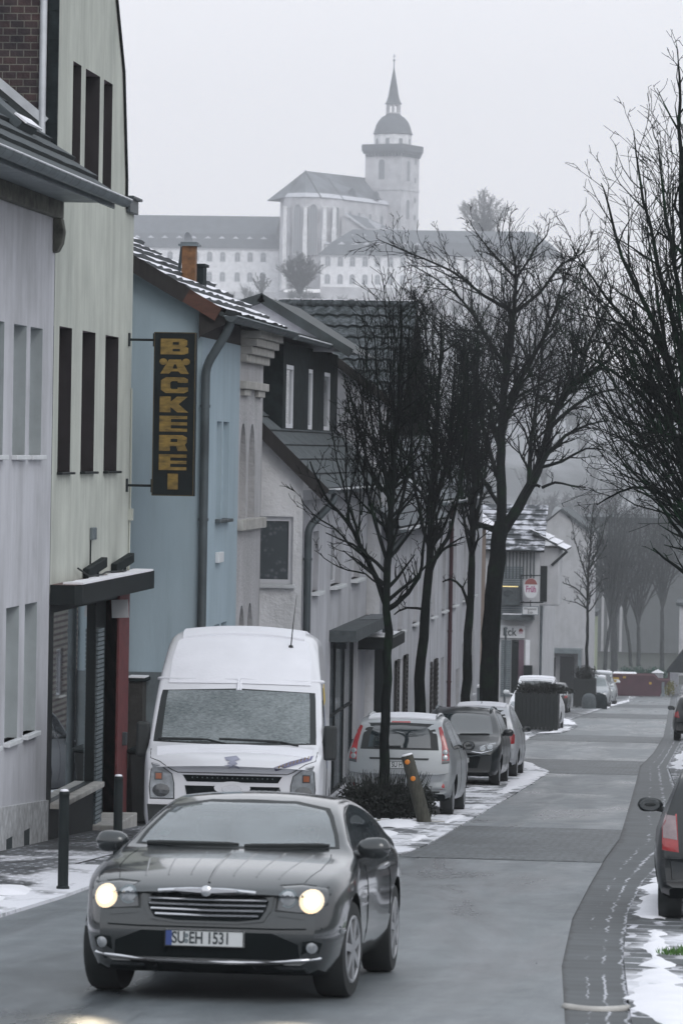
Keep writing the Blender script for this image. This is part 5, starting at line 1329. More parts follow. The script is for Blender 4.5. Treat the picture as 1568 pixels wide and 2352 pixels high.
# lower aisle roofs with snow
m_ = MB(); pA, pB = zq(705, 1500, 1143), zq(890, 1632, 1143)
m_.add([zq(705, 1500, 1143), zq(890, 1632, 1143), zq(1130, 1640, 1160), zq(1000, 1600, 1158), zq(900, 1545, 1150)], [(0, 1, 2, 3, 4)]); m_.build('aisle_roof', M['abbey_roof'], ab)
m_ = MB(); m_.beam(zq(705, 1500, 1142.6), zq(885, 1632, 1142.6), .5, .5); m_.build('aisle_snow', bpy.data.materials['far_snow'], ab); m_ = MB(); m_.beam(zq(850, 1515, 1150), zq(1020, 1640, 1150), .5, .6); m_.beam(zq(900, 1580, 1149), zq(1010, 1620, 1149), .5, 1.6); m_.beam(zq(1010, 1632, 1149), zq(1165, 1640, 1158), .5, .4); m_.build('aisle_snow', bpy.data.materials['far_snow'], ab)
m_ = MB(); m_.add([zq(680, 1510, 1143.5), zq(890, 1640, 1143.5), zq(890, 1900, 1143.5), zq(660, 1900, 1143.5)], [(0, 1, 2, 3)]); m_.build('aisle_wall', M['abbey_stone'], ab)

def wing(name, label, Y, xa, xb, ridge, brk, eave, base, cols, rows, dorm, hip=0.0, hipl=0.0, dep=14):
    """long mansard-roofed wing; x and y values are places in the photo at distance Y"""
    t = thing(name, label, 'abbey wing', tuple(at_y((xa + xb) / 2, base, Y)))
    X = lambda x: at_y(x, (eave + base) / 2, Y).x; Z = lambda y: at_y((xa + xb) / 2, y, Y).z
    # undo the roll over the length of the wing
    def zx(x, y): return at_y((xa + xb) / 2, y, Y).z
    a, b = X(xa), X(xb); m_ = MB(); m_.box(a, b, Y, Y + dep, Z(base) - 6, Z(eave)); w_ = m_.build('wall', M['abbey_wall'], t)
    m_ = MB(); z0, z1, z2 = Z(eave), Z(brk), Z(ridge)
    def ring(g, z, gl=0, gr=0): return [(a - g + gl, Y - g, z), (b + g - gr, Y - g, z), (b + g - gr, Y + dep + g, z), (a - g + gl, Y + dep + g, z)]
    r0 = ring(.7, z0 - .1); r1 = ring(-.9, z1, hipl * .3, hip * .3); h2 = dep / 2 - .1
    r2 = [(a + .2 + hipl, Y + h2, z2), (b - .2 - hip, Y + h2, z2), (b - .2 - hip, Y + h2 + .2, z2), (a + .2 + hipl, Y + h2 + .2, z2)]
    m_.add(r0 + r1 + r2, [(0, 1, 5, 4), (1, 2, 6, 5), (2, 3, 7, 6), (3, 0, 4, 7), (4, 5, 9, 8), (5, 6, 10, 9), (6, 7, 11, 10), (7, 4, 8, 11), (3, 2, 1, 0)])
    m_.build('roof', M['abbey_roof_dark'], t)
    m_ = MB(); m_.box(a - .3, b + .3, Y - .35, Y, z0 - .6, z0 - .1); m_.build('cornice', M['abbey_frame'], t)
    F_ = Face((0, Y, 0), (1, 0, 0), (0, -1, 0))
    ppm = F_PX / Y
    for yc in rows:
        for xc in cols:
            cx_ = X(xc); cz_ = Z(yc); lp = rect(cx_ - .62, cx_ + .62, cz_ - 1.25, cz_ + 1.25); lp = arch(cx_ - .62, cx_ + .62, cz_ - 1.25, cz_ + 1.35, n=4)
            m_ = MB(); big = [(cx_ + (p[0] - cx_) * 1.4, cz_ + (p[1] - cz_) * 1.15) for p in lp]
            m_.plate(F_.p(0, 0, 0), F_.u, UP, F_.n, [big, lp], .1); m_.plate(F_.p(0, 0, .03), F_.u, UP, F_.n, [rect(cx_ - .09, cx_ + .09, cz_ - 1.2, cz_ + 1.2)], .05); m_.plate(F_.p(0, 0, .032), F_.u, UP, F_.n, [rect(cx_ - .6, cx_ + .6, cz_ + .3, cz_ + .46)], .05)
            fr_ = m_.build('window', M['abbey_frame'], t); m_ = MB(); m_.flat(F_.p(0, 0, .02), F_.u, UP, [lp]); m_.build('pane', M['abbey_glass'], fr_)
    for (yc, off, hw, cl) in dorm:
        for xc in cl:
            cx_ = X(xc); cz_ = Z(yc); m_ = MB(); m_.box(cx_ - hw, cx_ + hw, Y + off, Y + off + 3, cz_ - hw * 1.2, cz_ + hw * 1.1)
            m_.add([(cx_ - hw * 1.4, Y + off - .2, cz_ + hw), (cx_ + hw * 1.4, Y + off - .2, cz_ + hw), (cx_, Y + off - .2, cz_ + hw * 2), (cx_, Y + off + 4, cz_ + hw * 2), (cx_ - hw * 1.4, Y + off + 4, cz_ + hw), (cx_ + hw * 1.4, Y + off + 4, cz_ + hw)], [(0, 1, 2), (0, 2, 3, 4), (1, 5, 3, 2)], 1)
            m_.box(cx_ - hw * .7, cx_ + hw * .7, Y + off - .04, Y + off, cz_ - hw * .8, cz_ + hw * .8, 2)
            m_.build('dormer', [M['abbey_roof_dark'], bpy.data.materials['far_snow'], M['abbey_frame']], t)
    return t
wing('abbey_wing', 'long white abbey wing left of the church with two rows of windows in the haze', 1165, 180, 640, 491, 535, 567, 658,
     [300, 330, 360, 390, 420, 450, 481, 511, 545, 574, 604], [588, 634], [(552, .4, .75, [313, 345, 377, 410, 443, 476, 508, 540, 572, 604]), (527, 3.2, .35, [350, 410, 470, 535, 590])], hip=.5)
wing('abbey_wing', 'white abbey wing right of the church, half hidden behind bare street trees', 1128, 736, 1292, 526, 556, 587, 658,
     [752, 781, 809, 838, 867, 896, 925, 954, 983, 1012, 1041, 1070, 1099, 1128, 1157, 1186], [603, 644], [(570, .5, .8, [749, 783, 813, 841, 870, 899, 928, 957, 986]), (545, 3.5, .4, [805, 834, 865, 895, 925])], hip=9, hipl=8)
rt_ = thing('abbey_terrace', 'long grey retaining wall below the abbey windows', 'wall', tuple(at_y(700, 700, 1120)))
z1 = at_y(800, 659, 1120).z; mb = MB(); mb.box(at_y(735, 690, 1120).x, at_y(1330, 690, 1120).x, 1120, 1128, z1 - 16, z1); mb.box(at_y(200, 690, 1150).x, at_y(735, 690, 1150).x, 1150, 1165, z1 - 16, z1 - .5); mb.build('wall', M['abbey_stone'], rt_)
# hill
def hill():
    mb = MB(); nx, ny = 70, 50; rnd = random.Random(11)
    ztop = at_y(800, 690, 1130).z
    P = []
    for j in range(ny + 1):
        y = 560 + (1430 - 560) * j / ny
        for i in range(nx + 1):
            x = -680 + 1300 * i / nx
            cx_ = x + 80
            fxx = 1 / (1 + math.exp((abs(cx_ + 60) - 128) / 30))
            t = max(0, min(1, (y - 690) / 400)); fy_ = t * t * (3 - 2 * t)
            if y > 1300: fy_ *= max(0, 1 - (y - 1300) / 500)
            low = 34 * max(0, min(1, (y - 620) / 420)) * (1 if y < 1300 else max(0, 1 - (y - 1300) / 400))
            h = max(low * .55 + rnd.uniform(-1, 1), (ztop + 17.6) * fxx * fy_) + rnd.uniform(-.4, .4)
            edge = min(1, (y - 560) / 60)
            P.append((x, y, slope_z(345) - .6 + h * edge))
    w = nx + 1
    F = [(j * w + i, j * w + i + 1, (j + 1) * w + i + 1, (j + 1) * w + i) for j in range(ny) for i in range(nx)]
    mb.add(P, F)
    m = snow_mix('hill_ground', (.16, .168, .175), snow=(.42, .43, .45), lo=.42, hi=.75, scale=.03, under2=(.1, .105, .11))
    tag(mb.build('hill', m, smooth=True), kind='structure')
    return P, w
HILL, HILLW = hill()
def hill_z(x, y):
    i = int((x + 680) / 1300 * 70); j = int((y - 560) / 870 * 50)
    i = max(0, min(69, i)); j = max(0, min(49, j))
    return HILL[j * HILLW + i][2]
# ------------------------------------------------------------------ vehicles
def curve_fn(pts):
    """monotone cubic through the points"""
    xs = [p[0] for p in pts]; ys = [p[1] for p in pts]; n = len(xs)
    d = [(ys[i + 1] - ys[i]) / (xs[i + 1] - xs[i]) for i in range(n - 1)]
    m = [d[0]] + [0 if d[i - 1] * d[i] <= 0 else 2 * d[i - 1] * d[i] / (d[i - 1] + d[i]) for i in range(1, n - 1)] + [d[-1]]
    def f(x):
        if x <= xs[0]: return ys[0]
        if x >= xs[-1]: return ys[-1]
        for i in range(n - 1):
            if x <= xs[i + 1]:
                h = xs[i + 1] - xs[i]; t = (x - xs[i]) / h
                return ys[i] * (1 + 2 * t) * (1 - t) ** 2 + m[i] * h * t * (1 - t) ** 2 + ys[i + 1] * t * t * (3 - 2 * t) + m[i + 1] * h * t * t * (t - 1)
    return f
def paint(name, col, metal=0.5, rough=0.32, dirt=0.25, coat=0.8):
    m, nt, b = base_mat(name, rough, metal, .5, coat)
    g = nt.nodes.new('ShaderNodeTexCoord'); s = nt.nodes.new('ShaderNodeSeparateXYZ'); nt.links.new(g.outputs['Object'], s.inputs[0])
    n = noise(nt, coords(nt), 3, 6)
    low = nt.nodes.new('ShaderNodeMapRange'); nt.links.new(s.outputs['Z'], low.inputs['Value'])
    low.inputs['From Min'].default_value = .75; low.inputs['From Max'].default_value = .15; low.inputs['To Min'].default_value = 0; low.inputs['To Max'].default_value = 1
    k = math_node(nt, 'MULTIPLY', math_node(nt, 'MULTIPLY', low.outputs[0], n), dirt * 2, True)
    nt.links.new(mixc(nt, k, col, (.06, .062, .062)), b.inputs['Base Color'])
    nt.links.new(math_node(nt, 'ADD', math_node(nt, 'MULTIPLY', k, .5), rough), b.inputs['Roughness'])
    return m
M['tyre'] = mat('tyre', (.014, .017, .018), .85, var=.3)
M['plastic'] = mat('plastic', (.014, .018, .019), .6, var=.2)
M['under'] = mat('under', (.007, .010, .011), .9, spec=.1)
M['rim'] = mat('rim', (.38, .39, .41), .35, .6, .1)
M['chrome'] = mat('chrome', (.62, .63, .66), .15, .85, .05)
M['coupe_glass'] = glass_mat('coupe_glass', (.10, .125, .135), .05, 1.8)
M['car_glass'] = glass_mat('car_glass', (.018, .026, .03), .04, 2.1)
M['lamp_glass'] = mat('lamp_glass', (.30, .32, .34), .08, .3, .3, 14, coat=1.0)
M['lamp_dark'] = mat('lamp_dark', (.06, .065, .07), .12, .2, .3, 10, coat=1)
M['lamp_red'] = mat('lamp_red', (.30, .018, .022), .15, 0, .3, 12, coat=1)
M['lamp_orange'] = mat('lamp_orange', (.27, .075, .025), .2, 0, .2, 12, coat=1)
M['plate_white'] = mat('plate_white', (.55, .57, .58), .4, var=.05)
M['plate_blue'] = mat('plate_blue', (.03, .06, .22), .4)
M['car_snow'] = mat('car_snow', (.74, .745, .79), .8, var=.04, bmp=.3, bscale=25, bdist=.01)
def frost_mat():
    m, nt, b = base_mat('frosted_screen', .55, 0, .5)
    n1 = noise(nt, coords(nt, (10, 10, 26), (0, .5, 0)), 2.2, 5, .7, .5); n2 = noise(nt, coords(nt), 2.0, 4)
    f = math_node(nt, 'ADD', math_node(nt, 'MULTIPLY', n1, .65), math_node(nt, 'MULTIPLY', n2, .35))
    nt.links.new(ramp(nt, f, [(.36, (.075, .095, .10)), (.64, (.26, .29, .30))]), b.inputs['Base Color'])
    bump(nt, b, n1, .4, .008)
    return m
M['frost'] = frost_mat()

class Car:
    """nose at y=0 pointing towards -y, ground at z=0, x across"""
    def __init__(s, name, label, cat, L, H, W, P, B=None, rad=None, crown=None, warp=None, pm=None, wheels=(), wr=.31, group=None, ny=56):
        s.root = thing(name, label, cat, (0, 0, 0), group); s.L = L; s.pm = pm
        Hf, Wf, Pf = curve_fn(H), curve_fn(W), curve_fn(P)
        Bf = curve_fn(B) if B else (lambda y: .22); rf = curve_fn(rad) if rad else (lambda y: .08); cf = curve_fn(crown) if crown else (lambda y: .03)
        ys = [L * (1 - math.cos(math.pi * i / ny)) / 2 for i in range(ny + 1)]
        ns, na, nt = 14, 5, 8
        P_, rows = [], []
        for y in ys:
            h, b, pf, r, c = Hf(y), Bf(y), Pf(y), rf(y), cf(y)
            zt = h - r; half = []
            xb = Wf(b) * pf
            for t in (0, .5): half.append((xb * .93 * t, b))
            half.append((xb * .93, b))
            for i in range(ns + 1):
                z = b + .03 + (zt - b - .03) * i / ns; half.append((Wf(z) * pf, z))
            xt = Wf(zt) * pf
            for i in range(1, na + 1):
                a = math.pi / 2 * i / na; half.append((xt - r * (1 - math.cos(a)), zt + r * math.sin(a) * 1.0))
            xr = xt - r
            for i in range(1, nt + 1):
                t = 1 - i / nt; half.append((xr * t, h + c * (1 - t * t)))
            full = half + [(-x, z) for x, z in reversed(half[1:-1])]
            row = []
            for x, z in full:
                q = (x, y, z)
                if warp: q = warp(*q)
                row.append(len(P_)); P_.append(q)
            rows.append(row)
        F = []
        k = len(rows[0])
        for j in range(ny):
            for i in range(k): F.append((rows[j][i], rows[j][(i + 1) % k], rows[j + 1][(i + 1) % k], rows[j + 1][i]))
        nh = ns + na + nt + 4
        for row in (rows[0], rows[-1]):
            # cap: strips across
            m_ = (k + 2) // 2
            for i in range(0, m_ - 1):
                a, b = row[i], row[i + 1]; c_ = row[(k - i - 1) % k]; d = row[(k - i) % k]
                if i == 0: F.append((a, b, row[k - 1]))
                elif b == c_: F.append((a, b, d))
                else: F.append((a, b, c_, d))
        mb = MB(); mb.add(P_, F)
        body = mb.build('body', [pm, M['under']], s.root, smooth=True)
        s.wheels_at = wheels; s.wr = wr
        cuts = []
        for wy, wx in wheels:
            for sg in (-1, 1):
                cm = MB(); cm.lathe((sg * (wx - .28), wy, wr + .01), (sg, 0, 0), [(wr * 1.13, 0), (wr * 1.13, .8)], 32); cuts.append(cm.build('cut', M['under']))
        for c in cuts:
            bo = body.modifiers.new('b', 'BOOLEAN'); bo.object = c; bo.operation = 'DIFFERENCE'; bo.solver = 'EXACT'
        if cuts:
            bpy.context.view_layer.update()
            dg = bpy.context.evaluated_depsgraph_get(); me = bpy.data.meshes.new_from_object(body.evaluated_get(dg))
            body.modifiers.clear(); old = body.data; body.data = me; me.name = 'body'; bpy.data.meshes.remove(old)
            for c in cuts: bpy.data.objects.remove(c)
        me = body.data
        me.materials.clear(); me.materials.append(pm); me.materials.append(M['under'])
        for p in me.polygons:
            c = p.center; mi = 0
            for wy, wx in wheels:
                rr = math.hypot(c.y - wy, c.z - wr - .01)
                if rr < wr * 1.115 and abs(c.x) < wx + .13: mi = 1
                elif abs(rr - wr * 1.13) < .012 and abs(p.normal.x) < .35 and abs(c.x) < wx + .16: mi = 1
            if p.normal.z < -.8 and c.z < .4: mi = 1
            p.material_index = mi; p.use_smooth = True
        me.set_sharp_from_angle(angle=R(38))
        s.body = body
        bm = bmesh.new(); bm.from_mesh(me); s.bvh = BVHTree.FromBMesh(bm); bm.free()
    def hit(s, view, a, b):
        if view == 'front': o, d = Vector((a, -6, b)), Vector((0, 1, 0))
        elif view == 'rear': o, d = Vector((a, s.L + 6, b)), Vector((0, -1, 0))
        elif view == 'right': o, d = Vector((6, a, b)), Vector((-1, 0, 0))
        elif view == 'left': o, d = Vector((-6, a, b)), Vector((1, 0, 0))
        else: o, d = Vector((a, b, 8)), Vector((0, 0, -1))
        p, n, i, t = s.bvh.ray_cast(o, d)
        if p is None:
            p, n, i, t = s.bvh.find_nearest(o + d * 6)
        return p, n, d
    def patch(s, view, outline, m, name, off=.008, parent=None, res=.07, rings=6, inset=.03, dome=0.0, hole=0.0):
        """a skin that lies on the bodywork inside an outline drawn in one view"""
        pts = []
        k = len(outline)
        for i in range(k):
            a, b = outline[i], outline[(i + 1) % k]; n = max(1, int(math.hypot(b[0] - a[0], b[1] - a[1]) / res))
            for j in range(n): pts.append((a[0] + (b[0] - a[0]) * j / n, a[1] + (b[1] - a[1]) * j / n))
        n = len(pts); cx = sum(p[0] for p in pts) / n; cy = sum(p[1] for p in pts) / n
        P = []
        for p in pts:
            h, nn, d = s.hit(view, *p); P.append(h + d * inset)
        for r in range(rings):
            f = 1 - r / rings * (1 - hole) if not hole else 1 - (1 - hole) * r / (rings - 1)
            for p in pts:
                h, nn, d = s.hit(view, cx + (p[0] - cx) * f, cy + (p[1] - cy) * f); P.append(h - d * (off + dome * (1 - f * f)))
        h, nn, d = s.hit(view, cx, cy); P.append(h - d * (off + dome))
        F = []
        for r in range(rings):
            for i in range(n): F.append((r * n + i, r * n + (i + 1) % n, (r + 1) * n + (i + 1) % n, (r + 1) * n + i))
        c = len(P) - 1
        if not hole:
            for i in range(n): F.append((rings * n + i, rings * n + (i + 1) % n, c))
        else:
            P.pop()
        mb = MB(); mb.add(P, F); return mb.build(name, m, parent or s.root, smooth=True, angle=35)
    def open_front(s, outline, k, zmin):
        """cut the bodywork away behind the windscreen"""
        cx = sum(q[0] for q in outline) / len(outline); cz = sum(q[1] for q in outline) / len(outline)
        pl = [(cx + (q[0] - cx) * k, cz + (q[1] - cz) * k) for q in outline]
        def inside(x, z):
            r = False
            for (xa, za), (xb, zb) in zip(pl, pl[1:] + pl[:1]):
                if (za > z) != (zb > z) and x < (xb - xa) * (z - za) / (zb - za) + xa: r = not r
            return r
        bm = bmesh.new(); bm.from_mesh(s.body.data)
        bad = [f for f in bm.faces if f.calc_center_median().y < s.L * .56 and inside(f.calc_center_median().x, f.calc_center_median().z) and f.calc_center_median().z > zmin]
        bmesh.ops.delete(bm, geom=bad, context='FACES'); bm.to_mesh(s.body.data); bm.free()
    def both(s, view, outline, m, name, **k):
        o1 = s.patch(view, outline, m, name, **k)
        v2 = {'right': 'left'}.get(view, view)
        o2 = s.patch(v2, [((-a if v2 == view else a), b) for a, b in outline], m, name, **k)
        return o1, o2
    def line(s, view, pts, r, m, name, parent=None, off=0.0, n=6):
        P = []
        for i in range(len(pts) - 1):
            a, b = pts[i], pts[i + 1]; k = max(2, int(math.hypot(b[0] - a[0], b[1] - a[1]) / .08))
            for j in range(k + (1 if i == len(pts) - 2 else 0)):
                h, nn, d = s.hit(view, a[0] + (b[0] - a[0]) * j / k, a[1] + (b[1] - a[1]) * j / k); P.append(h - d * off)
        mb = MB(); mb.tube(P, r, n); return mb.build(name, m, parent or s.root, smooth=True, angle=60)
    def add_wheels(s, spokes=5, w=.2, steer=0.0):
        for wy, wx in s.wheels_at:
            for sg in (-1, 1):
                r = s.wr; c = Vector((sg * (wx - .0), wy, r))
                mb = MB(); mb.lathe(c, (sg, 0, 0), [(r * .62, -w), (r * .95, -w), (r, -w + .03), (r, -.03), (r * .95, 0), (r * .72, .004), (r * .66, -.02)], 32)
                ty = mb.build('wheel', M['tyre'], s.root, smooth=True, angle=40)
                mb = MB(); mb.lathe(c, (sg, 0, 0), [(r * .70, -.015), (r * .70, .004), (r * .66, .008), (r * .62, .0), (r * .62, -.016)], 32); mb.f.pop(); mb.m.pop(); mb.f.pop(); mb.m.pop(); mb.lathe(c, (sg, 0, 0), [(r * .14, -.02), (r * .13, .004), (.001, .008)], 16)
                for q in range(spokes):
                    a = 2 * math.pi * q / spokes + .3
                    d = Vector((0, math.cos(a), math.sin(a))); t = Vector((0, -math.sin(a), math.cos(a)))
                    mb.obox(c + d * r * .37 + Vector((sg * -.006, 0, 0)), d, t, (sg, 0, 0), r * .28, .026, .012)
                mb.build('rim', M['rim'], ty, smooth=True, angle=35)
                # dark drum behind the spokes
                if steer and wy < s.L / 2:
                    ty.rotation_euler = (0, 0, steer); ty.location = c - Matrix.Rotation(steer, 3, 'Z') @ c
    def add_mirrors(s, y, z, x, m, sx=.12, sz=.075, glass=None):
        for sg in (-1, 1):
            mb = MB(); n1, n2 = 10, 14; P = []; F = []
            for i in range(n1 + 1):
                u = -1 + 2 * i / n1
                for j in range(n2):
                    a = 2 * math.pi * j / n2; rr = max(.02, 1 - abs(u) ** 3) ** .5
                    P.append((sg * (x + sx) + sg * sx * u, y + .065 * rr * math.cos(a), z + sz * rr * math.sin(a) * (1.0 + .12 * u)))
            for i in range(n1):
                for j in range(n2): F.append((i * n2 + j, i * n2 + (j + 1) % n2, (i + 1) * n2 + (j + 1) % n2, (i + 1) * n2 + j))
            F.append(tuple(range(n2))); F.append(tuple(n1 * n2 + j for j in range(n2)))
            mb.add(P, F); mb.tube([(sg * (x - .12), y + .02, z - sz * 1.0), (sg * (x + sx * .5), y, z - sz * .5)], [.035, .03], 8)
            mi = mb.build('mirror', m, s.root, smooth=True, angle=50)
            g = MB(); g.lathe((sg * (x + sx), y + .058, z), (0, 1, 0), [(.01, .003), (sz * .8, .003), (sz * .85, 0)], 16)
            for i, p in enumerate(g.v): g.v[i] = (sg * (x + sx) + (p[0] - sg * (x + sx)) * sx / sz * .95, p[1], p[2])
            g.build('mirror_glass', glass or M['car_glass'], mi)
    def plate(s, view, z, txt, x=0.0, w=.52, h=.11, off=.02):
        p, n, d = s.hit(view, x, z); sgn = -d.y
        y = min(s.hit(view, x + k * w / 2, z + j * h / 2)[0].y * -sgn for k in (-1, 0, 1) for j in (-1, 1)) * -sgn + sgn * off if False else p.y + sgn * off
        mb = MB(); mb.box(x - w / 2, x + w / 2, min(y, y - sgn * .03), max(y, y - sgn * .03), z - h / 2, z + h / 2)
        pl = mb.build('number_plate', M['plate_white'], s.root, bevel=.004)
        mb = MB(); e = sgn * .002
        mb.plate((0, y, 0), (1, 0, 0), UP, (0, sgn, 0), [rect(x - w / 2, x + w / 2, z - h / 2, z + h / 2), rect(x - w / 2 + .007, x + w / 2 - .007, z - h / 2 + .007, z + h / 2 - .007)], .003); mb.build('plate_rim', M['plastic'], pl)
        sx = x - w / 2 * 1 if sgn < 0 else x + w / 2
        b0, b1 = (x - w / 2 + .007, x - w / 2 + .047) if sgn < 0 else (x + w / 2 - .047, x + w / 2 - .007)
        mb = MB(); mb.box(b0, b1, min(y, y + sgn * .002), max(y, y + sgn * .002), z - h / 2 + .007, z + h / 2 - .007); mb.build('plate_band', M['plate_blue'], pl)
        rot = Matrix.Rotation(R(90), 4, 'X') if sgn < 0 else Matrix.Rotation(R(180), 4, 'Z') @ Matrix.Rotation(R(90), 4, 'X')
        text(pl, txt, x - sgn * -.022 if sgn < 0 else x - .022, y + sgn * .003, z, h * .98, M['ink'], name='plate_text', xs=.72, bold=.0022, rot=rot, ext=.001)
        return pl
    def wiper(s, a, b, view='front'):
        P = []
        for i in range(9):
            t = i / 8; h, n, d = s.hit(view, a[0] + (b[0] - a[0]) * t, a[1] + (b[1] - a[1]) * t); P.append(h - d * .035)
        mb = MB(); mb.tube(P, [.012] + [.016] * 7 + [.008], 6); return mb.build('wiper', M['plastic'], s.root)
    def place(s, X, Y, yaw, ref_y=0.0, ref_x=0.0, dz=0.0):
        Rm = Matrix.Rotation(-math.atan(.0587 if Y < 80 else .052), 3, 'X') @ Matrix.Rotation(yaw, 3, 'Z')
        off = Rm @ Vector((ref_x, ref_y, 0))
        s.root.rotation_euler = Rm.to_euler()
        s.root.location = Vector((X, Y, slope_z(Y) + dz)) - off
        return s.root
def screen_glass():
    m = bpy.data.materials.new('screen_glass'); m.use_nodes = True
    nt = m.node_tree; out = nt.nodes['Material Output']; nt.nodes.remove(nt.nodes['Principled BSDF'])
    gl = nt.nodes.new('ShaderNodeBsdfGlossy'); gl.inputs['Roughness'].default_value = .03; gl.inputs['Color'].default_value = (.95, .98, 1, 1)
    t_ = nt.nodes.new('ShaderNodeBsdfTransparent'); t_.inputs['Color'].default_value = (.80, .86, .86, 1)
    f_ = nt.nodes.new('ShaderNodeFresnel'); f_.inputs['IOR'].default_value = 2.35
    mx = nt.nodes.new('ShaderNodeMixShader'); nt.links.new(f_.outputs[0], mx.inputs[0]); nt.links.new(t_.outputs[0], mx.inputs[1]); nt.links.new(gl.outputs[0], mx.inputs[2])
    df = nt.nodes.new('ShaderNodeBsdfDiffuse'); df.inputs['Color'].default_value = (.55, .62, .65, 1)
    m2 = nt.nodes.new('ShaderNodeMixShader'); nt.links.new(ramp(nt, noise(nt, coords(nt, (1, 1, 3)), 2.2, 5), [(.3, (.10,) * 3), (.7, (.24,) * 3)]), m2.inputs[0]); nt.links.new(mx.outputs[0], m2.inputs[1]); nt.links.new(df.outputs[0], m2.inputs[2])
    nt.links.new(m2.outputs[0], out.inputs['Surface']); return m
M['screen_glass'] = screen_glass()
# ---- grey-brown sports coupe driving towards the camera
M['coupe_paint'] = paint('coupe_paint', (.030, .036, .039), .4, .16, .2, .9)
def coupe_warp(x, y, z):
    f = max(0, 1 - y / .6); f = f * f
    y2 = y + f * (.16 * (abs(x) / .85) ** 2.2 + .10 * max(0, (z - .48) / .3) ** 1.5 + .05 * max(0, (.42 - z) / .2))
    g = max(0, 1 - (4.06 - y) / .6); y2 -= g * g * .14 * (abs(x) / .85) ** 2
    # hollow the flank a little under the shoulder
    return (x, y2, z)
cf_ = Car('sports_coupe', 'grey brown two-door coupe with lit headlamps driving towards the camera', 'car', 4.06,
    H=[(0, .70), (.06, .735), (.3, .80), (.7, .865), (1.22, .935), (1.6, 1.095), (2.0, 1.235), (2.25, 1.278), (2.55, 1.287), (2.9, 1.25), (3.3, 1.15), (3.65, 1.02), (3.9, .93), (4.06, .82)],
    W=[(.2, .80), (.34, .862), (.5, .883), (.66, .883), (.8, .868), (.88, .84), (.94, .785), (1.1, .695), (1.25, .585), (1.32, .52)],
    P=[(0, .80), (.05, .845), (.12, .885), (.25, .93), (.5, .972), (.86, 1.0), (1.5, .985), (2.2, .975), (3.25, 1.0), (3.7, .97), (3.95, .89), (4.06, .80)],
    B=[(0, .255), (.1, .20), (.4, .17), (3.6, .18), (4.06, .3)], rad=[(0, .07), (.3, .10), (.8, .10), (1.2, .09), (1.6, .06), (2.2, .10), (3.0, .10), (4.06, .08)],
    crown=[(0, .02), (.5, .035), (1.2, .03), (2, .032), (3, .035), (4.06, .02)], warp=coupe_warp, pm=M['coupe_paint'], wheels=[(.84, .865), (3.24, .865)], wr=.325, ny=72)
c = cf_
ws = c.patch('front', [(-.70, .975), (-.3, .962), (.3, .962), (.70, .975), (.665, 1.06), (.59, 1.18), (.545, 1.228), (.3, 1.27), (-.3, 1.27), (-.545, 1.228), (-.59, 1.18), (-.665, 1.06)], M['plastic'], 'windscreen', off=.006, rings=5, hole=.90, res=.04)
SCR = [(-.70, .975), (-.3, .962), (.3, .962), (.70, .975), (.665, 1.06), (.59, 1.18), (.545, 1.228), (.3, 1.27), (-.3, 1.27), (-.545, 1.228), (-.59, 1.18), (-.665, 1.06)]
c.open_front(SCR, .955, .955)
c.patch('front', [(-.668, .985), (-.3, .975), (.3, .975), (.668, .985), (.636, 1.06), (.565, 1.17), (.52, 1.214), (.3, 1.252), (-.3, 1.252), (-.52, 1.214), (-.565, 1.17), (-.636, 1.06)], M['screen_glass'], 'pane', off=.012, parent=ws, inset=.004, res=.04, rings=10)
c.both('right', [(1.52, .965), (2.05, 1.19), (2.5, 1.245), (2.95, 1.19), (3.25, 1.02), (3.05, .975)], M['car_glass'], 'side_window', off=.004)
c.patch('rear', [(-.56, .96), (.56, .96), (.48, 1.22), (-.48, 1.22)], M['car_glass'], 'rear_window', off=.004)
# grille: dark mouth, chrome top bar, four bars
gr = c.patch('front', [(-.37, .535), (-.2, .515), (.2, .515), (.37, .535), (.415, .61), (.435, .70), (.2, .728), (-.2, .728), (-.435, .70), (-.415, .61)], M['coupe_paint'], 'grille', off=.016, rings=5)
c.patch('front', [(-.345, .55), (-.2, .532), (.2, .532), (.345, .55), (.385, .61), (.405, .685), (.2, .705), (-.2, .705), (-.405, .685), (-.385, .61)], M['under'], 'grille_mouth', off=.02, parent=gr, inset=.002)
for z, hw in ((.672, .39), (.638, .385), (.604, .37), (.570, .34)):
    c.line('front', [(-hw, z), (0, z - .004), (hw, z)], .0085, M['chrome'], 'grille_bar', gr, off=.027)
c.line('front', [(-.32, .722), (-.12, .736), (.12, .736), (.32, .722)], .013, M['chrome'], 'grille_trim', gr, off=.012)
p, n, d = c.hit('front', 0, .728)
mb = MB(); mb.lathe(p - d * .0, (0, -1, 0), [(.036, 0), (.036, .034), (.026, .04), (.001, .041)], 20)
for sg in (-1, 1): mb.plate(p - d * .03, (1, 0, 0), UP, (0, -1, 0), [[(sg * .03, -.012), (sg * .20, -.002), (sg * .21, .012), (sg * .03, .018)]], .012)
mb.build('winged_badge', M['chrome'], c.root, smooth=True, angle=40)
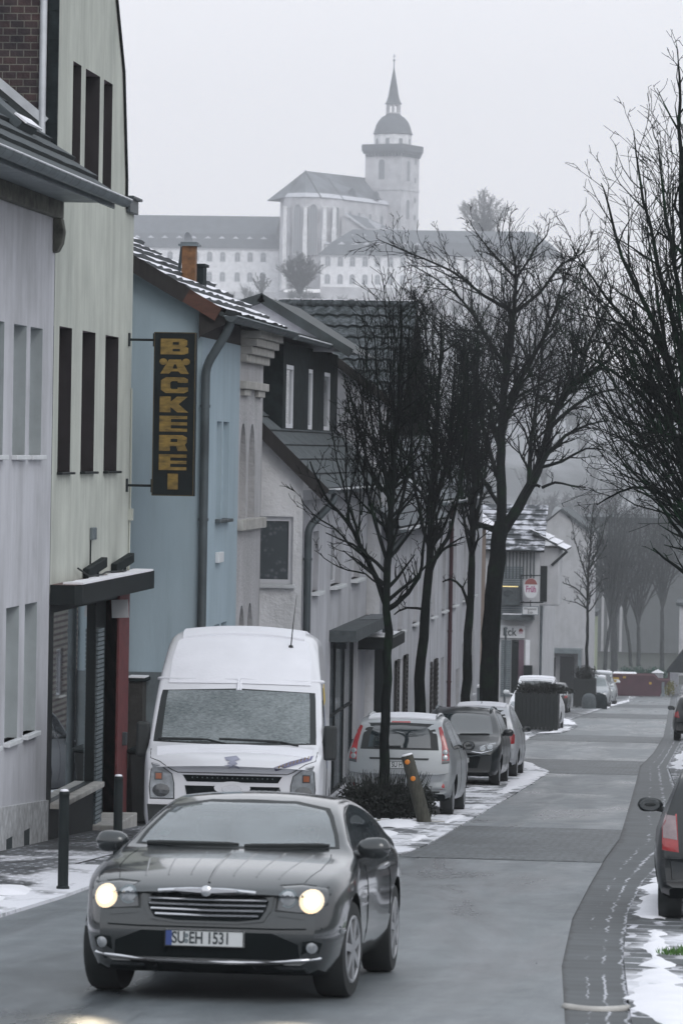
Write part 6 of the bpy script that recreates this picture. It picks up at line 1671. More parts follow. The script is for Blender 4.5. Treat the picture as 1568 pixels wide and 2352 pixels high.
# headlamps
for sg in (-1, 1):
    ol = [(sg * .44, .605), (sg * .60, .592), (sg * .70, .60), (sg * .775, .65), (sg * .79, .72), (sg * .77, .765), (sg * .60, .785), (sg * .46, .775)]
    hl_ = c.patch('front', ol, M['plastic'], 'headlamp', off=.004)
    cx0 = sum(q[0] for q in ol) / 8; cz0 = sum(q[1] for q in ol) / 8
    c.patch('front', [(cx0 + (q[0] - cx0) * .92, cz0 + (q[1] - cz0) * .9) for q in ol], M['lamp_dark'], 'lamp_glass', off=.010, parent=hl_, inset=.004)
    def disc(a, b, r, m, nm, off, dome=.0):
        return c.patch('front', [(a + r * math.cos(t * math.pi / 9), b + r * math.sin(t * math.pi / 9)) for t in range(18)], m, nm, off=off, parent=hl_, res=1, rings=4, inset=.0, dome=dome)
    disc(sg * .675, .675, .082, M['zinc'], 'lamp_ring', .012)
    M.setdefault('head_glow', emit_mat('head_glow', (1.0, .86, .62), 3.0))
    M.setdefault('head_warm', emit_mat('head_warm', (1.0, .74, .42), .95)); M.setdefault('head_dim', emit_mat('head_dim', (1.0, .80, .55), .38)); disc(sg * .676, .674, .079, M['head_dim'], 'lamp_bowl', .014, .004); disc(sg * .678, .670, .067, M['head_warm'], 'lit_reflector', .018, .006); disc(sg * .680, .676, .050, M['head_glow'], 'lit_bulb', .022, .012)
    disc(sg * .525, .69, .062, M['zinc'], 'lamp_ring', .012); disc(sg * .525, .69, .048, M['lamp_glass'], 'lens', .016, .012)
    c.patch('front', [(sg * .46, .572), (sg * .64, .555), (sg * .64, .592), (sg * .46, .602)], M['chrome'], 'washer_cover', off=.006).data.materials[0] = M['coupe_paint']
    # lower fog lamps
    fl2 = c.patch('front', [(sg * .62, .325), (sg * .73, .335), (sg * .75, .40), (sg * .70, .42), (sg * .63, .41)], M['under'], 'fog_lamp', off=.004)
    c.patch('front', [(sg * .69 + .036 * math.cos(t * math.pi / 8), .372 + .036 * math.sin(t * math.pi / 8)) for t in range(16)], M['lamp_glass'], 'fog_lens', off=.010, parent=fl2, res=1, rings=3, inset=0, dome=.008)
    # bonnet ribs and strakes
    for x0, x1 in ((.14, .17), (.29, .36), (.44, .55)):
        c.line('top', [(sg * x0, .30), (sg * x1, 1.13)], .0075, M['coupe_paint'], 'bonnet_rib', off=-.004)
    c.line('top', [(sg * .60, .22), (sg * .67, .6), (sg * .68, 1.0), (sg * .66, 1.2)], .0032, M['under'], 'bonnet_seam', off=-.001)
    c.line('right' if sg > 0 else 'left', [(1.62, .30), (1.60, .6), (1.66, .92)], .006, M['under'], 'door_seam', off=-.001); c.line('right' if sg > 0 else 'left', [(2.85, .45), (2.86, .7), (2.84, .95)], .006, M['under'], 'door_seam', off=-.001)
    for k in range(3):
        c.line('right' if sg > 0 else 'left', [(1.30, .60 + k * .055), (1.48, .60 + k * .055)], .014, M['chrome'], 'side_strake', off=.002)
    c.line('right' if sg > 0 else 'left', [(.40, .47), (.55, .475)], .018, M['lamp_glass'], 'side_marker', off=.002)
    c.line('right' if sg > 0 else 'left', [(2.55, .80), (2.75, .81)], .016, M['chrome'], 'door_handle', off=.012)
# central spine, air intake, splitter
c.line('top', [(0, .18), (0, 1.12)], .012, M['coupe_paint'], 'bonnet_spine', off=-.003)
c.patch('front', [(-.61, .285), (.61, .285), (.60, .39), (.43, .46), (-.43, .46), (-.60, .39)], M['under'], 'air_intake', off=.003)
c.line('front', [(-.74, .30), (-.4, .268), (0, .262), (.4, .268), (.74, .30)], .011, M['chrome'], 'splitter', off=.006)
c.line('front', [(-.84, .50), (-.45, .487), (.45, .487), (.84, .50)], .006, M['under'], 'bumper_seam', off=-.002)
c.patch('front', [(-.80, .19), (.80, .19), (.78, .285), (.4, .256), (0, .25), (-.4, .256), (-.78, .285)], M['under'], 'lower_lip', off=.004)
c.wiper((-.62, .985), (.02, .988)); c.wiper((.06, .980), (.63, .995))
mb = MB(); mb.lathe((.03, 3.0, 1.27), (0, .4, 1), [(.03, 0), (.02, .03), (.004, .06)], 8); mb.build('aerial', M['plastic'], c.root, smooth=True)
c.add_mirrors(1.55, .975, .79, M['coupe_paint'], .115, .075)
c.plate('front', .415, 'SU EH 1531', x=-.01)
mb = MB(); p, n, d = c.hit('front', -.01, .415)
for i, (ox, oz) in enumerate(((-.118, .018), (-.118, -.018))): mb.lathe((-.01 + ox, p.y - .021, .415 + oz), (0, -1, 0), [(.015, 0), (.015, .003)], 10)
mb.build('plate_seal', M['zinc'], c.root)
c.add_wheels(7, .21, steer=R(-5))
c.patch('front', [(-.56, 1.03), (-.50, 1.03), (-.49, 1.06), (-.55, 1.06)], mat('sticker_teal', (.10, .22, .20), .5), 'screen_sticker', off=.011, parent=ws, inset=0)
# dash top, mirror and sun strip glimpsed through the screen
# cabin: dashboard, wheel, seats, sun visors
M['cabin'] = mat('cabin', (.045, .05, .052), .8, var=.2); M['cabin_light'] = mat('cabin_light', (.38, .40, .41), .8)
mb = MB(); mb.add([(-.68, 1.24, .90), (.68, 1.24, .90), (.64, 1.72, .885), (-.64, 1.72, .885), (-.68, 1.24, .5), (.68, 1.24, .5), (.64, 1.78, .55), (-.64, 1.78, .55)], [(0, 1, 2, 3), (3, 2, 6, 7), (0, 4, 5, 1), (1, 5, 6, 2), (0, 3, 7, 4), (4, 7, 6, 5)]); mb.build('dashboard', M['cabin'], c.root, bevel=.03)
mb = MB(); wc = Vector((.36, 1.84, .86)); ax = Vector((0, .82, .57)).normalized(); ux = Vector((1, 0, 0)); uy = ax.cross(ux)
mb.tube([wc + (ux * math.cos(t * math.pi / 12) + uy * math.sin(t * math.pi / 12)) * .18 for t in range(25)], .014, 8)
for t in (.2, 2.94, 4.71): mb.tube([wc, wc + (ux * math.cos(t) + uy * math.sin(t)) * .18], .014, 6)
mb.lathe(wc, ax, [(.05, -.02), (.05, .02)], 14); mb.build('steering_wheel', M['plastic'], c.root, smooth=True, angle=50)
for sx in (-.36, .36):
    mb = MB(); mb.obox((sx, 2.52, .62), (1, 0, 0), (0, 1, .25), (0, -.25, 1), .24, .07, .32); st_ = mb.build('seat', M['cabin'], c.root, bevel=.05)
    mb = MB(); mb.obox((sx, 2.57, 1.04), (1, 0, 0), (0, 1, .2), (0, -.2, 1), .13, .05, .085); mb.build('headrest', M['cabin'], st_, bevel=.04)
    mb = MB(); mb.obox((sx * .75, 2.06, 1.205), (1, 0, 0), (0, 1, .1), (0, -.1, 1), .17, .07, .008); mb.build('sun_visor', M['cabin_light'], c.root, bevel=.006)
mb = MB(); mb.obox((.02, 1.95, 1.165), (1, 0, 0), (0, 1, 0), UP, .11, .02, .032); mb.build('rear_view_mirror', M['plastic'], c.root, bevel=.012)
def driver(root):
    t = thing('person', 'driver in a dark jacket holding the steering wheel behind the coupe windscreen', 'person', (0, 0, 0))
    V = [(.36, 2.40, .42), (.36, 2.38, .62), (.36, 2.33, .80), (.36, 2.31, .90), (.36, 2.30, .965), (.36, 2.27, 1.04), (.36, 2.265, 1.10),
         (.24, 2.31, .87), (.165, 2.29, .84), (.13, 2.10, .68), (.20, 1.93, .86), (.48, 2.31, .87), (.555, 2.29, .84), (.60, 2.10, .68), (.52, 1.93, .86), (.27, 2.10, .44), (.45, 2.10, .44)]
    E = [(0, 1), (1, 2), (2, 3), (3, 4), (4, 5), (5, 6), (3, 7), (7, 8), (8, 9), (9, 10), (3, 11), (11, 12), (12, 13), (13, 14), (0, 15), (0, 16)]
    Rd = [.16, .15, .16, .11, .055, .088, .078, .09, .07, .052, .034, .09, .07, .052, .034, .085, .085]
    me = bpy.data.meshes.new('body'); me.from_pydata(V, E, []); o = bpy.data.objects.new('body', me); COL.objects.link(o)
    sk = o.modifiers.new('s', 'SKIN'); sb = o.modifiers.new('u', 'SUBSURF'); sb.levels = sb.render_levels = 2
    for i, r in enumerate(Rd): me.skin_vertices[0].data[i].radius = (r, r * (.72 if i in (0, 1, 2) else 1))
    me.skin_vertices[0].data[0].use_root = True
    bpy.context.view_layer.update(); dg = bpy.context.evaluated_depsgraph_get(); m2 = bpy.data.meshes.new_from_object(o.evaluated_get(dg))
    bm = bmesh.new(); bm.from_mesh(m2)
    # nose, and hands with five fingers closed round the rim
    nose = MB(); nose.add([(.345, 2.185, 1.04), (.375, 2.185, 1.04), (.36, 2.158, 1.035), (.36, 2.19, 1.08)], [(0, 1, 2), (0, 2, 3), (1, 3, 2)])
    for sg, hx in ((-1, .205), (1, .515)):
        nose.tube([(hx, 1.95, .86), (hx, 1.90, .90), (hx - sg * .005, 1.865, .915)], [.03, .034, .028], 8)
        for k, (dz, l) in enumerate(((-.03, .9), (-.01, 1.0), (.01, 1.0), (.03, .85))):
            q = Vector((hx, 1.862, .91 + dz)); nose.tube([q, q + Vector((sg * .012, -.028 * l, .012)), q + Vector((-sg * .012, -.042 * l, .004)), q + Vector((-sg * .03, -.03 * l, -.006))], [.010, .010, .009, .007], 6)
        q = Vector((hx - sg * .02, 1.885, .90)); nose.tube([q, q + Vector((-sg * .03, -.015, .012)), q + Vector((-sg * .045, -.035, .014))], [.012, .010, .008], 6)
    tmp = bpy.data.meshes.new('t'); tmp.from_pydata([tuple(v) for v in nose.v], [], nose.f); bm.from_mesh(tmp); bm.to_mesh(m2); bm.free(); bpy.data.meshes.remove(tmp)
    o.modifiers.clear(); o.data = m2; m2.name = 'body'
    m2.materials.clear(); m2.materials.append(mat('jacket', (.02, .024, .03), .9)); m2.materials.append(mat('skin', (.36, .22, .17), .55))
    for f in m2.polygons:
        c_ = f.center; f.use_smooth = True; f.material_index = 1 if (c_.z > .955 and abs(c_.x - .36) < .15) or c_.y < 1.96 else 0
    o.parent = t
    mb = MB(); mb.lathe((.36, 2.285, 1.085), (0, .25, 1), [(.098, -.02), (.10, .02), (.088, .06), (.05, .09), (.001, .10)], 18); mb.build('hair', mat('hair', (.03, .022, .018), .8), t, smooth=True)
    mb = MB()
    for sx in (-1, 1): mb.lathe((.36 + sx * .032, 2.184, 1.065), (0, -1, 0), [(.012, 0), (.009, .006), (.001, .008)], 10)
    mb.build('eyes', M['plastic'], t); mb = MB(); mb.tube([(.335, 2.183, 1.0), (.36, 2.178, .998), (.385, 2.183, 1.0)], .005, 5); mb.build('mouth', mat('lips', (.22, .10, .09), .6), t)
    return t
drv = driver(c.root)
c.place(-3.24, 24.72, R(-1.6)); drv.location = c.root.location; drv.rotation_euler = c.root.rotation_euler; drv.scale = (.965, 1, .955); c.root.scale = (.965, 1, .955)
for sg in (-1, 1):
    ld = bpy.data.lights.new('headlamp_beam', 'SPOT'); ld.energy = 22; ld.color = (1, .86, .62); ld.spot_size = R(38); ld.spot_blend = .8; ld.shadow_soft_size = .05
    lo = bpy.data.objects.new('headlamp_beam', ld); COL.objects.link(lo); lo.parent = c.root
    lo.location = (sg * .68, -.12, .66); lo.rotation_euler = (R(78), 0, 0); lo.rotation_euler = Vector((0, 1, .30)).to_track_quat('Z', 'Y').to_euler()

# ---- white high-roof panel van
M['van_paint'] = paint('van_paint', (.66, .665, .70), .0, .35, .12, .5)
def van_warp(x, y, z):
    f = max(0, 1 - y / .8); f *= f
    return (x, y + f * .22 * (abs(x) / .95) ** 2.4 + (max(0, 1 - abs(y - 1.6) / 1.4) * .10 * (abs(x) / .95) ** 2 if z > 1.2 else 0), z)
v = Car('panel_van', 'white high-roof panel van with snow on its forehead and a frosted windscreen', 'van', 5.3,
    H=[(0, 1.02), (.06, 1.10), (.35, 1.185), (.6, 1.245), (.74, 1.285), (1.1, 1.60), (1.48, 1.915), (1.9, 2.25), (2.3, 2.48), (2.6, 2.57), (3.2, 2.60), (5.2, 2.58), (5.3, 2.5)],
    W=[(.25, .93), (.5, .985), (1.0, .99), (1.3, .965), (1.9, .925), (2.3, .875), (2.55, .835), (2.62, .82)],
    P=[(0, .93), (.06, .955), (.2, .975), (.6, 1.0), (5.1, 1.0), (5.3, .97)], B=[(0, .33), (.3, .25), (5, .28), (5.3, .4)],
    rad=[(0, .06), (.6, .06), (1.0, .05), (1.5, .06), (2.0, .13), (2.5, .16), (5.3, .14)], crown=[(0, .03), (1, .04), (2, .05), (5.3, .04)], warp=van_warp, pm=M['van_paint'], wheels=[(.95, .93), (4.2, .93)], wr=.34, ny=80)
c = v
ws = c.patch('front', [(-.915, 1.30), (0, 1.275), (.895, 1.30), (.89, 1.42), (.865, 1.80), (.855, 1.89), (0, 1.925), (-.865, 1.89), (-.88, 1.80), (-.91, 1.42)], M['plastic'], 'windscreen', off=.004)
c.patch('front', [(-.825, 1.315), (0, 1.292), (.825, 1.312), (.82, 1.42), (.80, 1.80), (.79, 1.885), (0, 1.908), (-.80, 1.885), (-.81, 1.80), (-.825, 1.42)], M['frost'], 'frosted_pane', off=.010, parent=ws, inset=.004)
sn = c.patch('front', [(-.80, 1.975), (0, 1.985), (.80, 1.975), (.79, 2.25), (.745, 2.47), (.66, 2.545), (-.66, 2.545), (-.745, 2.47), (-.79, 2.25)], M['car_snow'], 'forehead_snow', off=.016, rings=8)
c.patch('top', [(-.70, 2.35), (.70, 2.35), (.70, 5.2), (-.70, 5.2)], M['car_snow'], 'roof_snow', off=.03)
c.patch('top', [(-.84, .28), (.84, .28), (.86, .60), (-.86, .60)], M['car_snow'], 'bonnet_snow', off=.008)
for sg in (-1, 1):
    ol = [(sg * .63, .66), (sg * .90, .66), (sg * .915, .80), (sg * .89, 1.07), (sg * .80, 1.05), (sg * .66, .95), (sg * .635, .84)]
    h_ = c.patch('front', ol, M['plastic'], 'headlamp', off=.004)
    cx0 = sum(q[0] for q in ol) / 7; cz0 = sum(q[1] for q in ol) / 7
    c.patch('front', [(cx0 + (q[0] - cx0) * .92, cz0 + (q[1] - cz0) * .94) for q in ol], M['lamp_glass'], 'lamp_glass', off=.010, parent=h_, inset=.004)
    c.patch('front', rect(sg * .81 - .045, sg * .81 + .045, .875, .965), M['lamp_dark'], 'indicator_rim', off=.014, parent=h_, inset=0)
    c.patch('front', rect(sg * .81 - .032, sg * .81 + .032, .888, .952), M['lamp_orange'], 'indicator', off=.018, parent=h_, inset=0)
    # low-beam bowl
    c.patch('front', [(sg * .78 + .095 * math.cos(t * math.pi / 8), .76 + .075 * math.sin(t * math.pi / 8)) for t in range(16)], M['lamp_dark'], 'lens', off=.013, parent=h_, res=1, inset=0, dome=.01)
    ol2 = [(.80, 1.32), (1.35, 1.36), (1.62, 1.80), (2.05, 1.82), (2.1, 1.30), (1.2, 1.22)]
    c.patch('right' if sg > 0 else 'left', ol2, M['car_glass'], 'side_window', off=.004)
    mb = MB(); x = sg * .99; mb.box(min(x - sg * .02, x + sg * .13), max(x - sg * .02, x + sg * .13), .98, 1.12, 1.12, 1.52); mb.box(min(sg * .9, x), max(sg * .9, x), 1.02, 1.08, 1.16, 1.22); mb.build('mirror', M['plastic'], c.root, bevel=.04)
    c.line('right' if sg > 0 else 'left', [(1.3, 2.02), (2.3, 2.02)], .022, M['car_snow'], 'drip_rail', off=.012)
    c.line('right' if sg > 0 else 'left', [(2.15, .55), (2.15, 1.95)], .008, M['plastic'], 'door_seam', off=0)
for sg in (-1, 1): c.line('front', [(sg * .60, .965), (sg * .66, .99), (sg * .80, 1.085), (sg * .905, 1.12), (sg * .92, 1.22)], .005, M['plastic'], 'bonnet_seam', off=.0)
c.line('front', [(-.60, .965), (.60, .965)], .005, M['plastic'], 'bonnet_seam', off=.0)
vt = c.patch('front', [(-.44, 1.215), (.44, 1.205), (.46, 1.245), (-.46, 1.255)], M['plastic'], 'cowl_vent', off=.018)
for z in (1.222, 1.238): c.line('front', [(-.40, z), (.40, z - .008)], .005, M['van_paint'], 'vent_bar', vt, off=.024)
g = c.patch('front', [(-.50, .865), (.50, .865), (.545, .94), (-.545, .94)], M['under'], 'grille', off=.006)
for i in range(-8, 9): c.line('front', [(i * .055, .905), (i * .055, .918)], .006, M['zinc'], 'grille_mesh', g, off=.010, n=4)
g2 = c.patch('front', [(-.50, .72), (.50, .72), (.52, .82), (-.52, .82)], M['under'], 'grille', off=.006)
c.patch('front', [(.20 * math.cos(t * math.pi / 10), .80 + .075 * math.sin(t * math.pi / 10)) for t in range(20)], M['van_paint'], 'badge_mount', off=.03, res=1)
c.patch('front', [(.11 * math.cos(t * math.pi / 10), .79 + .045 * math.sin(t * math.pi / 10)) for t in range(20)], M['chrome'], 'oval_badge', off=.04, res=1, inset=0)
c.patch('front', [(-.9, .34), (.9, .34), (.93, .60), (-.93, .60)], M['plastic'], 'bumper', off=.03)
c.wiper((-.86, 1.335), (-.32, 1.335)); c.wiper((-.18, 1.345), (.50, 1.325)); c.line('front', [(-.32, 1.335), (-.10, 1.29)], .012, M['plastic'], 'wiper_arm', off=.03); c.line('front', [(.50, 1.325), (.70, 1.285)], .012, M['plastic'], 'wiper_arm', off=.03)
def bend(pts): return pts
M['sticker_blue'] = mat('sticker_blue', (.16, .16, .26), .6, var=.2)
sk = c.patch('front', [(.47, 1.00), (.64, 1.065), (.86, 1.135), (.88, 1.185), (.64, 1.12), (.455, 1.045)], M['sticker_blue'], 'bonnet_sticker', off=.014)
for i in range(9):
    t = i / 8; c.line('front', [(.51 + t * .31, 1.04 + t * .105), (.52 + t * .31, 1.07 + t * .105)], .006, M['sign_gold'], 'sticker_letter', sk, off=.016, n=4)
M['decal_grey'] = mat('decal_grey', (.25, .26, .33), .6, var=.3)
c.patch('front', [(-.09, 1.15), (.04, 1.17), (.085, 1.13), (.03, 1.11), (.06, 1.08), (.01, 1.06), (-.05, 1.085), (-.02, 1.11), (-.07, 1.12)], M['decal_grey'], 'bonnet_emblem', off=.014, rings=3)
c.patch('front', [(-.08, 1.06), (-.05, 1.02), (.03, 1.035), (.08, 1.015), (.07, 1.05), (0, 1.07)], M['decal_grey'], 'bonnet_emblem', off=.014, rings=3)
mb = MB(); p, n, d = c.hit('top', .55, 2.15); mb.tube([p, p + Vector((.02, -.05, .25)), p + Vector((.05, .12, .62))], [.008, .006, .003], 6); mb.lathe(p, UP, [(.03, 0), (.02, .03)], 10); mb.build('aerial', M['plastic'], c.root)
c.add_wheels(6, .2)
c.patch('right', [(2.3, 1.0), (2.9, 1.0), (2.8, 1.7), (2.35, 1.75)], M['decal_grey'], 'side_graphic', off=.004); c.patch('right', [(2.6, 1.75), (3.3, 1.8), (3.2, 2.0), (2.7, 1.95)], mat('decal_yellow', (.45, .33, .06), .6), 'side_graphic', off=.005)
c.place(-5.56, 44.6, R(4.6)); c.root.scale = (1.03, 1, 1)

# ---- generic compact cars
def hatch(name, label, L, Wd, Ht, pm, group=None, mpv=0.0, wr=.30, cat='car'):
    k = Wd / 1.7; h = Ht / 1.5
    return Car(name, label, cat, L,
        H=[(0, .62 * h), (.06, .70 * h), (.25, .80 * h), (.6, .89 * h), (1.0, .985 * h), (1.35, 1.17 * h), (1.75, 1.385 * h), (2.1, 1.47 * h), (2.6, 1.50 * h), (3.1, 1.485 * h), (L - .35, 1.42 * h), (L - .18, 1.30 * h), (L - .05, .98 * h), (L - .01, .75 * h), (L, .6 * h)],
        W=[(.2, .76 * k), (.35, .825 * k), (.6, .85 * k), (.85, .84 * k), (1.0, .80 * k), (1.2, .725 * k), (1.42, .635 * k), (1.56, .57 * k)],
        P=[(0, .80), (.06, .86), (.2, .93), (.5, .98), (1, 1), (L - .6, 1.0), (L - .2, .965), (L - .05, .93), (L, .88)], B=[(0, .28), (.2, .2), (L - .3, .22), (L, .34)],
        rad=[(0, .06), (1, .07), (1.5, .05), (2.2, .07), (L, .06)], crown=[(0, .03), (1, .03), (2, .035), (L, .02)],
        warp=lambda x, y, z: (x, y + max(0, 1 - y / .6) ** 2 * .14 * (abs(x) / .85) ** 2 - max(0, 1 - (L - y) / .5) ** 2 * .10 * (abs(x) / .85) ** 2.2, z), pm=pm, wheels=[(.76, .80 * k), (L - .60, .80 * k)], wr=wr, group=group, ny=56)
def glasshouse(c, Ht, Wd, rear=True):
    h = Ht / 1.5; k = Wd / 1.7; L = c.L
    ws = c.patch('front', [(-.64 * k, 1.0 * h), (0, .995 * h), (.64 * k, 1.0 * h), (.60 * k, 1.2 * h), (.52 * k, 1.40 * h), (0, 1.425 * h), (-.52 * k, 1.40 * h), (-.60 * k, 1.2 * h)], M['car_glass'], 'windscreen', off=.005)
    c.both('right', [(1.30, 1.0 * h), (1.72, 1.32 * h), (2.1, 1.41 * h), (2.32, 1.42 * h), (2.32, 1.0 * h)], M['car_glass'], 'side_window', off=.004)
    c.both('right', [(2.40, 1.0 * h), (2.40, 1.42 * h), (L - .75, 1.38 * h), (L - .42, 1.05 * h), (L - .6, 1.0 * h)], M['car_glass'], 'side_window', off=.004)
    for sg in ('right', 'left'):
        c.line(sg, [(1.2, .55), (1.3, .98 * h)], .006, M['plastic'], 'door_seam', off=-.001); c.line(sg, [(2.36, .3), (2.36, 1.0 * h)], .006, M['plastic'], 'door_seam', off=-.001)
    return ws
def face_on(c, h, k, lamp=None, gz_=.60):
    for sg in (-1, 1):
        ol = [(sg * .42 * k, .66 * h), (sg * .60 * k, .645 * h), (sg * .75 * k, .69 * h), (sg * .775 * k, .78 * h), (sg * .62 * k, .80 * h), (sg * .46 * k, .73 * h)]
        c.patch('front', ol, lamp or M['lamp_glass'], 'headlamp', off=.006)
        c.patch('front', [(sg * .66 * k + .045 * math.cos(t * math.pi / 6), .36 * h + .04 * math.sin(t * math.pi / 6)) for t in range(12)], M['lamp_dark'], 'fog_lamp', off=.006, res=1)
    c.patch('front', [(-.40 * k, .47 * h), (.40 * k, .47 * h), (.46 * k, .33 * h), (-.46 * k, .33 * h)], M['under'], 'air_intake', off=.004)
    c.patch('front', [(-.33 * k, .64 * h), (.33 * k, .64 * h), (.38 * k, .70 * h), (-.38 * k, .70 * h)], M['under'], 'grille', off=.004)
    c.patch('front', [(.05 * math.cos(t * math.pi / 6), .715 * h + .045 * math.sin(t * math.pi / 6)) for t in range(12)], M['chrome'], 'badge', off=.012, res=1)
def back_on(c, h, k, lamp_z=(.78, 1.28), lx=.70, txt=None, bump_m=None):
    gl = c.patch('rear', [(-.60 * k, .99 * h), (.60 * k, .99 * h), (.57 * k, 1.2 * h), (.50 * k, 1.385 * h), (0, 1.40 * h), (-.50 * k, 1.385 * h), (-.57 * k, 1.2 * h)], M['plastic'], 'rear_window', off=.004)
    c.patch('rear', [(-.48 * k, 1.02 * h), (.48 * k, 1.02 * h), (.46 * k, 1.2 * h), (.41 * k, 1.34 * h), (0, 1.36 * h), (-.41 * k, 1.34 * h), (-.46 * k, 1.2 * h)], M['car_glass'], 'pane', off=.009, parent=gl, inset=0)
    return gl

# silver hatchback seen from behind, in front of the tree bed
M['silver_paint'] = paint('silver_paint', (.33, .35, .365), .35, .35, .3, .4)
c = hatch('hatchback', 'silver five-door hatchback with snowy roof parked behind the shrub bed, seen from behind', 3.98, 1.72, 1.53, M['silver_paint'])
fiesta = c; glasshouse(c, 1.53, 1.72); back_on(c, 1.02, 1.01)
for sg in (-1, 1):
    ol = [(sg * .66, .80), (sg * .775, .82), (sg * .765, 1.0), (sg * .70, 1.22), (sg * .625, 1.38), (sg * .585, 1.36), (sg * .645, 1.12), (sg * .66, .98)]
    lp = c.patch('rear', ol, M['lamp_red'], 'tail_lamp', off=.008)
    for zc_ in (.985, .90): c.patch('rear', [(sg * .71 + .042 * math.cos(t * math.pi / 6), zc_ + .042 * math.sin(t * math.pi / 6)) for t in range(12)], M['lamp_glass'], 'lens', off=.014, parent=lp, res=1, inset=0, dome=.006)
    c.patch('rear', [(sg * .66, .80), (sg * .775, .82), (sg * .772, .86), (sg * .665, .85)], M['lamp_dark'], 'lamp_base', off=.011, parent=lp, inset=0)
    c.patch('rear', [(sg * .66 + .05 * math.cos(t * math.pi / 8), .46 + .05 * math.sin(t * math.pi / 8)) for t in range(16)], M['lamp_red'], 'reflector', off=.010, res=1, dome=.006)
    c.line('top', [(sg * .53, 1.9), (sg * .53, 3.4)], .02, M['silver_paint'], 'roof_rail', off=.03)
c.patch('rear', [(-.80, .42), (.80, .42), (.83, .56), (.82, .66), (-.82, .66), (-.83, .56)], M['silver_paint'], 'bumper', off=.03, rings=5)
c.patch('rear', [(-.60, .30), (.60, .30), (.64, .38), (-.64, .38)], M['plastic'], 'bumper_insert', off=.02)
c.patch('rear', [(-.46, .885), (.46, .885), (.45, .855), (-.45, .855)], M['plastic'], 'boot_handle', off=.010)
c.patch('rear', [(-.36, .70), (.36, .70), (.38, .85), (-.38, .85)], M['plate_white'], 'plate_recess', off=.006).data.materials[0] = M['silver_paint']
c.patch('rear', [(-.15, 1.425), (.15, 1.425), (.14, 1.45), (-.14, 1.45)], M['lamp_red'], 'brake_lamp', off=.010)
c.line('rear', [(-.02, 1.06), (.38, 1.05)], .014, M['plastic'], 'wiper', off=.02)
c.patch('top', [(-.50, 2.0), (.50, 2.0), (.52, 3.55), (-.52, 3.55)], M['car_snow'], 'roof_snow', off=.02)
c.plate('rear', .775, 'SU H 50'); c.add_mirrors(1.35, 1.06, .80, M['plastic'], .1, .07); c.add_wheels(5, .19)
c.place(-5.06, 61.35, R(180), ref_y=3.98)
# dark estate facing the camera
M['dark_paint'] = paint('dark_paint', (.010, .014, .016), .0, .3, .15, .4)
c = hatch('estate_car', 'black estate car with branches mirrored in its windscreen, facing the camera', 4.42, 1.76, 1.54, M['dark_paint'])
glasshouse(c, 1.54, 1.76); back_on(c, 1.02, 1.03)
for sg in (-1, 1):
    ol = [(sg * .30, .69), (sg * .50, .66), (sg * .70, .72), (sg * .80, .80), (sg * .79, .885), (sg * .62, .86), (sg * .45, .78)]
    lp = c.patch('front', ol, M['chrome'], 'headlamp', off=.005)
    c.patch('front', [(q[0] * .97 + sg * .015, .775 + (q[1] - .775) * .82) for q in ol], M['lamp_dark'], 'lamp_glass', off=.010, parent=lp, inset=0)
    for a in (.52, .66): c.patch('front', [(sg * a + .055 * math.cos(t * math.pi / 7), .755 + (a - .52) * .25 + .05 * math.sin(t * math.pi / 7)) for t in range(14)], M['lamp_glass'], 'lens', off=.014, parent=lp, res=1, inset=0, dome=.008)
    c.line('top', [(sg * .56, 1.9), (sg * .56, 3.9)], .02, M['zinc'], 'roof_rail', off=.04)
c.patch('front', [(-.42, .36), (.42, .36), (.48, .58), (.38, .64), (-.38, .64), (-.48, .58)], M['under'], 'grille', off=.006)
c.line('front', [(-.62, .655), (-.3, .60), (.3, .60), (.62, .655)], .010, M['zinc'], 'grille_trim', off=.012)
c.patch('front', [(-.03, .80), (.03, .80), (.045, .88), (0, .90), (-.045, .88)], M['chrome'], 'badge', off=.012)
c.plate('front', .52, 'SU KL 928'); c.wiper((-.6, 1.03), (-.05, 1.03)); c.wiper((0, 1.025), (.6, 1.04)); c.add_mirrors(1.45, 1.07, .84, M['dark_paint'], .11, .075); c.add_wheels(5, .2)
c.place(-5.42, 79.6, R(0))
# silver hatchback behind it, seen from behind
c = hatch('hatchback', 'pale silver hatchback with snow on its roof parked beyond the black estate car', 3.9, 1.70, 1.58, paint('pale_paint', (.46, .48, .51), .2, .35, .3, .4))
glasshouse(c, 1.58, 1.70); back_on(c, 1.05, 1.0)
for sg in (-1, 1): c.patch('rear', [(sg * .60, .72), (sg * .76, .74), (sg * .765, .92), (sg * .70, 1.02), (sg * .62, .95)], M['lamp_red'], 'tail_lamp', off=.008)
c.patch('rear', [(-.80, .40), (.80, .40), (.82, .62), (-.82, .62)], c.pm, 'bumper', off=.03)
c.patch('top', [(-.52, 1.9), (.52, 1.9), (.52, 3.5), (-.52, 3.5)], M['car_snow'], 'roof_snow', off=.02)
mb = MB(); p, n, d = c.hit('top', 0, 3.3); mb.tube([p, p + Vector((0, .1, .32))], [.008, .004], 5); mb.build('aerial', M['plastic'], c.root)
c.plate('rear', .70, 'SU T 18'); c.add_mirrors(1.35, 1.02, .79, M['plastic'], .1, .065); c.add_wheels(6, .19)
c.place(-5.4, 86.6, R(180), ref_y=3.9)
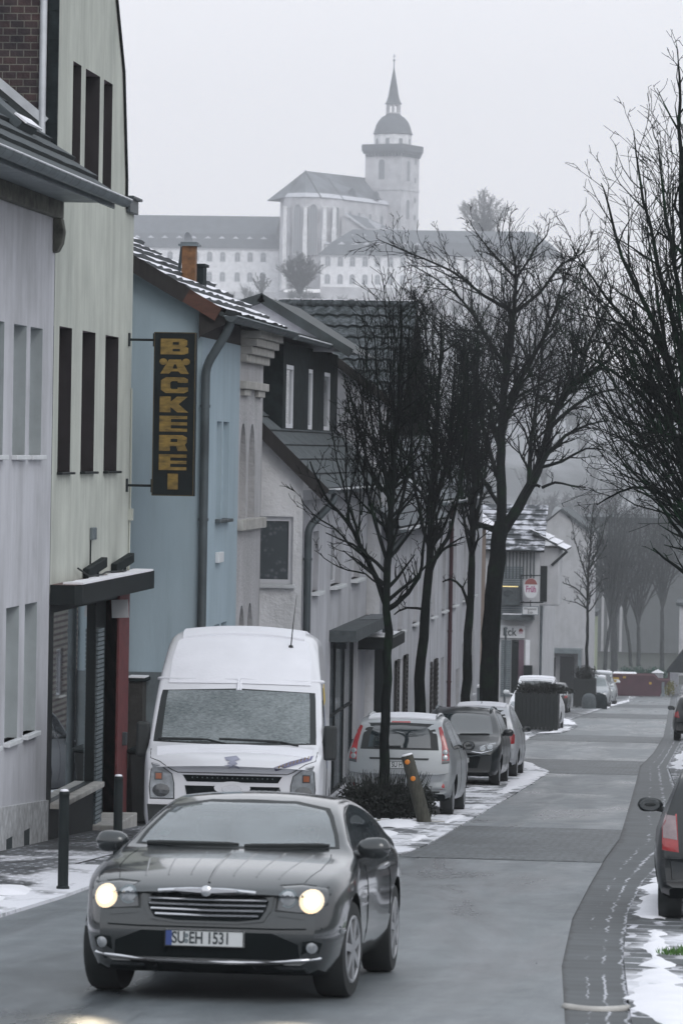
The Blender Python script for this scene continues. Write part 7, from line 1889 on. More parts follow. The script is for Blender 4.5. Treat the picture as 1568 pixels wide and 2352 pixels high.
# off-roader behind the planter
def simple_front(name, label, X, Y, L, Wd, Ht, pm, lamp=None, snow=True, yaw=0, group=None, frost=False):
    c = hatch(name, label, L, Wd, Ht, pm, wr=.33, group=group); h, k = Ht / 1.5, Wd / 1.7
    ws = glasshouse(c, Ht, Wd); face_on(c, h, k, lamp)
    if frost: ws.data.materials[0] = M['frost']
    if snow: c.patch('top', [(-.54 * k, 1.95), (.54 * k, 1.95), (.54 * k, L - .45), (-.54 * k, L - .45)], M['car_snow'], 'roof_snow', off=.025)
    c.add_mirrors(1.4, 1.05 * h, .82 * k, M['sill_white'], .12, .085); c.add_wheels(6, .2); c.plate('front', .5 * h, 'SU R 7'); c.place(X, Y, yaw); return c
def simple_rear(name, label, X, Y, L, Wd, Ht, pm, snow=False, yaw=0, txt='SU', lamp=None):
    c = hatch(name, label, L, Wd, Ht, pm, wr=.31); h, k = Ht / 1.5, Wd / 1.7
    glasshouse(c, Ht, Wd); back_on(c, h, k)
    for sg in (-1, 1):
        ol = lamp and [(sg * a, b) for a, b in lamp] or [(sg * .62 * k, .74 * h), (sg * .79 * k, .76 * h), (sg * .79 * k, .95 * h), (sg * .68 * k, 1.0 * h)]
        c.patch('rear', ol, M['lamp_red'], 'tail_lamp', off=.008)
    c.patch('rear', [(-.82 * k, .40 * h), (.82 * k, .40 * h), (.84 * k, .62 * h), (-.84 * k, .62 * h)], pm, 'bumper', off=.03)
    if snow: c.patch('top', [(-.54 * k, 1.95), (.54 * k, 1.95), (.54 * k, L - .45), (-.54 * k, L - .45)], M['car_snow'], 'roof_snow', off=.025)
    c.plate('rear', .68 * h, txt); c.add_mirrors(1.4, 1.04 * h, .82 * k, M['plastic'], .12, .075); c.add_wheels(6, .2); c.place(X, Y, R(180) + yaw, ref_y=L); return c
simple_front('parked_car', 'white car with a snowy roof half hidden behind the dark plank planter', -7.19, 147, 4.4, 2.0, 1.95, M['van_paint'])
simple_rear('parked_car', 'dark car with red tail lamps just behind the white car at the plank planter', -8.75, 196, 4.3, 1.75, 1.5, M['dark_paint'], txt='SU B 4')
simple_front('parked_car', 'silver car with a frosted windscreen behind the round shrub planter', -7.7, 226, 4.5, 1.85, 1.78, M['silver_paint'], frost=True)
simple_front('parked_car', 'far silver car, its roof just showing behind the frosted silver car', -7.75, 240, 4.6, 1.85, 2.0, M['silver_paint'])
simple_front('parked_car', 'low car under snow glimpsed behind the left end of the red skip', -8.9, 322, 4.2, 1.75, 1.5, M['dark_paint'])
M['lamp_pale'] = mat('lamp_pale', (.26, .20, .21), .12, 0, .2, 10, coat=.6)
c = simple_rear('parked_car', 'black estate car at the right edge with a tall pale red tail lamp', .235, 34.75, 4.5, 1.76, 1.5, M['dark_paint'], txt='SU P 2', lamp=[(.655, .68), (.80, .70), (.81, .92), (.775, 1.06), (.68, 1.05)]); c.root.scale = (1, 1, .90)
c.root.scale = (1, 1, 1); keep = c.root.matrix_basis.copy(); loc, rot = c.root.location.copy(), c.root.rotation_euler.copy(); c.root.location = (0, 0, 0); c.root.rotation_euler = (0, 0, 0)
for sg in (-1, 1): c.patch('rear', [(sg * .67, .80), (sg * .795, .82), (sg * .80, .92), (sg * .765, 1.04), (sg * .69, 1.03)], M['lamp_pale'], 'pale_lens', off=.014)
c.root.location, c.root.rotation_euler = loc, rot; c.root.scale = (1, 1, .90)
simple_rear('parked_car', 'dark parked car further down at the right edge of the street', -1.02, 133.5, 4.3, 1.78, 1.52, M['dark_paint'], txt='SU C 9')
# ------------------------------------------------------------------ bare winter trees
def bark_mat(name, col, moss, amt):
    m, nt, b = base_mat(name, .95, 0, .05)
    n = noise(nt, coords(nt), 2.5, 5); f = noise(nt, coords(nt, (9, 9, 2)), 4, 4)
    c = ramp(nt, f, [(.3, tuple(x * .6 for x in col)), (.7, tuple(x * 1.5 for x in col))])
    nt.links.new(mixc(nt, ramp(nt, n, [(.52, (0, 0, 0)), (.68, (amt,) * 3)]), c, moss), b.inputs['Base Color'])
    bump(nt, b, f, .6, .02)
    return m
M['bark'] = bark_mat('bark', (.008, .010, .010), (.012, .03, .014), .6)
M['bark_moss'] = bark_mat('bark_moss', (.008, .011, .010), (.012, .045, .02), .8)
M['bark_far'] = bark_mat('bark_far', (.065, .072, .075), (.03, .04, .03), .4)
class Grower:
    def __init__(s, seed, rmin=.006, up=.5, maxlev=3):
        s.r = random.Random(seed); s.rmin = rmin; s.up = up; s.maxlev = maxlev
        s.V, s.F = [], []; s.TV, s.TF = [], []
    def tube(s, pts, radii, n):
        big = max(radii) > .035
        V, F = (s.TV, s.TF) if big else (s.V, s.F)
        prev = None; base = len(V)
        for i, p in enumerate(pts):
            d = pts[min(i + 1, len(pts) - 1)] - pts[max(i - 1, 0)]
            if d.length < 1e-8: d = Vector((0, 0, 1))
            d.normalize()
            if prev is None:
                a = d.cross(Vector((.3, .9, .1)))
                if a.length < .05: a = d.cross(Vector((1, 0, 0)))
            else: a = prev - d * prev.dot(d)
            a.normalize(); prev = a; b = d.cross(a); r = radii[i]
            for k in range(n):
                t = 6.28318 * k / n
                q = p + a * (math.cos(t) * r) + b * (math.sin(t) * r); V.append((q.x, q.y, q.z))
        for i in range(len(pts) - 1):
            for k in range(n): F.append((base + i * n + k, base + i * n + (k + 1) % n, base + (i + 1) * n + (k + 1) % n, base + (i + 1) * n + k))
    def grow(s, p, d, L, r, lev, dens=1.0):
        R_ = s.r; n = max(3, min(7, int(L / .22)))
        pts = [p.copy()]; rad = [r]; d = d.normalized(); dirs = [d.copy()]
        for i in range(n):
            d = d + Vector((R_.gauss(0, .19), R_.gauss(0, .19), R_.gauss(0, .13) + s.up * .12)); d.normalize()
            pts.append(pts[-1] + d * (L / n)); rad.append(max(s.rmin * .7, r * (1 - .75 * (i + 1) / n))); dirs.append(d.copy())
        s.tube(pts, rad, 5 if r > .03 else (4 if r > .014 else 3))
        if lev < s.maxlev: s.spawn(pts, rad, dirs, L, lev, dens)
    def spawn(s, pts, rad, dirs, L, lev, dens, t0=.2, lk=.5):
        R_ = s.r; k = max(2, int((L / .20 if lev >= 1 else L / .17) * dens * (.75 if lev == 2 else 1)))
        k = min(k, 40)
        for c in range(k):
            t = t0 + (1 - t0) * (c + R_.random()) / k; f = t * (len(pts) - 1); i = min(int(f), len(pts) - 2)
            p = pts[i].lerp(pts[i + 1], f - i); d0 = dirs[min(i + 1, len(dirs) - 1)]
            a = R_.uniform(.5, 1.0); az = R_.uniform(0, 6.283)
            u = d0.cross(Vector((.2, .7, .6))); u.normalize(); w = d0.cross(u)
            d = d0 * math.cos(a) + (u * math.cos(az) + w * math.sin(az)) * math.sin(a) + Vector((0, 0, s.up * .45))
            r0 = rad[i]
            ln = L * lk * (1.1 - .55 * t) * R_.uniform(.65, 1.25)
            ln = max(.14, min(ln, 2.4))
            s.grow(p, d, ln, max(s.rmin, min(r0 * .55, .045 / (lev + 1))), lev + 1, dens)
    def limb(s, pts, radii, dens=1.0, t0=.12, lk=.45, lev=0, n=8):
        # resample smoothly, with a little wobble
        P, Q, D = [], [], []
        for i in range(len(pts) - 1):
            p0 = pts[max(i - 1, 0)]; p1, p2 = pts[i], pts[i + 1]; p3 = pts[min(i + 2, len(pts) - 1)]
            k = max(2, int((p2 - p1).length / .3))
            for j in range(k):
                t = j / k
                q = .5 * ((2 * p1) + (p2 - p0) * t + (2 * p0 - 5 * p1 + 4 * p2 - p3) * t * t + (3 * p1 - p0 - 3 * p2 + p3) * t ** 3)
                P.append(q + Vector((s.r.gauss(0, .012), s.r.gauss(0, .012), 0))); Q.append(radii[i] + (radii[i + 1] - radii[i]) * t)
        P.append(pts[-1]); Q.append(radii[-1])
        for i in range(len(P)): 
            d = P[min(i + 1, len(P) - 1)] - P[max(i - 1, 0)]; D.append(d.normalized())
        s.tube(P, [q * (1 + s.r.uniform(-.06, .06)) for q in Q], n)
        L = sum((b - a).length for a, b in zip(P, P[1:]))
        if dens > 0: s.spawn(P, Q, D, L, lev, dens, t0, lk)
    def make(s, name, label, cat, base, bark, group=None):
        t = thing(name, label, cat, base, group); b = Vector(base)
        for nm, V, F in (('trunk', s.TV, s.TF), ('crown', s.V, s.F)):
            if not F: continue
            me = bpy.data.meshes.new(nm); me.from_pydata([(v[0] - b.x, v[1] - b.y, v[2] - b.z) for v in V], [], F)
            me.materials.append(bark); me.polygons.foreach_set('use_smooth', [True] * len(F)); o = bpy.data.objects.new(nm, me); COL.objects.link(o); o.parent = t
        return t
def qlimb(g, D, pts, r0, r1, spread=.5, **k):
    """limb traced at distance D; it also wanders a little towards and away from the camera"""
    dy = g.r.uniform(-spread, spread); n = len(pts)
    P = [at_y(x, y, D + dy * (i / max(1, n - 1)) ** 1.2) for i, (x, y) in enumerate(pts)]
    g.limb(P, [r0 + (r1 - r0) * i / (n - 1) for i in range(n)], **k)
def up_shoots(g, D, starts, tips, r, n, spread, dens=1.0, lk=.28):
    for i in range(n):
        a = g.r.choice(starts); b = g.r.choice(tips)
        x0, y0 = a[0] + g.r.uniform(-6, 6), a[1] + g.r.uniform(-20, 20); x1, y1 = b[0] + g.r.uniform(-22, 22), b[1] + g.r.uniform(-50, 50)
        m = ((x0 + x1) / 2 + g.r.uniform(-14, 14) + (x1 - x0) * .18, (y0 + y1) / 2)
        qlimb(g, D, [(x0, y0), m, (x1, y1)], r, r * .3, spread, dens=dens, lk=lk, lev=1, n=5)
# nearest street tree, standing in the shrub bed in front of the silver hatchback
g = Grower(21, .0062, .4); D1 = 59.4
qlimb(g, D1, [(882, 1850), (884, 1700), (888, 1560), (887, 1400), (893, 1250), (903, 1100), (912, 950), (918, 820), (921, 700)], .088, .016, .15, dens=.75, t0=.42, lk=.16)
qlimb(g, D1, [(886, 1392), (866, 1335), (846, 1292), (824, 1246), (792, 1192), (757, 1155), (728, 1105), (712, 1060)], .05, .012, .6, dens=.55, lk=.20)
qlimb(g, D1, [(890, 1400), (925, 1375), (950, 1345), (968, 1300), (975, 1220), (985, 1130)], .042, .012, .7, dens=.5, lk=.2)
qlimb(g, D1, [(889, 1290), (862, 1200), (838, 1110), (815, 1000), (795, 900)], .034, .008, .7, dens=.6, lk=.22)
qlimb(g, D1, [(895, 1230), (930, 1120), (948, 980), (955, 840)], .034, .008, .7, dens=.6, lk=.22)
qlimb(g, D1, [(898, 1180), (880, 1050), (868, 900), (860, 770)], .03, .008, .8, dens=.6, lk=.22)
qlimb(g, D1, [(846, 1292), (800, 1250), (762, 1210), (715, 1180), (690, 1140)], .022, .006, .6, dens=.8, lk=.3)
qlimb(g, D1, [(824, 1246), (800, 1150), (775, 1060), (760, 980)], .026, .006, .6, dens=.7, lk=.28)
qlimb(g, D1, [(898, 1150), (850, 1080), (815, 960), (790, 860)], .028, .007, .8, dens=.7, lk=.26)
qlimb(g, D1, [(872, 1345), (838, 1318), (800, 1310), (760, 1295), (735, 1270)], .016, .006, .5, dens=.7, lk=.25)
up_shoots(g, D1, [(800, 1190), (830, 1200), (850, 1150), (880, 1150), (900, 1130), (930, 1120), (950, 1050)], [(785, 900), (820, 850), (850, 760), (870, 680), (900, 700), (930, 700), (960, 760), (985, 850)], .014, 36, .9, .8)
g.make('street_tree', 'bare street tree rising from the shrub bed in front of the silver hatchback', 'tree', on_ground(884, 1846), M['bark'], 'bare street trees along the parking bays')
# second
g = Grower(5, .007, .42); D2 = 73.0
qlimb(g, D2, [(962, 1700), (966, 1560), (975, 1420), (985, 1290), (990, 1150), (1000, 1000), (1008, 850), (1012, 740)], .125, .02, .15, dens=.75, t0=.42, lk=.16)
qlimb(g, D2, [(982, 1330), (1005, 1270), (1040, 1200), (1060, 1100), (1070, 980)], .05, .012, .8, dens=.6, lk=.2)
qlimb(g, D2, [(986, 1260), (960, 1160), (945, 1040), (938, 900), (935, 800)], .04, .01, .9, dens=.6, lk=.2)
qlimb(g, D2, [(990, 1200), (1020, 1080), (1035, 950), (1045, 820)], .04, .01, .9, dens=.6, lk=.2)
qlimb(g, D2, [(976, 1400), (930, 1396), (905, 1412)], .026, .012, .4, dens=.5, lk=.3)
up_shoots(g, D2, [(960, 1200), (980, 1180), (1000, 1150), (1030, 1100), (1050, 1050)], [(925, 820), (950, 760), (980, 720), (1000, 700), (1030, 740), (1060, 780), (1080, 900)], .016, 34, 1.0, .8)
g.make('street_tree', 'bare street tree with a thick leaning trunk behind the silver hatchback', 'tree', on_ground(960, 1740), M['bark'], 'bare street trees along the parking bays')
# third
g = Grower(9, .0085, .42); D3 = 94.0
qlimb(g, D3, [(1068, 1660), (1072, 1560), (1077, 1420), (1083, 1300), (1086, 1150), (1090, 1000), (1095, 850), (1098, 760)], .135, .02, .15, dens=.7, t0=.4, lk=.15)
qlimb(g, D3, [(1076, 1395), (1060, 1350), (1035, 1330), (1010, 1340)], .045, .015, .5, dens=.6, lk=.25)
qlimb(g, D3, [(1083, 1290), (1065, 1180), (1055, 1050), (1050, 920)], .045, .01, 1, dens=.6, lk=.2)
qlimb(g, D3, [(1086, 1230), (1108, 1120), (1120, 1000), (1128, 880)], .045, .01, 1, dens=.6, lk=.2)
up_shoots(g, D3, [(1060, 1180), (1080, 1150), (1100, 1120)], [(1040, 880), (1060, 800), (1085, 760), (1110, 800), (1130, 860)], .018, 30, 1.1, .8)
g.make('street_tree', 'slim bare street tree rising behind the black estate car', 'tree', at_y(1066, 1690, D3)[:2] + (gz(D3),), M['bark'], 'bare street trees along the parking bays')
# big spreading tree
g = Grower(14, .0085, .35); D4 = 103.0
qlimb(g, D4, [(1122, 1660), (1124, 1540), (1130, 1400), (1142, 1280), (1152, 1200)], .27, .20, .1, dens=0, n=10)
qlimb(g, D4, [(1148, 1225), (1152, 1120), (1150, 1010), (1158, 900), (1172, 800), (1178, 735), (1184, 670), (1183, 610), (1168, 545)], .15, .014, 1.0, dens=.8, t0=.25, lk=.2)
qlimb(g, D4, [(1155, 1215), (1190, 1165), (1222, 1105), (1250, 1030), (1268, 960), (1300, 905), (1350, 860), (1400, 825), (1440, 790)], .16, .016, 1.2, dens=.8, t0=.2, lk=.22)
qlimb(g, D4, [(1222, 1105), (1260, 1040), (1300, 1000), (1350, 975), (1400, 965)], .07, .014, 1.0, dens=.78, lk=.34)
qlimb(g, D4, [(1245, 1120), (1275, 1108), (1310, 1115), (1345, 1120)], .04, .016, .6, dens=.5, lk=.3)
qlimb(g, D4, [(1200, 1150), (1222, 1115), (1240, 1118)], .05, .04, .2, dens=0)
qlimb(g, D4, [(1151, 1010), (1180, 900), (1215, 840), (1262, 740), (1290, 660), (1330, 570)], .085, .01, 1.2, dens=.78, lk=.34)
qlimb(g, D4, [(1178, 715), (1113, 679), (1032, 620), (938, 580), (866, 548)], .05, .009, 1.2, dens=.8, lk=.34)
qlimb(g, D4, [(1178, 720), (1240, 672), (1290, 605), (1330, 590), (1362, 530)], .05, .009, 1.2, dens=.8, lk=.34)
qlimb(g, D4, [(1165, 850), (1110, 760), (1060, 690), (1000, 640), (930, 600)], .055, .009, 1.3, dens=.8, lk=.34)
qlimb(g, D4, [(1155, 950), (1100, 870), (1050, 800), (1000, 740)], .055, .01, 1.3, dens=.8, lk=.34)
qlimb(g, D4, [(1185, 640), (1230, 570), (1255, 540), (1262, 500)], .035, .008, 1.2, dens=.8, lk=.34)
qlimb(g, D4, [(1185, 640), (1140, 590), (1100, 545), (1078, 505)], .035, .008, 1.2, dens=.8, lk=.34)
qlimb(g, D4, [(1268, 960), (1310, 860), (1330, 760), (1345, 680)], .06, .01, 1.2, dens=.8, lk=.34)
qlimb(g, D4, [(1142, 1220), (1100, 1205), (1062, 1215), (1030, 1205)], .09, .03, .5, dens=.78, lk=.34)
qlimb(g, D4, [(1150, 1120), (1115, 1000), (1095, 900), (1085, 800)], .07, .01, 1.2, dens=.8, lk=.34)
qlimb(g, D4, [(1262, 985), (1320, 930), (1380, 900), (1430, 895)], .06, .012, 1.3, dens=.85, lk=.36)
qlimb(g, D4, [(1235, 1075), (1290, 1060), (1345, 1030), (1390, 1035)], .05, .012, 1.0, dens=.85, lk=.36)
qlimb(g, D4, [(1290, 920), (1330, 850), (1360, 770), (1400, 690), (1410, 620)], .06, .010, 1.3, dens=.85, lk=.36)
qlimb(g, D4, [(1215, 1115), (1220, 1010), (1235, 900), (1245, 800), (1262, 700)], .07, .010, 1.3, dens=.85, lk=.36)
qlimb(g, D4, [(1160, 1180), (1120, 1120), (1080, 1040), (1060, 950), (1030, 860)], .07, .010, 1.2, dens=.85, lk=.36)
qlimb(g, D4, [(1300, 905), (1370, 830), (1420, 760), (1450, 700)], .045, .01, 1.3, dens=.8, lk=.34)
up_shoots(g, D4, [(1160, 950), (1170, 820), (1100, 950), (1220, 850), (1280, 930), (1130, 1080), (1320, 880), (1200, 1050), (1240, 1050)], [(900, 660), (960, 680), (1020, 640), (1090, 610), (1150, 580), (1200, 600), (1250, 610), (1310, 640), (1360, 690), (1400, 720), (1080, 700), (1000, 720), (1120, 620), (1220, 620), (1300, 700), (1340, 800)], .020, 40, 1.6, .75, .32)
g.make('street_tree', 'large spreading bare tree with a thick forked black trunk', 'tree', at_y(1122, 1680, D4)[:2] + (gz(D4),), M['bark'], 'bare street trees along the parking bays')
# mossy tree leaning in from the right
g = Grower(33, .0062, .4); D5 = 60.0
qlimb(g, D5, [(1640, 1900), (1630, 1500), (1612, 1200), (1590, 900), (1572, 600), (1562, 350), (1557, 140)], .14, .012, .2, dens=.6, t0=.25, lk=.12)
qlimb(g, D5, [(1618, 1250), (1570, 1130), (1520, 1060), (1460, 1020), (1400, 1000)], .05, .008, .8, dens=.55, lk=.36)
qlimb(g, D5, [(1610, 1180), (1550, 1000), (1490, 860), (1430, 760), (1372, 690)], .06, .009, .9, dens=.55, lk=.36)
qlimb(g, D5, [(1600, 1050), (1540, 850), (1480, 700), (1430, 590), (1395, 470), (1380, 420)], .055, .008, .9, dens=.5, lk=.34)
qlimb(g, D5, [(1592, 930), (1540, 720), (1500, 560), (1470, 420), (1455, 300)], .05, .008, .9, dens=.5, lk=.34)
qlimb(g, D5, [(1582, 780), (1548, 600), (1525, 450), (1510, 320)], .045, .008, .9, dens=.5, lk=.34)
qlimb(g, D5, [(1605, 1120), (1560, 960), (1530, 800), (1505, 650), (1485, 520)], .05, .008, .9, dens=.5, lk=.34)
qlimb(g, D5, [(1622, 1320), (1585, 1250), (1540, 1200), (1490, 1110), (1450, 1080)], .045, .008, .7, dens=.6, lk=.38)
qlimb(g, D5, [(1596, 980), (1570, 800), (1550, 600), (1545, 420)], .045, .008, .9, dens=.5, lk=.34)
up_shoots(g, D5, [(1590, 1000), (1570, 1100), (1540, 1000), (1580, 850), (1560, 750), (1600, 1150)], [(1500, 400), (1530, 300), (1480, 500), (1440, 620), (1550, 500), (1520, 620), (1560, 350), (1400, 760), (1460, 800)], .014, 24, 1.0, .6, .34)
up_shoots(g, D5, [(1600, 1200), (1580, 1150), (1610, 1250), (1570, 1080), (1590, 1000)], [(1340, 800), (1360, 900), (1400, 1000), (1440, 900), (1480, 1000), (1420, 1080), (1500, 1120), (1380, 700), (1450, 760), (1320, 620)], .016, 34, 1.3, .75, .34)
up_shoots(g, D5, [(1610, 1230), (1600, 1150), (1600, 1050), (1590, 950), (1580, 850)], [(1470, 820), (1500, 900), (1520, 760), (1540, 900), (1560, 1000), (1510, 1050), (1560, 700), (1440, 900), (1540, 1120), (1490, 980)], .016, 18, 1.4, .7, .36)
qlimb(g, D5, [(1622, 1330), (1560, 1180), (1490, 1120), (1420, 1130), (1370, 1160)], .04, .008, .8, dens=.6, lk=.34)
qlimb(g, D5, [(1605, 1100), (1520, 960), (1440, 880), (1370, 830), (1310, 800)], .045, .007, 1.0, dens=.6, lk=.36)
qlimb(g, D5, [(1600, 1040), (1510, 840), (1430, 730), (1360, 640), (1310, 560)], .045, .007, 1.0, dens=.6, lk=.34)
g.make('street_tree', 'mossy bare tree leaning in from the right edge above the road', 'tree', at_y(1640, 1900, D5)[:2] + (gz(D5),), M['bark_moss'], 'bare street trees along the parking bays')
# young tree in the round planter and the slim pair beyond
g = Grower(40, .014, .5); D6 = 222.0
qlimb(g, D6, [(1347, 1575), (1348, 1450), (1350, 1340), (1356, 1240), (1362, 1160)], .11, .02, .2, dens=.6, t0=.4, lk=.2)
qlimb(g, D6, [(1348, 1380), (1320, 1350), (1295, 1340), (1275, 1325)], .05, .015, .6, dens=.5, lk=.3)
qlimb(g, D6, [(1349, 1400), (1325, 1385), (1300, 1380)], .04, .015, .6, dens=.5, lk=.3)
qlimb(g, D6, [(1350, 1340), (1335, 1290), (1320, 1240), (1312, 1190)], .05, .015, 1, dens=.6, lk=.25)
qlimb(g, D6, [(1352, 1310), (1380, 1240), (1395, 1170)], .05, .015, 1, dens=.6, lk=.25)
g.maxlev = 3
g.make('young_tree', 'thin young bare tree growing out of the round shrub planter', 'tree', at_y(1347, 1580, D6)[:2] + (gz(D6),), M['bark'])
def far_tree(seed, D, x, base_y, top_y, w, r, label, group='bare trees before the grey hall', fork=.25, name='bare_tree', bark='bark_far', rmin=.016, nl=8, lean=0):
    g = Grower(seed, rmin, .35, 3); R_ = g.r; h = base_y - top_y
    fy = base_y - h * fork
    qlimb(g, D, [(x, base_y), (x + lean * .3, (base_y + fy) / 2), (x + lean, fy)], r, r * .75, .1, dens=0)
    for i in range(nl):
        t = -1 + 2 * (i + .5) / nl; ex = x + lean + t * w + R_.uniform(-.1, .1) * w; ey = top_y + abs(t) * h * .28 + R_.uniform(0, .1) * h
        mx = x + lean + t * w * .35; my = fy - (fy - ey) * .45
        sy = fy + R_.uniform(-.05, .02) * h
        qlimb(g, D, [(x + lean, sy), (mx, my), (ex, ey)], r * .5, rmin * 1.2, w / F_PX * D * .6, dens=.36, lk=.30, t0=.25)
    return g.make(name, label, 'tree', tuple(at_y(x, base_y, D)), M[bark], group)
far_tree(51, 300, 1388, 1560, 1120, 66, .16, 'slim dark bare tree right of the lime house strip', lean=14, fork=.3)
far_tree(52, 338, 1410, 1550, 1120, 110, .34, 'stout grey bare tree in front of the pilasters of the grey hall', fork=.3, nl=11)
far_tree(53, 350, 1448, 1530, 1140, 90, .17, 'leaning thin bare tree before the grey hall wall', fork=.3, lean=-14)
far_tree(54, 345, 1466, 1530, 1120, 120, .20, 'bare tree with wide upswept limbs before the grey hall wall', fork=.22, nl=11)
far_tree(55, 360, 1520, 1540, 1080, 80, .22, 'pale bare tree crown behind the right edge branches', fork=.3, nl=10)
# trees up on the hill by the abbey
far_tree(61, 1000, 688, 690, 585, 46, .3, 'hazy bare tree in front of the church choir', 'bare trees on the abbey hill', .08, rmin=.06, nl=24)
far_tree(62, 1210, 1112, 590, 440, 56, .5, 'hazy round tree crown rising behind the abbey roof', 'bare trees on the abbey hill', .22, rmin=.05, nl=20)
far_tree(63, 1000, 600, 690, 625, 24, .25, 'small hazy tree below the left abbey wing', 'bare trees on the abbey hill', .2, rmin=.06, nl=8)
# wooded slope, one mass
def wood():
    g = Grower(77, .12, .3, 1); V = []
    mb = MB(); rnd = random.Random(8)
    for i in range(620):
        y = rnd.uniform(700, 1095); x = rnd.uniform(-290, 120)
        p = Vector((x, y, hill_z(x, y) - .5)); h = rnd.uniform(6, 11)
        if p.z + h > at_y(700, 668, y).z and x < -25: h *= .35
        for k in range(9):
            a = rnd.uniform(0, 6.28); sp = rnd.uniform(.2, .55) * h * .6
            q = p + Vector((0, 0, h * rnd.uniform(.15, .45))); e = p + Vector((math.cos(a) * sp, math.sin(a) * sp, h * rnd.uniform(.7, 1.05)))
            mb.tube([p if k == 0 else q, (q + e) / 2 + Vector((0, 0, .3)), e], [.16, .12, .07], 3, cap=False)
            for j in range(5):
                b = q.lerp(e, rnd.uniform(.3, 1)); c_ = b + Vector((rnd.uniform(-1.3, 1.3), rnd.uniform(-1, 1), rnd.uniform(.2, 1.8)))
                mb.tube([b, c_], [.09, .05], 3, cap=False)
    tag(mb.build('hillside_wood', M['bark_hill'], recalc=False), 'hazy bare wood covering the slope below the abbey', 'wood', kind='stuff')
wood()
# ------------------------------------------------------------------ street things
def leaf_ball(mb, c, rx, ry, rz, n, size, rnd, shell=.55, flat=0.0):
    for i in range(n):
        while True:
            u = Vector((rnd.uniform(-1, 1), rnd.uniform(-1, 1), rnd.uniform(-1, 1)))
            if shell < u.length < 1: break
        lump = .82 + .25 * math.sin(u.x * 7 + c[0] * 3) * math.cos(u.y * 6 + u.z * 5)
        p = Vector(c) + Vector((u.x * rx, u.y * ry, u.z * rz)) * lump
        a = Vector((rnd.gauss(0, 1), rnd.gauss(0, 1), rnd.gauss(0, 1))).normalized(); b = a.cross(Vector((rnd.gauss(0, 1), rnd.gauss(0, 1), rnd.gauss(0, 1)))).normalized()
        s = size * rnd.uniform(.6, 1.3)
        mb.add([p - a * s, p + b * s * .5, p + a * s, p - b * s * .5], [(0, 1, 2, 3)])
def twigs(mb, c, rx, ry, h, n, rnd, r=.006):
    for i in range(n):
        a = rnd.uniform(0, 6.28); t = rnd.random() ** .5
        p = Vector(c) + Vector((math.cos(a) * rx * t * .7, math.sin(a) * ry * t * .7, 0)); e = Vector(c) + Vector((math.cos(a) * rx * t * 1.05, math.sin(a) * ry * t * 1.05, h * rnd.uniform(.75, 1.15)))
        mb.tube([p, (p + e) / 2 + Vector((rnd.uniform(-.05, .05), 0, .05)), e], [r, r, r * .5], 3, cap=False)
def leaf_mat(name, col, var=.6):
    m, nt, b = base_mat(name, .75, 0, .3)
    nt.links.new(ramp(nt, noise(nt, coords(nt), 5, 4), [(.3, tuple(c * (1 - var) for c in col)), (.7, tuple(c * (1 + var) for c in col))]), b.inputs['Base Color'])
    return m
M['leaf_dark'] = leaf_mat('leaf_dark', (.014, .017, .014)); M['leaf_green'] = leaf_mat('leaf_green', (.018, .05, .028)); M['leaf_teal'] = leaf_mat('leaf_teal', (.03, .085, .062), .35)
rnd = random.Random(12)
# shrub bed round the nearest tree, with its stone edging
SBY = 59.0
a, b = at_y(780, 1890, SBY), at_y(985, 1890, SBY); zb = gz(SBY)
sh = thing('shrub_bed', 'low dark leafless shrub bed around the nearest tree trunk', 'shrub', ((a.x + b.x) / 2, SBY, zb))
mb = MB(); cx_ = (a.x + b.x) / 2; hw = (b.x - a.x) / 2
for i in range(11):
    x = a.x + .1 + (b.x - a.x - .2) * i / 10
    leaf_ball(mb, (x, SBY + rnd.uniform(-.2, .5), zb + .24), .24, .5, .30, 420, .035, rnd, .2)
mb.build('foliage', M['leaf_dark'], sh, recalc=False)
mb = MB(); twigs(mb, (cx_, SBY + .2, zb), hw, .5, .62, 420, rnd); mb.build('stems', M['leaf_dark'], sh, recalc=False)
mb = MB()
for i in range(9):
    x = a.x + (b.x - a.x + .3) * i / 9; mb.box(x + .01, x + .19, SBY - .72, SBY - .60, zb, zb + .07)
mb.build('edging', M['stone'], sh, bevel=.01)
mb = MB()
for i in range(7): 
    x = a.x + .1 + i * .19; mb.box(x, x + .12, SBY - .71, SBY - .61, zb + .07, zb + .085)
mb.build('edging_snow', M['snow'], sh)
# leaning wooden post with two orange reflectors
M['old_post'] = mat('old_post', (.05, .05, .04), .9, var=.5, scale=8, stretch=(4, 4, 1), bmp=.5, bscale=30)
PYY = 58.2
p0, p1 = at_y(975, 1884, PYY), at_y(934, 1735, PYY); p0.z = gz(PYY)
wp = thing('wooden_post', 'weathered leaning wooden post with two round orange reflectors', 'post', tuple(p0))
mb = MB(); mb.tube([p0, p0.lerp(p1, .5) + Vector((.005, 0, 0)), p1], [.105, .098, .088], 12); mb.build('shaft', M['old_post'], wp, smooth=True, angle=40)
mb = MB(); d = (p1 - p0).normalized(); mb.tube([p1 - d * .005, p1 + d * .018], [.09, .075], 12); mb.build('snow_cap', M['snow'], wp)
for qx, qy in ((935, 1751), (948, 1789)):
    c = at_y(qx, qy, PYY - .115); mb = MB(); mb.lathe(c, (0, -1, 0), [(.036, -.03), (.036, .004), (.028, .010), (.001, .012)], 16); mb.build('reflector', mat('reflector_orange', (.62, .20, .02), .3), wp, smooth=True, angle=40)
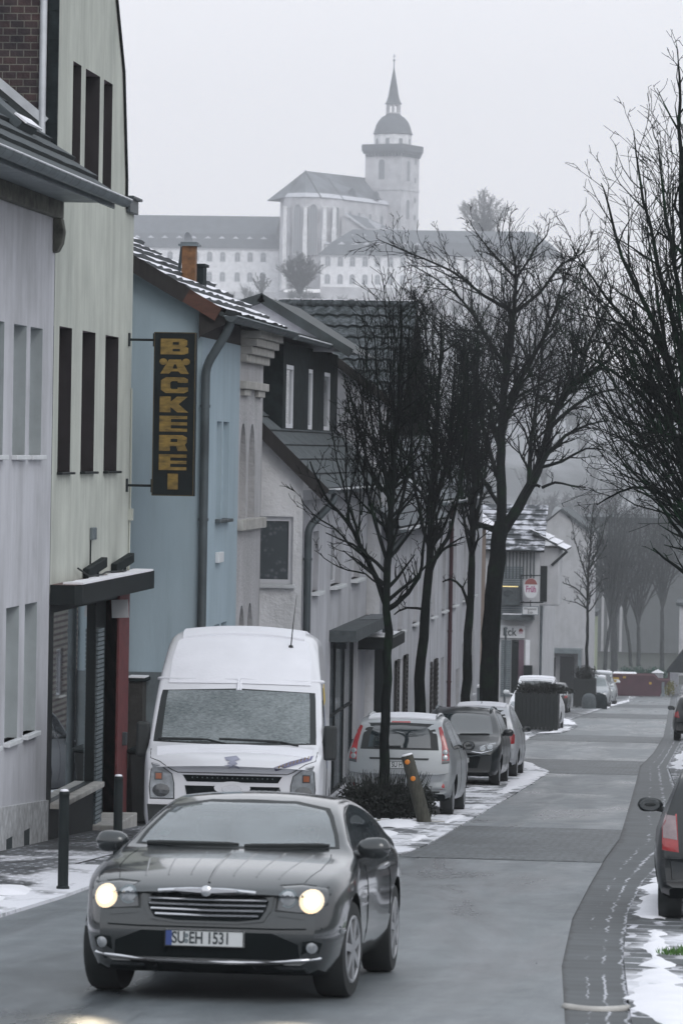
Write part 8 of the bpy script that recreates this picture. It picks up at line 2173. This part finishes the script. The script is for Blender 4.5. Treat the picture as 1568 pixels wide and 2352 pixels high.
# bollards
for i, (X, Y, lb) in enumerate(((-6.18, 37.0, 'black iron bollard standing in the snow below the white house'), (-6.62, 43.2, 'black iron bollard before the red pillar of the bakery'), (-6.70, 46.2, 'black iron bollard close beside the white van'))):
    o = thing('bollard', lb, 'bollard', (X, Y, gz(Y) + .02), 'black bollards along the pavement'); mb = MB()
    mb.lathe((X, Y, gz(Y)), UP, [(.062, 0), (.062, .05), (.05, .06), (.05, .86), (.047, .90), (.05, .905), (.05, .93), (.035, .955), (.001, .962)], 18); mb.build('shaft', M['black_iron'], o, smooth=True, angle=40)
    mb = MB(); mb.lathe((X, Y, gz(Y) + .945), UP, [(.044, 0), (.034, .016), (.001, .022)], 14); mb.build('snow_cap', M['roof_snow'], o, smooth=True)
# brick pier and wheelie bin between the cream and the blue house
bp = thing('brick_pier', 'dark brick garden pier with a snowy cap next to the red pillar', 'pier', tuple(at_y(310, 1900, 55.0)))
q = fy(55.0, 294, 326, 1565, 1930)
mb = MB(); mb.box(q[0], q[1], 54.95, 55.3, gz(55) - .1, q[3]); mb.build('pier', mat('pier_brick', (.035, .034, .032), .9, var=.4, scale=9, bmp=.5, bscale=16), bp)
mb = MB(); mb.box(q[0] - .03, q[1] + .05, 54.9, 55.35, q[3], q[3] + .05); mb.build('cap', M['slate'], bp, bevel=.01); mb = MB(); mb.box(q[0] - .02, q[1] + .03, 54.92, 55.33, q[3] + .05, q[3] + .07); mb.build('cap_snow', M['snow'], bp)
wb = thing('wheelie_bin', 'dark wheelie bin tucked between the brick pier and the van', 'bin', tuple(at_y(345, 1900, 54.3)))
c = at_y(345, 1800, 54.3); mb = MB(); z0 = gz(54.3) + .06; mb.add([(c.x - .20, 54.1, z0), (c.x + .20, 54.1, z0), (c.x + .20, 54.6, z0), (c.x - .20, 54.6, z0), (c.x - .26, 54.0, z0 + .95), (c.x + .26, 54.0, z0 + .95), (c.x + .26, 54.65, z0 + .95), (c.x - .26, 54.65, z0 + .95)], [(3, 2, 1, 0), (4, 5, 6, 7), (0, 1, 5, 4), (1, 2, 6, 5), (2, 3, 7, 6), (3, 0, 4, 7)]); mb.build('bin_body', M['plastic'], wb, bevel=.02)
mb = MB(); mb.box(c.x - .28, c.x + .28, 53.96, 54.7, z0 + .95, z0 + 1.01); mb.build('lid', M['black_iron'], wb, bevel=.02)
for sg in (-1, 1): mb = MB(); mb.lathe((c.x + sg * .2, 54.6, gz(54.6) + .1), (1, 0, 0), [(.1, -.02), (.1, .02)], 16); mb.build('wheel', M['tyre'], wb)
# planters
M['plank'] = mat('plank', (.016, .020, .020), .85, var=.5, scale=3, stretch=(8, 8, 1))
def planter(name, label, D, x0, x1, yt, yb, ball, lm):
    a, b = at_y(x0, (yt + yb) / 2, D), at_y(x1, (yt + yb) / 2, D); zt = at_y((x0 + x1) / 2, yt, D).z; z0 = gz(D)
    o = thing(name, label, 'planter', ((a.x + b.x) / 2, D, z0)); dep = b.x - a.x
    mb = MB(); n = 11
    for i in range(n):
        u0 = a.x + (b.x - a.x) * i / n; u1 = a.x + (b.x - a.x) * (i + 1) / n - .012
        mb.box(u0, u1, D, D + .05, z0 + .06, zt); mb.box(u0, u1, D + dep - .05, D + dep, z0 + .06, zt)
        v0 = D + .05 + (dep - .1) * i / n; mb.box(a.x, a.x + .05, v0, v0 + (dep - .1) / n - .012, z0 + .06, zt); mb.box(b.x - .062, b.x - .012, v0, v0 + (dep - .1) / n - .012, z0 + .06, zt)
    mb.build('plank_box', M['plank'], o)
    mb = MB(); mb.box(a.x + .05, b.x - .06, D + .05, D + dep - .05, zt - .12, zt - .06); mb.build('soil', M['earth'], o)
    for (u, v) in ((.1, .05), (.8, .05), (.1, .9), (.8, .9)):
        mb = MB(); mb.box(a.x + dep * u, a.x + dep * u + .14, D + dep * v - .04, D + dep * v + .1, z0, z0 + .07); mb.build('foot', M['plank'], o)
    c = ((a.x + b.x) / 2, D + dep / 2, zt); mb = MB()
    for (dx, dz, rx, rz, k) in ball: leaf_ball(mb, (c[0] + dx, c[1], c[2] + dz), rx, dep * .45, rz, k, .05, rnd, .25)
    mb.build('shrub', lm, o, recalc=False)
    mb = MB(); twigs(mb, c, dep * .5, dep * .45, .36, 130, rnd, .010); mb.build('stems', M['leaf_dark'], o, recalc=False)
    return o
planter('planter', 'dark plank planter with a wiry spreading shrub before the white car', 144.2, 1181, 1281, 1593, 1665, [(-.35, .10, .55, .20, 800), (.35, .14, .65, .24, 1000), (.95, .08, .4, .14, 300)], M['leaf_dark'])
planter('planter', 'dark planter with a rounded shrub and a young tree further down', 221, 1316, 1368, 1560, 1618, [(0, .30, .85, .48, 1500)], M['leaf_dark'])
for i, x in enumerate((1352, 1378)):
    D = 217 + i * 1.5; p = at_y(x, 1612, D); o = thing('boulder', ('greyish round-topped stone bollard just right of the round shrub planter' if i == 0 else 'darker round-topped stone bollard before the frosted silver car'), 'bollard', (p.x, D, gz(D)), 'squat stones by the far planter')
    mb = MB(); mb.lathe((p.x, D, gz(D)), UP, [(.38, 0), (.40, .3), (.36, .6), (.28, .76), (.12, .84), (.001, .85)], 16); mb.build('stone', M['slate_grey'] if i == 0 else M['slate'], o, smooth=True, angle=60)
# utility box and evergreen beside the third trunk
ub_ = thing('utility_box', 'grey utility cabinet with snow on top between two dark trunks', 'cabinet', tuple(at_y(1091, 1640, 107)))
q = fy(107, 1078, 1103, 1580, 1640); mb = MB(); mb.box(q[0], q[1], 107, 107.35, gz(107), q[3]); mb.build('cabinet', M['zinc'], ub_, bevel=.02); mb = MB(); mb.box(q[0] - .03, q[1] + .03, 106.95, 107.4, q[3], q[3] + .07); mb.build('snow', M['snow'], ub_, bevel=.02)
hd = thing('evergreen_hedge', 'green evergreen hedge in front of the peach house', 'hedge', tuple(at_y(1098, 1600, 118)))
c = at_y(1098, 1560, 118); mb = MB()
for i in range(7): leaf_ball(mb, (c.x + rnd.uniform(-.3, .3), 118.5, gz(118) + .3 + i * .3), .45, .6, .35, 500, .05, rnd, .2)
mb.build('leaves', M['leaf_green'], hd, recalc=False); mb = MB(); twigs(mb, (c.x, 118.5, gz(118)), .4, .5, 2.0, 60, rnd, .01); mb.build('stems', M['leaf_dark'], hd, recalc=False)
hd = thing('garden_hedge', 'long blue-green clipped hedge behind the red skip', 'hedge', tuple(at_y(1475, 1560, 330)))
mb = MB()
for i in range(16):
    p = at_y(1432 + i * 6.2, 1530, 331); leaf_ball(mb, (p.x, 331, gz(331) + .9 + .25 * math.sin(i * 1.3)), .75, .9, 1.0, 420, .10, rnd, .3)
mb.build('leaves', M['leaf_teal'], hd, recalc=False)
hd = thing('yellow_shrub', 'yellow-green shrub beside the pavilion post at the right edge', 'shrub', tuple(at_y(1535, 1590, 314)))
p = at_y(1537, 1585, 314); mb = MB(); leaf_ball(mb, (p.x, 314, gz(314) + .6), .6, .6, .8, 500, .07, rnd, .2); mb.build('leaves', leaf_mat('leaf_yellow', (.16, .15, .03), .4), hd, recalc=False)
# open skip
SKY_ = 304.0
M['skip_red'] = mat('skip_red', (.055, .016, .026), .6, var=.35, scale=1.2)
M['skip_yellow'] = mat('skip_yellow', (.42, .27, .02), .6, var=.1)
a, b = at_y(1402, 1580, SKY_), at_y(1538, 1580, SKY_); z0 = gz(SKY_) + .05; W_ = b.x - a.x
sk = thing('skip_container', 'dark red rubbish skip with yellow stickers and snow at the end of the street', 'skip', ((a.x + b.x) / 2, SKY_, z0))
prof = [(a.x + .25, z0), (b.x - .75, z0), (b.x - .25, z0 + 1.0), (b.x - .02, z0 + 1.28), (b.x - .9, z0 + 1.28), (b.x - 1.25, z0 + 1.62), (a.x, z0 + 1.62), (a.x + .05, z0 + .9)]
mb = MB()
for yy in (SKY_, SKY_ + 2.1):
    mb.plate((0, yy, 0), (1, 0, 0), UP, (0, -1, 0), [prof], .06)
mb.quad((a.x + .25, SKY_, z0), (a.x + .25, SKY_ + 2.1, z0), (b.x - .75, SKY_ + 2.1, z0), (b.x - .75, SKY_, z0)); mb.quad((a.x + .25, SKY_, z0), (a.x + .05, SKY_, z0 + .9), (a.x + .05, SKY_ + 2.1, z0 + .9), (a.x + .25, SKY_ + 2.1, z0)); mb.quad((a.x + .05, SKY_, z0 + .9), (a.x, SKY_, z0 + 1.62), (a.x, SKY_ + 2.1, z0 + 1.62), (a.x + .05, SKY_ + 2.1, z0 + .9)); mb.quad((b.x - .75, SKY_, z0), (b.x - .25, SKY_, z0 + 1), (b.x - .25, SKY_ + 2.1, z0 + 1), (b.x - .75, SKY_ + 2.1, z0))
mb.build('tub', M['skip_red'], sk)
mb = MB(); mb.beam((a.x - .02, SKY_ - .08, z0 + 1.62), (b.x - 1.25, SKY_ - .08, z0 + 1.62), .1, .1); mb.beam((b.x - 1.25, SKY_ - .08, z0 + 1.62), (b.x - .9, SKY_ - .08, z0 + 1.28), .1, .1); mb.beam((b.x - .9, SKY_ - .08, z0 + 1.28), (b.x, SKY_ - .08, z0 + 1.28), .1, .1); mb.build('rim', mat('skip_rim', (.14, .07, .08), .6), sk)
mb = MB(); mb.box(a.x + .1, a.x + 1.9, SKY_ + .1, SKY_ + 1.9, z0 + 1.5, z0 + 1.72); mb.build('snow_load', M['snow'], sk, bevel=.1)
for k, (x, z, w, h, m_) in enumerate(((.12, 1.02, .5, .36, 'skip_yellow'), (.92, 1.32, .22, .16, 'skip_yellow'), (2.9, .9, .18, .18, 'skip_yellow'))):
    mb = MB(); mb.box(a.x + x, a.x + x + w, SKY_ - .075, SKY_ - .062, z0 + z, z0 + z + h); s_ = mb.build('sticker', M[m_], sk)
    if k == 0:
        mb = MB(); mb.box(a.x + x + .03, a.x + x + w - .03, SKY_ - .08, SKY_ - .076, z0 + z + .15, z0 + z + .22); mb.build('sticker_text', M['sign_white'], s_)
mb = MB(); mb.box(b.x - .62, b.x - .42, SKY_ - .16, SKY_ - .06, z0, z0 + 1.1); mb.build('lifting_post', M['zinc'], sk)
